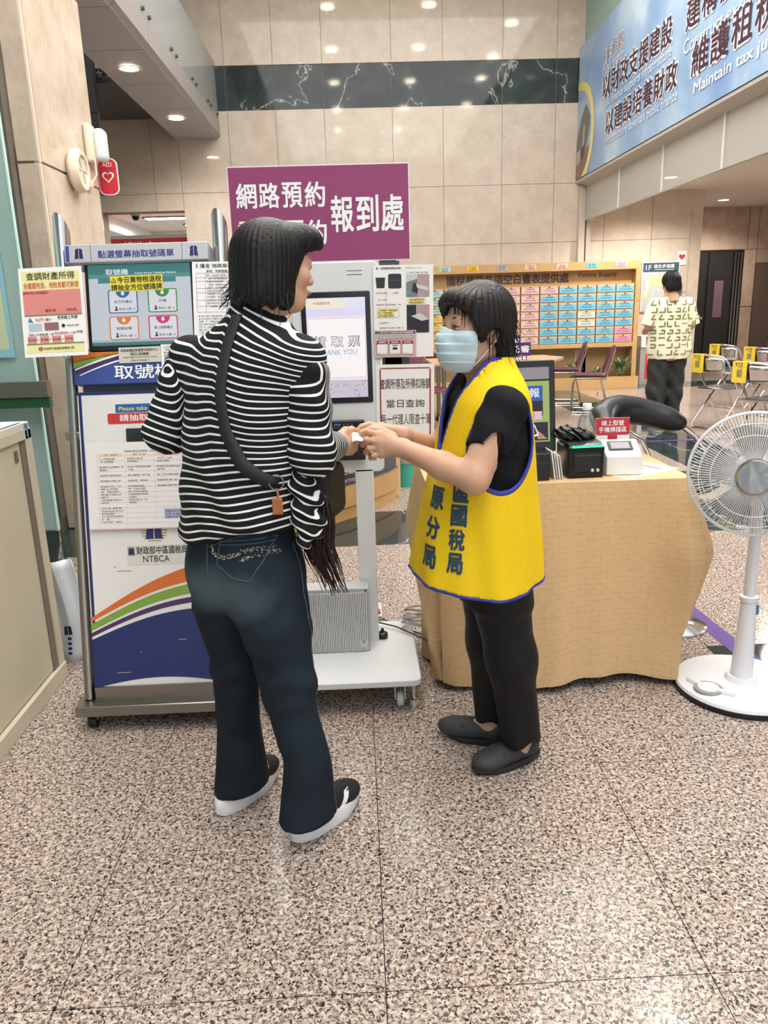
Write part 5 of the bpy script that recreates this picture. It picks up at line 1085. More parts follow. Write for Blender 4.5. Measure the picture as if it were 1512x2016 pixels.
# ================================================================== cables and odds on the floor
M_CABL = mat('grey cable', (176, 172, 164), .5)
cbm = thing('cable_bundle', 'tangle of pale grey cables on the floor behind the kiosk plate', 'cable', (.24, 2.85, 0)); rd = random.Random(8)
for k in range(5):
    a, b_ = rd.uniform(.06, .085), rd.uniform(.03, .045); MB().tube([(-.03+a*math.cos(2*PI*i/28)+.004*k, .12+b_*math.sin(2*PI*i/28), .15+.012*k+.008*math.sin(4*PI*i/28+k)) for i in range(28)], .0042, 6, True).build('coil', M_CABL, cbm, True)
for k in range(5):
    a = rd.uniform(.018, .03); MB().tube([(.055+k*.006+a*math.cos(2*PI*i/24), .06+.02*math.sin(2*PI*i/24), .12+.08*math.sin(2*PI*i/24)+.02*math.cos(2*PI*i/24)) for i in range(24)], .0035, 6, True).build('loop', M_CABL, cbm, True)
for k in range(6):
    MB().tube([(.055+k*.004, .05, .1), (.06+.01*k, -.0, .05), (.075+.008*k, -.08-.01*k, .012), (.1+.01*k, -.15+.012*k, .006), (.16, -.2+.03*k, .006)], .0036, 6).build('lead', M_CABL, cbm, True)
tag(MB().tube([(.05, 3.35, .02), (.2, 3.2, .008), (.36, 3.05, .008), (.45, 2.95, .008)], .004, 6).build('black_cable', M_BLACK, None, True), 'thin black cable lying on the floor behind the white post', 'cable')
tag(MB().tube([(.05, 3.0, .14), (.12, 2.95, .14), (.2, 2.86, .135), (.26, 2.8, .13), (.33, 2.8, .14), (.4, 2.84, .16)], .0035, 6).build('black_cable', M_BLACK, None, True), 'black cable running from the kiosk post to the table', 'cable')
t = thing('power_strip', 'grey power strip with red switch behind the kiosk post', 'power strip', (.05, 3.42, 0)); MB().box(-.025, .025, -.12, .05, 0, .045).build('body', M_LGREY, t, bevel=.006); MB().box(-.015, .015, -.1, -.06, .045, .055).build('switch', M_RED, t)
# folded cloth banner leaning behind the ticket kiosk
bf = MB().grid(lambda u, v: (-1.33+.15*u+.02*math.sin(v*4)-.03*v, 3.05+.02*math.sin(u*9)+.05*v, .005+.43*v), 10, 12).build('cloth_banner', mat('white satin', (222, 226, 234), .4), None, True); bf.modifiers.new('thick', 'SOLIDIFY').thickness = .003
tag(bf, 'white and pale blue cloth banner slumped beside the ticket kiosk', 'banner')
fr2 = face_frame(obj('print_frame', _pyd([(0, 0, 0), (.001, 0, 0), (0, .001, 0)], [(0, 1, 2)]), M_INK, bf), (0, 3.02, 0)); emblem(fr2, -1.24, .16, .04, M_INK, None, .012)
for i in range(4): R2(fr2, -1.252+.002*i, -1.236+.002*i, .05+.022*i, .062+.022*i, M_NAVY, .012, 'lettering')
# hedge seen through the shop front
def hedge(x, y, w, h, label, seed):
    t = thing('hedge', label, 'hedge', (x, y, 0), 0, 'hedges outside'); rd = random.Random(seed); mb = MB()
    for k in range(1400):
        c = Vector((rd.uniform(-.3, .3), rd.uniform(-w/2, w/2), rd.uniform(.1, h))); a = Vector((rd.uniform(-1, 1), rd.uniform(-1, 1), rd.uniform(-1, 1))).normalized()*.06; b = a.orthogonal().normalized()*.03
        mb.add([c-a, c+b, c+a, c-b], [(0, 1, 2, 3)])
    tag(mb.build('foliage', mat('hedge leaf', (74, 138, 78), .6, noise=(6, .4)), t), kind='stuff'); MB().tube([(0, 0, 0), (0, 0, h*.7)], .05, 8).build('trunk', mat('bark', (80, 64, 50), .8), t)
hedge(-4.2, 4.6, 2.4, 2.6, 'green hedge outside the shop front near the column', 1); hedge(-4.4, 2.0, 2.4, 2.3, 'green hedge outside the shop front farther left', 2)
sfp = sheet('door_poster', 'pale blue framed poster on the glass door at the left edge', 'poster', .24, .66, mat('poster pale blue', (150, 198, 212), .3), (-1.905, 4.17, 1.55), 0, 0, 0, .004)
R2(sfp, -.1, .098, -.29, .3, mat('poster cream', (206, 212, 176), .4)); small_print(sfp, -.09, .09, .1, .014, [.8, .9, .4, .9, .7, .9, .5, .8], mat('poster ink', (110, 130, 120), .5), seed=120)

# ================================================================== people
M_SKIN = mat('skin', (200, 157, 131), .5, spec=.35, noise=(30, .05))
M_HAIR = mat('black hair', (20, 18, 19), .45, spec=.3); M_HAIRB = mat('dark brown hair', (48, 34, 32), .45)
def head_frame(c, fd, pitch=0., roll=0.):
    """local x = the person's right, y = face forward, z = up"""
    f = Vector((fd[0], fd[1], 0)).normalized(); r = Vector((f.y, -f.x, 0)); u = Vector((0, 0, 1))
    M = Matrix(((r.x, f.x, u.x, c[0]), (r.y, f.y, u.y, c[1]), (r.z, f.z, u.z, c[2]), (0, 0, 0, 1)))
    return M @ Matrix.Rotation(pitch, 4, 'X') @ Matrix.Rotation(roll, 4, 'Y')
def head_field(g, neck=True):
    d = smin(g.ell((0, -.012, .035), (.073, .092, .083)), g.ell((0, .026, -.032), (.058, .06, .082)), .03)
    d = smin(d, g.ell((0, .05, -.088), (.03, .03, .024)), .03)
    for s in (-1, 1):
        d = smin(d, g.ell((s*.04, .056, -.022), (.024, .02, .022)), .02); d = smin(d, g.cone((s*.05, -.01, -.06), (s*.022, .05, -.093), .016, .014), .025)
        d = smax(d, -g.ell((s*.031, .092, .006), (.017, .014, .0105)), .012); d = smin(d, g.ell((s*.031, .07, .004), (.0135, .0135, .0115)), .004)
        d = smin(d, g.ell((s*.074, -.012, -.008), (.008, .019, .031), s*.3), .008); d = smax(d, -g.ell((s*.083, -.008, -.004), (.006, .009, .018)), .004)
        d = smin(d, g.ell((s*.011, .09, -.031), (.0095, .011, .008)), .008)
    d = smin(d, g.cone((-.034, .073, .022), (.034, .073, .022), .011, .011), .02)
    d = smin(d, g.cone((0, .082, .012), (0, .102, -.026), .0075, .0105), .012)
    d = smin(d, g.ell((0, .086, -.056), (.023, .011, .0055)), .006); d = smin(d, g.ell((0, .083, -.066), (.019, .012, .0065)), .006); d = smax(d, -g.cone((-.02, .098, -.061), (.02, .098, -.061), .0022, .0022), .004)
    if neck: d = smin(d, g.cone((0, -.022, -.07), (0, -.042, -.2), .05, .053), .03)
    return d
def hand_field(g, wrist, fingers, thumb, rw=.023, rf=.0082, palm_c=None):
    """fingers: four chains MCP-PIP-DIP-tip; thumb: one chain; palm spans wrist to the MCPs"""
    d = None
    for k, f in enumerate(fingers):
        c = g.cone(wrist, f[0], rw*.82, .0135); d = c if d is None else smin(d, c, .012)
    for k in range(3): d = smin(d, g.cone(fingers[k][0], fingers[k+1][0], .0125, .0125), .01)
    th = g.chain(thumb, [.0165, .0115, .0098, .0075], .006); d = smin(d, th, .009)
    for k, f in enumerate(fingers):
        s = (1, 1.04, 1, .86)[k]*rf; d = smin(d, g.chain(f, [s*1.12, s*1.04, s*.95, s*.8], .004), .0045)
    return d
def shoe_sole(par, M, m, L=.265, w=.092, h0=.0, h1=.04, toe=.012, name='sole'):
    """outline of a right-ish shoe along +y"""
    pts = []
    for t in np.linspace(0, 1, 40, endpoint=False):
        a = 2*PI*t; y = -math.cos(a)*L/2; u = (y+L/2)/L; hw = w/2*(.72+.28*math.sin(PI*min(1, u*.95))**.8)*(1-.1*math.exp(-((u-.42)/.14)**2)); x = math.sin(a); x = math.copysign(abs(x)**.72, x)*hw; pts.append((x, y))
    n = len(pts); vs = []
    for k, (hh, sc) in enumerate(((h0, .94), (h0+.008, 1.), (h1-.006, 1.), (h1, .97))):
        for x, y in pts:
            u = (y+L/2)/L; lift = toe*max(0, u-.72)**1.2/.28**1.2; vs.append((x*sc, y*sc, hh*(1-.25*u if k >= 2 else 1)+lift))
    fs = [(k*n+i, k*n+(i+1) % n, (k+1)*n+(i+1) % n, (k+1)*n+i) for k in range(3) for i in range(n)]+[tuple(range(n-1, -1, -1)), tuple(3*n+i for i in range(n))]
    o = MB().add(vs, fs).build(name, m, par, True); o.matrix_local = M; return o
def foot_frame(heel, toe):
    h = Vector((*heel, 0)); t = Vector((*toe, 0)); f = (t-h).normalized(); r = Vector((f.y, -f.x, 0)); c = (h+t)/2
    return Matrix(((r.x, f.x, 0, c.x), (r.y, f.y, 0, c.y), (0, 0, 1, 0), (0, 0, 0, 1))), (t-h).length
def stuck_on(tree, pts2, C, ax, out, fr, off=.0015):
    """carry flat (u, z) points onto a garment: shot along -out from outside; returns 3-D points"""
    res = []
    for (u, z) in pts2:
        o = Vector((C[0]+ax[0]*u+out[0]*fr, C[1]+ax[1]*u+out[1]*fr, z)); hit = tree.ray_cast(o, Vector((-out[0], -out[1], 0)))
        res.append(hit[0]+hit[1]*(off if hit[1].dot(Vector((out[0], out[1], 0))) > 0 else -off) if hit[0] else None)
    return res
def tree_of(o): me = o.data; return BVHTree.FromPolygons([v.co for v in me.vertices], [tuple(p.vertices) for p in me.polygons])

# ------------------------------------------------------------------ woman in the striped shirt
F1 = Vector((.5708, .8211, 0)); R1v = Vector((.8211, -.5708, 0)); TW1 = math.atan2(R1v.y, R1v.x)
HM1 = head_frame((-.186, 1.995, 1.522), (.86, .51), R(-8), R(-3)) @ Matrix.Scale(.9, 4)
gh = G((-.1, -.12, -.21), (.1, .125, .13), .0032)
SH1 = [(-.128, 1.885, 1.30), (-.437, 2.075, 1.31)]; EL1 = [(-.117, 1.868, 1.075), (-.512, 2.05, 1.115)]; WR1 = [(-.058, 2.045, 1.068), (-.34, 2.27, 1.10)]
ga = G((-.17, 1.82, 1.0), (.03, 2.18, 1.13), .003)
f1 = [[(-.032, 2.1, 1.077), (-.015, 2.13, 1.077), (-.005, 2.142, 1.074), (.004, 2.148, 1.0715)], [(-.028, 2.11, 1.058), (-.012, 2.14, 1.049), (-.007, 2.15, 1.056), (-.014, 2.152, 1.065)],
      [(-.029, 2.12, 1.045), (-.015, 2.14, 1.035), (-.014, 2.15, 1.043), (-.022, 2.152, 1.051)], [(-.034, 2.12, 1.035), (-.024, 2.135, 1.026), (-.024, 2.145, 1.033), (-.031, 2.15, 1.039)]]
hand1 = smin(hand_field(ga, (-.058, 2.05, 1.066), f1, [(-.054, 2.06, 1.082), (-.038, 2.09, 1.095), (-.021, 2.112, 1.094), (-.006, 2.132, 1.084)]), ga.cone((-.095, 1.95, 1.07), (-.058, 2.05, 1.066), .032, .0235), .015)
gb = G((-.62, 1.78, .02), (-.02, 2.4, 1.45), .012)
def legs1(g, grow=0.):
    R_ = g.chain([(-.235, 1.925, .78), (-.2, 1.885, .46), (-.175, 1.868, .28), (-.165, 1.868, .05)], [.105+grow, .068+grow, .052+grow, .05+grow], .05)
    L_ = g.chain([(-.395, 2.02, .78), (-.375, 1.995, .45), (-.385, 2.015, .28), (-.385, 2.03, .05)], [.1+grow, .062+grow, .05+grow, .05+grow], .05)
    return R_, L_
Rl, Ll = legs1(gb, -.034)
tor = gb.loft([(.74, -.32, 1.985, .11, .08, TW1), (.95, -.315, 1.98, .12, .08, TW1), (1.15, -.295, 1.968, .145, .1, TW1), (1.3, -.268, 1.972, .14, .075, TW1), (1.4, -.25, 1.98, .06, .06, TW1)])
d = smin(smin(tor, Rl, .05), Ll, .05); d = smin(d, gb.chain([SH1[1], EL1[1], WR1[1], (-.3, 2.3, 1.1)], [.05, .042, .026, .03], .03), .03); d = smin(d, gb.chain([SH1[0], EL1[0], (-.09, 1.96, 1.07)], [.05, .042, .032], .03), .03)
w1 = body('person', [(gh, head_field(gh), HM1), (ga, hand1), (gb, d)], M_SKIN)
tag(w1, 'woman in black and white striped shirt and flared jeans taking a ticket, seen from behind', 'person')
for s in (-1, 1):
    e = MB().lathe([(.0, .0), (.0115, .0), (.009, .004), (0, .006)], (0, 0, 0), 14).build('eye', mat('eye white', (226, 222, 218), .25), w1, True); e.matrix_local = HM1 @ Matrix.Translation((s*.031, .0795, .003)) @ Matrix.Rotation(R(-90), 4, 'X') @ Matrix.Diagonal((1, .55, 1, 1))
    MB().lathe([(0, .0035), (.005, .0035), (.004, .0062), (0, .0066)], (0, -.003, 0), 12).build('iris', mat('iris', (34, 24, 20), .2), e, True)
    b_ = MB().tube([(s*.014, .086, .026), (s*.03, .085, .031), (s*.048, .072, .027)], [.002, .003, .0015], 6).build('eyebrow', M_HAIR, w1, True); b_.matrix_local = HM1
    l_ = MB().tube([(s*.017, .0855, .006), (s*.031, .0895, .0085), (s*.045, .08, .004)], [.001, .0016, .001], 5).build('eyelash', M_HAIR, w1, True); l_.matrix_local = HM1
lp = MB().tube([(-.02, .09, -.0605), (-.008, .0975, -.059), (0, .0985, -.0605), (.008, .0975, -.059), (.02, .09, -.0605)], [.002, .0055, .005, .0055, .002], 8).build('lips', mat('lip', (166, 96, 92), .4), w1, True); lp.matrix_local = HM1
# hair: bob to the collar with a swept-up front
gq = G((-.125, -.17, -.19), (.125, .15, .17), .0035)
h_ = smin(gq.ell((0, -.025, .032), (.088, .108, .092)), gq.ell((0, -.07, -.06), (.082, .058, .105)), .04)
for s in (-1, 1): h_ = smin(h_, gq.ell((s*.064, -.03, -.06), (.028, .056, .1)), .03)
h_ = smin(h_, gq.ell((0, .062, .082), (.064, .052, .04)), .03); h_ = smin(h_, gq.ell((.03, .07, .068), (.04, .046, .04)), .02)
ang = np.arctan2(gq.x, -(gq.y+.02))
h_ = h_+.0010*np.sin(ang*43+gq.z*25)+.0007*np.sin(ang*91+gq.z*40+1)
h_ = smax(h_, -gq.ell((0, .088, -.045), (.1, .075, .108)), .012); h_ = smax(h_, -(gq.z+.118+.006*np.sin(ang*11)), .012)
hr = body('hair', [(gq, h_, HM1)], M_HAIR, w1, it=1)
rd = random.Random(4); st_ = MB()
for k in range(46):
    a = rd.uniform(-2.3, 2.3); x, y = .086*math.sin(a), -.045-.08*math.cos(a); z = rd.uniform(-.09, -.04); L_ = rd.uniform(.03, .06)+(.05 if k < 6 else 0)
    p = [Vector((x*(1+.1*i), y*(1+.06*i)+.006*rd.uniform(-1, 1), z-L_*i/4)) for i in range(5)]; st_.tube([HM1 @ q for q in p], [.0013, .0013, .0011, .0009, .0004], 4)
tag(st_.build('hair_strands', M_HAIR, w1, True), kind='stuff')
# striped shirt
def striped(name):
    m = mat(name, (22, 23, 25), .8, spec=.25); N, L, b = nodes_of(m); a = N.new('ShaderNodeAttribute'); a.attribute_name = 'stripe'
    mu = N.new('ShaderNodeMath'); mu.operation = 'MULTIPLY'; mu.inputs[1].default_value = 1/.0186; fr = N.new('ShaderNodeMath'); fr.operation = 'FRACT'; L.new(a.outputs['Fac'], mu.inputs[0]); L.new(mu.outputs[0], fr.inputs[0])
    r = N.new('ShaderNodeValToRGB'); e = r.color_ramp.elements; e[0].position = .7; e[0].color = (*lin((24, 25, 28)), 1); e[1].position = .74; e[1].color = (*lin((236, 236, 234)), 1); q = e.new(.96); q.color = (*lin((236, 236, 234)), 1); q = e.new(1.); q.color = (*lin((24, 25, 28)), 1)
    L.new(fr.outputs[0], r.inputs['Fac']); L.new(r.outputs['Color'], b.inputs['Base Color']); return m
M_STR = striped('striped jersey')
gs = G((-.57, 1.76, .8), (-.05, 2.2, 1.47), .0065)
t_ = gs.loft([(.8, -.322, 1.975, .186, .138, TW1), (.9, -.318, 1.972, .182, .134, TW1), (1.0, -.31, 1.968, .176, .126, TW1), (1.1, -.3, 1.965, .173, .12, TW1), (1.2, -.287, 1.968, .175, .115, TW1), (1.28, -.276, 1.972, .182, .106, TW1), (1.335, -.268, 1.975, .168, .092, TW1), (1.375, -.258, 1.978, .118, .08, TW1), (1.41, -.246, 1.982, .073, .07, TW1), (1.45, -.24, 1.985, .062, .062, TW1)], 1.1)
uu = (gs.x+.29)*R1v.x+(gs.y-1.97)*R1v.y
for k in (0, 1): t_ = smin(t_, gs.cone(SH1[k], Vector(SH1[k]).lerp(Vector(EL1[k]), .22), .054, .044), .05)
t_ = t_+.0035*np.sin(gs.z*48+uu*30+np.sin(uu*20)*2)*np.clip((1.28-gs.z)*4, 0, 1)+.004*np.sin(uu*42+gs.z*9)*np.clip((1.1-gs.z)*3, 0, 1)
hemz = .866+.16*np.clip(uu, -.2, .3)+.01*np.sin(uu*22)
t_ = smax(t_, hemz-gs.z, .006)
t_ = smax(t_, gs.half((-.232, 1.99, 1.415), (.25, .22, .95)), .004)
for k in (0, 1): t_ = np.maximum(t_, -gs.cone(Vector(SH1[k]).lerp(Vector(EL1[k]), .3), Vector(EL1[k])+(Vector(EL1[k])-Vector(SH1[k])), .075, .09)) if False else t_
def at_shirt(v):
    u = (v[:, 0]+.29)*R1v.x+(v[:, 1]-1.97)*R1v.y; z = v[:, 2]; up = np.clip((z-1.05)/.3, 0, 1)
    s = z+.45*up*np.clip(u-.0, 0, .3)-.10*(1-up)*u-.25*up*np.clip(-u-.05, 0, .3)+.004*np.sin(u*30+z*20)+.0055*np.clip(u*10, 0, 1)
    for k in (0, 1):
        a, b = np.array(SH1[k]), np.array(EL1[k]); d = (b-a)/np.linalg.norm(b-a); t = (v-a)@d; rad = np.linalg.norm(v-a-np.outer(t, d), axis=1)
        side = (v-np.array([-.28, 1.97, 1.2]))@np.array(R1v); pass
    return {'stripe': s}
sh1 = body('striped_shirt', [(gs, t_)], M_STR, w1, at_shirt)
for k, (sh_, el, wr, m3) in enumerate(((SH1[0], EL1[0], (-.063, 2.03, 1.068), None), (SH1[1], EL1[1], WR1[1], None))):
    lo = [min(a, b, c)-.09 for a, b, c in zip(sh_, el, wr)]; hi = [max(a, b, c)+.09 for a, b, c in zip(sh_, el, wr)]; g = G(lo, hi, .006)
    d = smin(g.cone(sh_, el, .06, .056), g.cone(el, wr, .054, .036), .03); n_ = Vector(wr)-Vector(el)
    tt = (g.x-el[0])*n_.x+(g.y-el[1])*n_.y+(g.z-el[2])*n_.z; d = d+.0035*np.sin(tt*260+g.z*40)*np.clip(tt*30, 0, 1)+.003*np.sin(g.z*75+g.x*40)
    d = np.maximum(d, g.half(wr, n_)); a_ = Vector(el)-Vector(sh_); d = smax(d, -g.half(Vector(sh_)+a_*.08, a_+Vector((0, 0, -.05))+(R1v if k == 0 else -R1v)*.12), .03)
    def at_sl(v, sh_=sh_, el=el, wr=wr, kk=k):
        a, b, c = np.array(sh_), np.array(el), np.array(wr); d1 = (b-a)/np.linalg.norm(b-a); d2 = (c-b)/np.linalg.norm(c-b); L1 = np.linalg.norm(b-a)
        t1 = np.maximum((v-a)@d1, .05); t2 = (v-b)@d2; e1 = np.linalg.norm(v-a-np.outer(t1, d1), axis=1); e2 = np.linalg.norm(v-b-np.outer(t2, d2), axis=1)
        w = 1/(1+np.exp(-(t2-.01)/.012)); sx = (v-a)@np.array(R1v)
        return {'stripe': -(t1*(1-w)+(L1+t2*1.15)*w)+(0 if kk else .18)*sx*(1-w)*np.clip((t1-.05)*20, 0, 1)}
    body('sleeve', [(g, d)], M_STR, w1, at_sl)
# bunched knot of the shirt at her right hip
g = G((-.24, 1.77, .8), (-.04, 1.97, 1.06), .005)
d = None
for c, r_ in (((-.15, 1.865, 1.0), (.035, .03, .04)), ((-.125, 1.87, .965), (.03, .028, .03)), ((-.15, 1.855, .93), (.03, .026, .045)), ((-.12, 1.865, .9), (.028, .022, .04)), ((-.145, 1.85, .875), (.022, .02, .035))):
    e_ = g.ell(c, r_, .3); d = e_ if d is None else smin(d, e_, .014)
d = d+.004*np.sin(g.z*140+g.x*90)
body('shirt_knot', [(g, d)], M_STR, w1, lambda v: {'stripe': v[:, 2]*.8+.5*v[:, 0]+.01*np.sin(v[:, 1]*90)})
# jeans
M_JEAN = mat('dark denim', (34, 46, 60), .85, spec=.2); N, L, b = nodes_of(M_JEAN); tc = N.new('ShaderNodeTexCoord'); nz = N.new('ShaderNodeTexNoise'); nz.inputs['Scale'].default_value = 7; nz.inputs['Detail'].default_value = 8; L.new(tc.outputs['Object'], nz.inputs['Vector'])
fa = N.new('ShaderNodeAttribute'); fa.attribute_name = 'fade'; ad_ = N.new('ShaderNodeMath'); ad_.operation = 'MULTIPLY_ADD'; ad_.inputs[1].default_value = .35; L.new(nz.outputs['Fac'], ad_.inputs[0]); L.new(fa.outputs['Fac'], ad_.inputs[2])
rp = N.new('ShaderNodeValToRGB'); e = rp.color_ramp.elements; e[0].position = .1; e[0].color = (*lin((22, 29, 37)), 1); e[1].position = .95; e[1].color = (*lin((104, 122, 130)), 1); q = e.new(.35); q.color = (*lin((36, 47, 57)), 1); L.new(ad_.outputs[0], rp.inputs['Fac']); L.new(rp.outputs['Color'], b.inputs['Base Color'])
gj = G((-.56, 1.72, .03), (-.02, 2.2, .97), .0065)
hip = gj.loft([(.66, -.322, 1.97, .135, .1, TW1), (.74, -.323, 1.97, .148, .108, TW1), (.8, -.323, 1.972, .152, .112, TW1), (.87, -.322, 1.975, .15, .11, TW1), (.96, -.318, 1.975, .146, .106, TW1)], 1.1)
fw = Vector((.5708, .8211, 0)); s1 = (.66, .74)
def leg(g, pts, rs, hem, fdir):
    d = g.chain(pts, rs, .06); zz = np.clip((.34-g.z)/.3, 0, 1)
    fl = g.loft([(.03, hem[0]-fdir[0]*.008, hem[1]-fdir[1]*.008, .1, .074, math.atan2(fdir[1], fdir[0])), (.12, hem[0]-fdir[0]*.004, hem[1]-fdir[1]*.004, .083, .068, math.atan2(fdir[1], fdir[0])), (.24, hem[0], hem[1], .066, .062, math.atan2(fdir[1], fdir[0])), (.4, pts[2][0], pts[2][1], .055, .055, math.atan2(fdir[1], fdir[0]))])
    return smin(d, fl, .03)
dR = leg(gj, [(-.256, 1.935, .74), (-.24, 1.905, .6), (-.218, 1.885, .46), (-.198, 1.872, .3)], [.092, .08, .064, .054], (-.178, 1.868), (.62, .78)); dL = leg(gj, [(-.385, 2.01, .74), (-.38, 2.003, .6), (-.375, 1.998, .46), (-.385, 2.012, .3)], [.088, .074, .055, .05], (-.385, 2.03), (.57, .82))
buR = gj.ell((-.278, 1.905, .755), (.075, .07, .088)); buL = gj.ell((-.368, 1.965, .755), (.075, .07, .088))
d = smin(smin(smin(hip, buR, .05), buL, .05), smin(dR, dL, .012), .06)
d = d+.0028*np.sin(gj.z*85+gj.x*22+np.sin(gj.x*40)*1.5)*np.clip(1-np.abs(gj.z-.47)/.16, 0, 1)+.002*np.sin(gj.z*60-gj.x*50)*np.clip(1-np.abs(gj.z-.64)/.12, 0, 1)
hz = .042-.02*np.clip(-((gj.x+.28)*.57+(gj.y-1.95)*.82)*4, -1, 1)
d = np.maximum(d, .056-gj.z)
def at_jean(v):
    uo = (v[:, 0]+.32)*R1v.x+(v[:, 1]-1.97)*R1v.y; ob = -((v[:, 0]+.32)*F1.x+(v[:, 1]-1.97)*F1.y)
    f = .4*np.exp(-((v[:, 2]-.72)/.07)**2)*np.clip(ob*8, 0, 1)+.1*np.exp(-((v[:, 2]-.42)/.2)**2)*np.clip(uo*6, 0, 1)+.08*np.clip((v[:, 2]-.62)*4, 0, 1); return {'fade': f}
jn = body('jeans', [(gj, d)], M_JEAN, w1, at_jean); jt = tree_of(jn)
BO = -F1; CC = (-.29, 1.97)
def garment_lines(tree, name, m, lines, r_, par, C=CC, ax=R1v, out=BO, closed=False):
    mb = MB()
    for ln in lines:
        P = [p for p in stuck_on(tree, ln, C, ax, out, .45, .001) if p is not None]
        if len(P) > 1: mb.tube(P, r_, 5)
    return mb.build(name, m, par, True) if mb.v else None
def dens(pts, n=6): return [(a[0]+(b[0]-a[0])*i/n, a[1]+(b[1]-a[1])*i/n) for a, b in zip(pts[:-1], pts[1:]) for i in range(n)]+[pts[-1]]
M_SEAM = mat('denim seam', (70, 84, 94), .8)
garment_lines(jt, 'back_pocket', M_SEAM, [dens([(-.0, .862), (.118, .872), (.11, .815), (.088, .768), (.045, .772), (-.01, .80), (-.0, .862)]), dens([(0, .852), (.116, .862)])], .0016, jn); garment_lines(jt, 'centre_seam', M_SEAM, [dens([(-.045, .86), (-.04, .76), (-.025, .68)])], .0014, jn); garment_lines(jt, 'yoke_seam', M_SEAM, [dens([(-.045, .84), (.05, .876), (.15, .9)])], .0012, jn)
rhp = [(-.026, .846), (-.023, .83), (-.01, .822), (.011, .82), (.03, .824), (.047, .832), (.065, .84), (.082, .845), (.1, .846), (.116, .843), (.128, .833), (.1, .832), (.063, .82), (.08, .826)]
rd = random.Random(9); mb = MB()
for (u, z) in dens(rhp, 7):
    for q in range(2):
        p = stuck_on(jt, [(u+rd.uniform(-.004, .004), z+rd.uniform(-.005, .005))], CC, R1v, BO, .45, .001)[0]
        if p is not None: mb.lathe([(0, -.0016), (.0016, 0), (0, .0016)], tuple(p), 5)
tag(mb.build('rhinestones', mat('rhinestone', (226, 220, 190), .15, metal=.4), jn), kind='stuff')
sd = Vector((.8211, -.5708, 0))
mb = MB()
P = []
for z in np.linspace(.84, .07, 30):
    o = Vector((-.235+.6*sd.x, 1.93+.6*sd.y, z)); o += F1*(.015-.02*(z-.4)); hit = jt.ray_cast(o, -sd)
    if hit[0]: P.append(hit[0]+sd*.0005)
MB().tube(P, .0016, 5).build('side_seam', M_SEAM, jn, True)
# shoes
for nm, heel, toe in (('right', (-.226, 1.818), (-.048, 2.016)), ('left', (-.453, 1.95), (-.305, 2.165))):
    FM, L_ = foot_frame(heel, toe); sh_ = shoe_sole(w1, FM, mat('foam white', (226, 226, 228), .5), L_, .098, 0, .054, .014, 'shoe_sole'); shoe_sole(w1, FM, M_BLACK, L_*.96, .088, -.001, .003, .014, 'outsole')
    g = G((-.06, -.16, .02), (.06, .16, .13), .004); u_ = smin(g.ell((0, .07, .05), (.044, .062, .03)), g.ell((0, .0, .06), (.04, .085, .042)), .02); u_ = smin(u_, g.ell((0, -.075, .062), (.036, .048, .045)), .02); u_ = np.maximum(u_, .034-g.z-.02*np.clip(g.y*4, 0, .5))
    up = body('shoe_upper', [(g, u_, FM)], mat('black knit', (26, 27, 30), .7), w1)
    ut = tree_of(up); rx_ = FM.to_3x3() @ Vector((1, 0, 0)); gr = []
    for a_ in range(5):
        for b_ in (0, 1, 2):
            q = FM @ Vector((.12, .012+.034*a_/4+.011*b_, .046+.036*a_/4)); h = ut.ray_cast(q, -rx_); gr.append(h[0]+rx_*.0012 if h[0] else None)
    if all(p is not None for p in gr): MB().add(gr, [(3*i+k, 3*i+k+1, 3*i+k+4, 3*i+k+3) for i in range(4) for k in (0, 1)]).build('shoe_flash', M_WHITE, w1, True)
# crossbody strap, bag, charm, hair lock
st1 = tree_of(sh1); cen = dens([(.035, 1.41), (.032, 1.32), (.032, 1.224), (.05, 1.14), (.09, 1.065), (.14, 1.02), (.2, .99)], 6)
L1_ = []; L2_ = []
for i, (u, z) in enumerate(cen):
    a = cen[min(i+1, len(cen)-1)]; c = cen[max(i-1, 0)]; t = Vector((a[0]-c[0], a[1]-c[1])).normalized(); n_ = Vector((-t.y, t.x))*.0155; p = stuck_on(st1, [(u-n_.x, z-n_.y), (u+n_.x, z+n_.y)], CC, R1v, BO, .45, .003)
    if p[0] is not None and p[1] is not None: L1_.append(p[0]); L2_.append(p[1])
n = len(L1_); bag = thing('crossbody_bag', 'black crossbody bag with wide strap across the striped back', 'bag', (0, 0, 0))
o = MB().add(L1_+L2_, [(i, i+1, n+i+1, n+i) for i in range(n-1)]).build('strap', mat('black webbing', (34, 36, 38), .7), bag, True); o.modifiers.new('thick', 'SOLIDIFY').thickness = .003
g = G((-.2, 1.86, .84), (.0, 2.14, 1.06), .006); body('pouch', [(g, g.rbox((-.105, 2.0, .95), (.045, .085, .075), .03, Matrix.Rotation(TW1+.3, 3, 'Z')))], mat('black nylon', (22, 22, 24), .6), bag)
tb_ = MB().box(-.011, .011, -.024, .024, 0, .002).build('brand_tab', M_BLACK, bag); face_frame(tb_, (-.094, 1.9, .958), R(10), 0, R(28)); tt_ = T(tb_, 'NICENI', 0, 0, .007, M_WPRINT, .04, .01, 'c', .003); tt_.rotation_euler = (0, 0, R(-90))
kc = thing('key_charm', 'tan leather key charm on a steel ring at the striped hip', 'charm', (-.205, 1.822, 1.0))
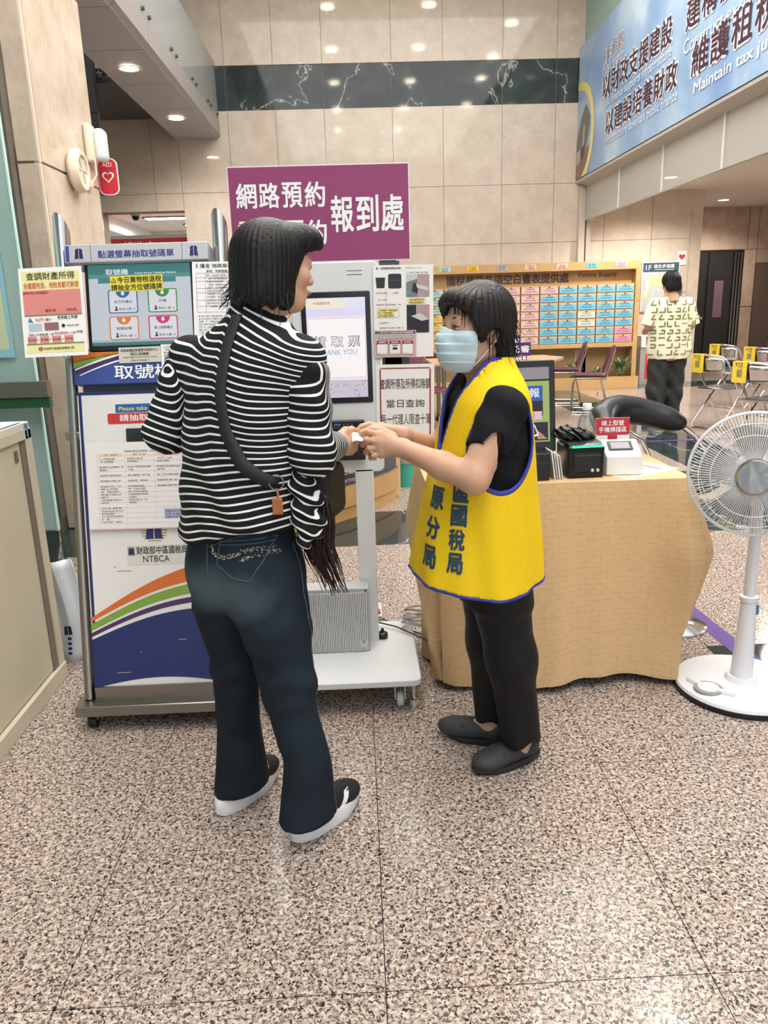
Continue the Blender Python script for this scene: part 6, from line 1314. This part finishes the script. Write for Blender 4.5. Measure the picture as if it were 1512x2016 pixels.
MB().tube([(.0125*math.cos(2*PI*i/24)*1.4, -.002, .018+.018*math.sin(2*PI*i/24)) for i in range(24)], .0018, 6, True).build('ring', M_CHROME, kc, True); MB().tube([(0, -.003, .003), (.003, -.005, -.012), (.0, -.005, -.022)], .003, 6).build('loop', mat('tan leather', (166, 98, 62), .6), kc, True); MB().box(-.013, .013, -.009, -.003, -.062, -.02).build('fob', mat('tan leather', (166, 98, 62)), kc, bevel=.005); MB().lathe([(0, -.004), (.004, 0), (0, .004)], (.013, -.006, -.036), 8).build('bead', mat('brass', (196, 150, 60), .3, metal=1), kc, True)
# long lock of hair hanging past her hip
rd = random.Random(12); lk = MB()
for k in range(190):
    a = rd.uniform(0, 2*PI); r0 = rd.uniform(0, 1)**.5; ox, oy = r0*math.cos(a), r0*math.sin(a); e = rd.uniform(.55, 1.0); ph = rd.uniform(0, 6); pts = []
    for i in range(9):
        u = i/8*e; w = .026+.02*math.sin(PI*min(1, u*1.1))-.018*max(0, u-.75); sway = .012*math.sin(u*7+ph*.3); pts.append((-.135+.05*u+ox*w+sway+.014*max(0, u-.8)*ox*6, 1.905+.0*u+oy*w*.7, 1.0-.31*u+.004*math.sin(ph+u*9)))
    lk.tube(pts, [.0022*(1-.08*i) for i in range(9)], 4)
tag(lk.build('hair_lock', M_HAIRB, w1, True), 'long dark brown wavy hair', kind='stuff')

# ------------------------------------------------------------------ woman in the yellow vest
F2 = Vector((-.98, -.2, 0)).normalized(); L2 = Vector((-F2.y, F2.x, 0)); TW2 = math.atan2(-F2.y, -F2.x)
HM2 = head_frame((.338, 2.2, 1.352), (-.93, -.36), R(2), R(0))
SHn, ELn = (.392, 2.058, 1.145), (.300, 1.988, .972); WRn = (.126, 2.098, 1.036)
SHf, ELf, WRf = (.345, 2.34, 1.15), (.245, 2.345, .985), (.135, 2.2, 1.05)
gl = G((.09, 1.92, .92), (.36, 2.16, 1.12), .004); gk = G((-.035, 2.04, .985), (.155, 2.235, 1.125), .0026)
fL = [[(.056, 2.1, 1.079), (.024, 2.085, 1.091), (.006, 2.1, 1.085), (-.007, 2.12, 1.077)], [(.05, 2.095, 1.063), (.019, 2.08, 1.07), (.008, 2.1, 1.054), (.019, 2.125, 1.042)], [(.051, 2.1, 1.044), (.024, 2.085, 1.046), (.016, 2.105, 1.031), (.027, 2.125, 1.023)], [(.058, 2.105, 1.027), (.036, 2.09, 1.024), (.029, 2.105, 1.014), (.041, 2.12, 1.009)]]
hL = smin(hand_field(gk, (.118, 2.1, 1.04), fL, [(.092, 2.128, 1.066), (.063, 2.14, 1.084), (.032, 2.142, 1.089), (.006, 2.137, 1.083)]), gk.cone((.118, 2.1, 1.04), (.16, 2.075, 1.02), .0245, .029), .015)
fR = [[(.062, 2.178, 1.088), (.03, 2.168, 1.099), (.007, 2.16, 1.095), (-.008, 2.152, 1.084)], [(.058, 2.19, 1.078), (.026, 2.19, 1.084), (.012, 2.182, 1.07), (.022, 2.175, 1.062)], [(.058, 2.2, 1.064), (.03, 2.205, 1.066), (.02, 2.195, 1.053), (.03, 2.185, 1.047)], [(.064, 2.208, 1.05), (.04, 2.212, 1.048), (.032, 2.203, 1.038), (.04, 2.195, 1.034)]]
hR = smin(hand_field(gk, (.122, 2.2, 1.06), fR, [(.1, 2.185, 1.075), (.07, 2.165, 1.085), (.042, 2.155, 1.086), (.018, 2.15, 1.08)]), gk.cone((.122, 2.2, 1.06), (.17, 2.25, 1.04), .024, .027), .015)
arm = smin(gl.cone((.118, 2.1, 1.04), (.22, 2.035, 1.0), .0255, .036), smin(gl.cone((.22, 2.035, 1.0), ELn, .036, .04), gl.cone(ELn, Vector(ELn).lerp(Vector(SHn), .6), .041, .05), .02), .02)
gf = G((.1, 2.12, .92), (.42, 2.43, 1.15), .007); armf = smin(gf.cone((.122, 2.2, 1.06), ELf, .024, .04), gf.cone(ELf, SHf, .04, .048), .02)
gb = G((.2, 2.02, .02), (.56, 2.42, 1.27), .01)
d = gb.loft([(.55, .385, 2.2, .075, .1, TW2), (.75, .38, 2.2, .085, .12, TW2), (1.0, .37, 2.2, .09, .13, TW2), (1.15, .37, 2.2, .075, .13, TW2), (1.23, .37, 2.2, .045, .06, TW2)])
d = smin(d, gb.chain([(.38, 2.13, .6), (.43, 2.14, .36), (.475, 2.165, .05)], [.06, .045, .034], .04), .03); d = smin(d, gb.chain([(.38, 2.27, .6), (.395, 2.28, .36), (.41, 2.295, .05)], [.06, .045, .034], .04), .03)
w2 = body('person', [(gh, head_field(gh), HM2), (gk, hL), (gk, hR), (gl, arm), (gf, armf), (gb, d)], M_SKIN)
tag(w2, 'short haired woman in yellow vest and blue face mask handing over a ticket', 'person')
for s in (-1, 1):
    e = MB().lathe([(.0, .0), (.0125, .0), (.0095, .004), (0, .006)], (0, 0, 0), 14).build('eye', mat('eye white', (226, 222, 218)), w2, True); e.matrix_local = HM2 @ Matrix.Translation((s*.031, .0795, .003)) @ Matrix.Rotation(R(-90), 4, 'X') @ Matrix.Diagonal((1, .48, 1, 1))
    MB().lathe([(0, .0035), (.0058, .0035), (.0045, .0062), (0, .0068)], (0, 0, 0), 12).build('iris', mat('iris', (34, 24, 20)), e, True)
    b_ = MB().tube([(s*.013, .086, .024), (s*.03, .086, .03), (s*.05, .073, .025)], [.0018, .0026, .0012], 6).build('eyebrow', mat('brow hair', (84, 64, 56), .6), w2, True); b_.matrix_local = HM2
    l_ = MB().tube([(s*.016, .0855, .0065), (s*.031, .0898, .0092), (s*.047, .08, .004)], [.001, .0017, .001], 5).build('eyelash', M_HAIR, w2, True); l_.matrix_local = HM2
# face mask with ear loops
gm = G((-.085, -.01, -.135), (.085, .14, .03), .0028)
mk = smin(smin(gm.ell((0, .026, -.032), (.06, .062, .084)), gm.cone((0, .082, .012), (0, .1, -.03), .012, .014), .02), gm.ell((0, .05, -.065), (.052, .055, .055)), .03)
for s in (-1, 1): mk = smin(mk, gm.ell((s*.04, .056, -.022), (.025, .021, .023)), .02)
mk = mk-.0075
pz_ = (gm.z+.012)/.026; mk = mk-.0055*(pz_-np.floor(pz_))*np.clip(1-np.abs(gm.x)/.075, 0, 1)**.5*np.where((gm.z < -.014) & (gm.z > -.092), 1, .2)
mk = np.maximum(mk, -(mk+.0065)); nb = -.002-.35*np.abs(gm.x)*np.abs(gm.x)*6; mk = np.maximum(mk, gm.z-(-.004+.0*gm.x)-.012*np.clip(1-np.abs(gm.x)/.03, 0, 1)); mk = np.maximum(mk, -(gm.z+.118)); mk = np.maximum(mk, -(gm.y-.032-.1*np.abs(gm.z+.055)))
m_ = body('face_mask', [(gm, mk, HM2)], mat('mask blue', (190, 213, 222), .7), w2, it=1)
for s in (-1, 1):
    for za, zb in ((-.012, .02), (-.098, -.03)):
        o = MB().tube([(s*.056, .036, za), (s*.07, .012, za+(zb-za)*.45), (s*.079, -.018, zb)], .0016, 5).build('ear_loop', M_WHITE, m_, True); o.matrix_local = HM2
# short dark hair
h_ = smin(gq.ell((0, -.014, .038), (.088, .1, .094)), gq.ell((0, -.058, -.045), (.078, .046, .095)), .035)
for s in (-1, 1): h_ = smin(h_, gq.ell((s*.07, .012, .03), (.026, .055, .062)), .02)
h_ = smin(h_, gq.ell((0, .062, .07), (.07, .042, .038)), .025); ang = np.arctan2(gq.x, -(gq.y+.02))
h_ = h_+.0013*np.sin(ang*39+gq.z*18)+.0009*np.sin(ang*83+gq.z*30+1); h_ = smax(h_, -gq.ell((-.012, .104, -.042), (.11, .078, .108)), .01)
for s in (-1, 1): h_ = smax(h_, -gq.ell((s*.09, -.01, -.045), (.035, .028, .046)), .008)
h_ = np.maximum(h_, -(gq.z+.118-.02*np.sin(ang*9)))
body('hair', [(gq, h_, HM2)], mat('dark hair', (30, 26, 26), .45, spec=.3), w2, it=1)
rd = random.Random(6); sb = MB()
for k in range(150):
    a = rd.uniform(-1.9, 1.9) if k < 100 else rd.choice((-1, 1))*rd.uniform(1.9, 3.0); x, y = .088*math.sin(a), -.014-.1*math.cos(a)
    z = rd.uniform(-.06, .05) if k < 100 else rd.uniform(.05, .085); L_ = rd.uniform(.03, .085) if k < 100 else rd.uniform(.02, .07); fl_r = rd.uniform(-.1, .35) if k < 100 else rd.uniform(-.1, .1)
    p = [Vector((x*(1+fl_r*(i/4)**2), y*(1+fl_r*(i/4)**2), z-L_*i/4)) for i in range(5)]; sb.tube([HM2 @ q for q in p], [.0014, .0013, .0011, .0008, .0003], 4)
tag(sb.build('hair_strands', mat('dark hair', (36, 31, 30)), w2, True), kind='stuff')
# black t-shirt
M_TEE = mat('black jersey', (26, 27, 30), .85, spec=.2)
gt = G((.2, 1.97, .85), (.55, 2.44, 1.27), .007)
d = gt.loft([(.85, .365, 2.2, .125, .155, TW2), (1.0, .367, 2.2, .115, .155, TW2), (1.1, .369, 2.2, .108, .152, TW2), (1.17, .37, 2.2, .095, .14, TW2), (1.22, .371, 2.2, .065, .09, TW2), (1.26, .372, 2.2, .05, .055, TW2)], 1.1)
cut = Vector(SHn).lerp(Vector(ELn), .62); sl = smin(gt.cone(SHn, ELn, .062, .056), gt.ell(SHn, (.058, .055, .05)), .02); sl = np.maximum(sl, gt.half(cut, Vector(ELn)-Vector(SHn)))
cut2 = Vector(SHf).lerp(Vector(ELf), .6); sf2 = np.maximum(gt.cone(SHf, ELf, .06, .058), gt.half(cut2, Vector(ELf)-Vector(SHf)))
d = smin(smin(d, sl, .02), sf2, .02)+.003*np.sin(gt.z*60+gt.x*40); d = smax(d, -gt.ell((.325, 2.185, 1.25), (.06, .06, .075)), .008)
body('t_shirt', [(gt, d)], M_TEE, w2)
# yellow vest with blue piping
M_VEST = mat('yellow vest cloth', (238, 200, 24), .7, spec=.3, noise=(120, .04)); M_PIPE = mat('blue piping', (50, 58, 150), .6)
gv = G((.08, 1.94, .575), (.6, 2.46, 1.285), .005)
vs_ = gv.loft([(.57, .335, 2.2, .205, .205, TW2), (.64, .336, 2.2, .199, .2, TW2), (.75, .342, 2.2, .185, .193, TW2), (.9, .35, 2.2, .158, .186, TW2), (1.02, .36, 2.2, .137, .18, TW2), (1.11, .364, 2.2, .124, .172, TW2), (1.17, .368, 2.2, .112, .158, TW2), (1.21, .371, 2.2, .094, .13, TW2), (1.245, .374, 2.2, .075, .095, TW2), (1.275, .376, 2.2, .062, .07, TW2)], 1.05)
ff_ = (gv.x-.36)*F2.x+(gv.y-2.2)*F2.y; ll_ = (gv.x-.36)*L2.x+(gv.y-2.2)*L2.y; th_ = np.arctan2(ll_, ff_)
vs_ = vs_+np.clip((1.05-gv.z)*1.6, 0, 1)*(.009*np.sin(th_*6+.5+gv.z*2)+.004*np.sin(th_*13+gv.z*8)); shell = np.maximum(vs_, -(vs_+.009)); mid = vs_+.0045
# cutters (negative inside the hole)
ca, sa = math.cos(.25), math.sin(.25); pf, pz = ff_-.0, gv.z-1.045; e1 = (ca*pf+sa*pz)/.092; e2 = (-sa*pf+ca*pz)/.128
hole = (np.sqrt(e1**2+e2**2)-1)*.1; hole = np.where(np.abs(ll_) > .05, hole, .2)
neck = np.maximum(np.abs(ll_)-.072*np.clip((gv.z-.98)/.24, 0, 1), 1.02-gv.z); neck = np.maximum(neck, -(ff_+.02)); neck2 = np.sqrt((ff_-.01)**2+(ll_)**2)-.066; neck = np.minimum(neck, np.maximum(neck2, 1.2-gv.z)); hem = .632+.018*np.cos(2*th_)-gv.z
dv = np.maximum(np.maximum(shell, -hole), np.maximum(-neck, hem)); ve = body('vest', [(gv, dv)], M_VEST, w2, it=2)
ok = np.maximum(0, 0)
def pipe(cutf, *others):
    p = np.sqrt(mid**2+cutf**2)-.0068
    for o_ in others: p = np.maximum(p, -o_-.004)
    return p
hp_ = pipe(hole, neck, -hem)
for nm, f_ in (('armhole_piping', np.maximum(hp_, -ll_)), ('armhole_piping', np.maximum(hp_, ll_)), ('neck_piping', pipe(neck, hole, -hem)), ('hem_piping', pipe(hem, hole, neck))): body(nm, [(gv, f_)], M_PIPE, ve, it=1)
vt = tree_of(ve)
def vest_text(s, u, z, h, w):
    c, fs = text_geo(s, 0, 0, h, w, .03); me = _pyd(c, fs); bm = bmesh.new(); bm.from_mesh(me); bmesh.ops.triangulate(bm, faces=bm.faces); bmesh.ops.subdivide_edges(bm, edges=[e for e in bm.edges if e.calc_length() > .012], cuts=2)
    out = Vector((-.5, -.866, 0)); ax = Vector((.866, -.5, 0)); okk = True
    for v in bm.verts:
        o = Vector((.36, 2.2, 0))+ax*(u+v.co.x)+out*.5; o.z = z+v.co.y; hit = vt.ray_cast(o, -out)
        if hit[0] is None: okk = False; break
        v.co = hit[0]+out*.0022
    if okk: bm.to_mesh(me); me.update(); obj('lettering', me, mat('vest print', (44, 70, 92), .6), ve)
    bm.free()
for i, c in enumerate('豐原分局'): vest_text(c, -.075-.006*i, .975-.082*i, .064, .055)
for i, c in enumerate('中區國稅局'): vest_text(c, .004-.003*i, .99-.067*i, .061, .048)
# trousers, ankles, loafers
M_TRO = mat('black trousers', (20, 21, 23), .6, spec=.3)
g = G((.22, 2.0, .05), (.6, 2.44, .78), .007)
dn = g.chain([(.385, 2.125, .66), (.437, 2.14, .37), (.475, 2.16, .06)], [.096, .07, .062], .05); df = g.chain([(.38, 2.275, .66), (.395, 2.28, .37), (.41, 2.295, .06)], [.096, .068, .058], .05)
d = smin(smin(dn, df, .012), g.loft([(.56, .385, 2.2, .11, .155, TW2), (.66, .375, 2.2, .105, .15, TW2), (.78, .37, 2.2, .1, .14, TW2)]), .04); d = d+.0022*np.sin(g.z*22+g.x*75)*np.clip((.5-g.z)*3, 0, 1)
d = np.maximum(d, .082+.0*g.x-g.z-.012*np.sin(g.x*60)); body('trousers', [(g, d)], M_TRO, w2)
for heel, toe in (((.545, 2.205), (.312, 2.098)), ((.445, 2.268), (.252, 2.345))):
    FM, L_ = foot_frame(heel, toe); shoe_sole(w2, FM, mat('dark sole', (38, 38, 40), .6), L_, .096, 0, .024, .008, 'shoe_sole')
    g = G((-.06, -.15, .01), (.06, .15, .11), .004); u_ = smin(g.ell((0, .068, .034), (.045, .058, .028)), g.ell((0, .0, .04), (.04, .09, .036)), .02); u_ = smin(u_, g.ell((0, -.075, .046), (.037, .046, .04)), .02); u_ = np.maximum(u_, .016-g.z)
    u_ = smax(u_, -g.ell((0, -.045, .088), (.029, .055, .036)), .006); body('loafer', [(g, u_, FM)], mat('charcoal rubber', (52, 53, 56), .6), w2)
    o = MB().tube([(-.034, .03, .058), (0, .036, .072), (.034, .03, .058)], .005, 8).build('loafer_strap', mat('charcoal rubber', (52, 53, 56)), w2, True); o.matrix_local = FM
    g = G((-.05, -.13, .02), (.05, .02, .13), .005); body('foot', [(g, smin(g.cone((0, -.06, .13), (0, -.06, .06), .03, .034), g.ell((0, -.04, .05), (.03, .06, .03)), .02), FM)], M_SKIN, w2)
# ticket slip between the hands
sl = MB().grid(lambda u, v: (-.022+.036*u, 2.078+.004*u+.02*v, 1.064+.004*u+(.024-.012*u)*v+.003*math.sin(5*u)), 6, 3).build('ticket_slip', mat('slip paper', (240, 238, 236), .6), None, True); sl.modifiers.new('thick', 'SOLIDIFY').thickness = .0008; tag(sl, 'small white ticket slip held between the two women', 'ticket')

# ------------------------------------------------------------------ person in the patterned shirt, far right
HM3 = head_frame((3.43, 8.57, 1.565), (-.12, .99), R(-12)); gh3 = G((-.1, -.12, -.21), (.1, .125, .13), .006)
g3 = G((2.95, 8.25, .02), (3.9, 8.95, 1.5), .016)
d = g3.loft([(.75, 3.45, 8.58, .17, .12, 0), (1.1, 3.45, 8.58, .17, .12, 0), (1.35, 3.45, 8.57, .17, .1, 0), (1.44, 3.44, 8.56, .08, .07, 0), (1.48, 3.44, 8.56, .06, .06, 0)])
for s in (-1, 1):
    d = smin(d, g3.chain([(3.45+s*.19, 8.57, 1.36), (3.45+s*.235, 8.56, 1.12), (3.45+s*.2, 8.76, 1.06), (3.45+s*.12, 8.86, 1.1)], [.05, .042, .034, .03], .03), .03); d = smin(d, g3.chain([(3.45+s*.09, 8.58, .8), (3.45+s*.1, 8.58, .45), (3.45+s*.1, 8.56+s*.04, .06)], [.1, .07, .045], .03), .04)
w3 = body('person', [(gh3, head_field(gh3), HM3), (g3, d)], M_SKIN); tag(w3, 'person in cream shirt with olive line pattern seen from behind near the doors', 'person')
gq3 = G((-.125, -.17, -.17), (.125, .15, .17), .006); h_ = smin(gq3.ell((0, -.02, .035), (.094, .112, .1)), gq3.ell((0, -.06, -.045), (.085, .06, .075)), .03); h_ = smax(h_, -gq3.ell((0, .1, -.05), (.12, .09, .1)), .01); h_ = h_+.003*np.sin(np.arctan2(gq3.x, -gq3.y)*30+gq3.z*20); h_ = np.maximum(h_, -(gq3.z+.1)); body('hair', [(gq3, h_, HM3)], M_HAIR, w3, it=1)
gs3 = G((3.1, 8.35, .76), (3.8, 8.85, 1.47), .012)
d = gs3.loft([(.76, 3.455, 8.58, .225, .16, 0), (.86, 3.455, 8.58, .245, .17, 0), (1.0, 3.452, 8.58, .235, .165, 0), (1.2, 3.45, 8.58, .215, .15, 0), (1.34, 3.448, 8.575, .2, .12, 0), (1.4, 3.445, 8.57, .13, .09, 0), (1.45, 3.44, 8.565, .08, .075, 0)])
for s in (-1, 1): d = smin(d, np.maximum(gs3.cone((3.45+s*.18, 8.57, 1.35), (3.45+s*.25, 8.56, 1.1), .075, .085), gs3.half((3.45+s*.24, 8.56, 1.12), (s*.25, 0, -1))), .03)
d = d+.006*np.sin(gs3.x*32+gs3.z*6)*np.clip((1.2-gs3.z)*2, 0, 1); d = np.maximum(d, gs3.half((3.44, 8.56, 1.425), (0, .2, 1))); sh3 = body('patterned_shirt', [(gs3, d)], mat('cream shirt cloth', (232, 226, 204), .8), w3); t3 = tree_of(sh3)
rd = random.Random(21); ol = (MB(), MB())
for ci in range(7):
    for ri in range(9):
        cx, cz = -.24+ci*.08, .82+ri*.075; shp = rd.choice(([(0, 0), (.055, 0), (.055, .045)], [(0, .05), (0, 0), (.045, 0)], [(0, 0), (0, .055)], [(0, 0), (.055, 0), (.055, .035), (.02, .035)], [(.05, 0), (0, 0), (.03, .05)], [(0, .03), (.06, .03)]))
        P = [p for p in stuck_on(t3, dens([(cx+x, cz+z) for x, z in shp], 3), (3.45, 8.58), (1, 0), (0, -1), .6, .001) if p is not None]
        if len(P) > 2: ol[rd.random() < .4].tube(P, .0085, 4)
tag(ol[0].build('olive_print', mat('olive print', (176, 158, 74), .7), sh3), kind='stuff'); tag(ol[1].build('khaki_print', mat('khaki print', (136, 126, 72), .7), sh3), kind='stuff')
g = G((3.15, 8.35, .06), (3.8, 8.85, .9), .012); d = smin(g.chain([(3.36, 8.58, .8), (3.34, 8.57, .4), (3.345, 8.54, .07)], [.125, .105, .09], .04), g.chain([(3.54, 8.58, .8), (3.55, 8.6, .4), (3.545, 8.62, .1)], [.12, .098, .085], .04), .02); d = np.maximum(d, .07-g.z)+.006*np.sin(g.z*30+g.x*40); body('trousers', [(g, d)], mat('dark green trousers', (38, 42, 40), .7), w3)
for heel, toe in (((3.345, 8.44), (3.33, 8.7)), ((3.545, 8.56), (3.55, 8.82))):
    FM, L_ = foot_frame(heel, toe); shoe_sole(w3, FM, mat('pale sole', (214, 210, 204), .6), L_, .1, 0, .03, .01, 'shoe_sole'); g = G((-.06, -.15, .01), (.06, .15, .11), .008); u_ = smin(g.ell((0, .05, .045), (.045, .08, .035)), g.ell((0, -.06, .05), (.04, .065, .045)), .02); body('shoe_upper', [(g, np.maximum(u_, .02-g.z), FM)], mat('pale shoe', (206, 200, 196), .6), w3)
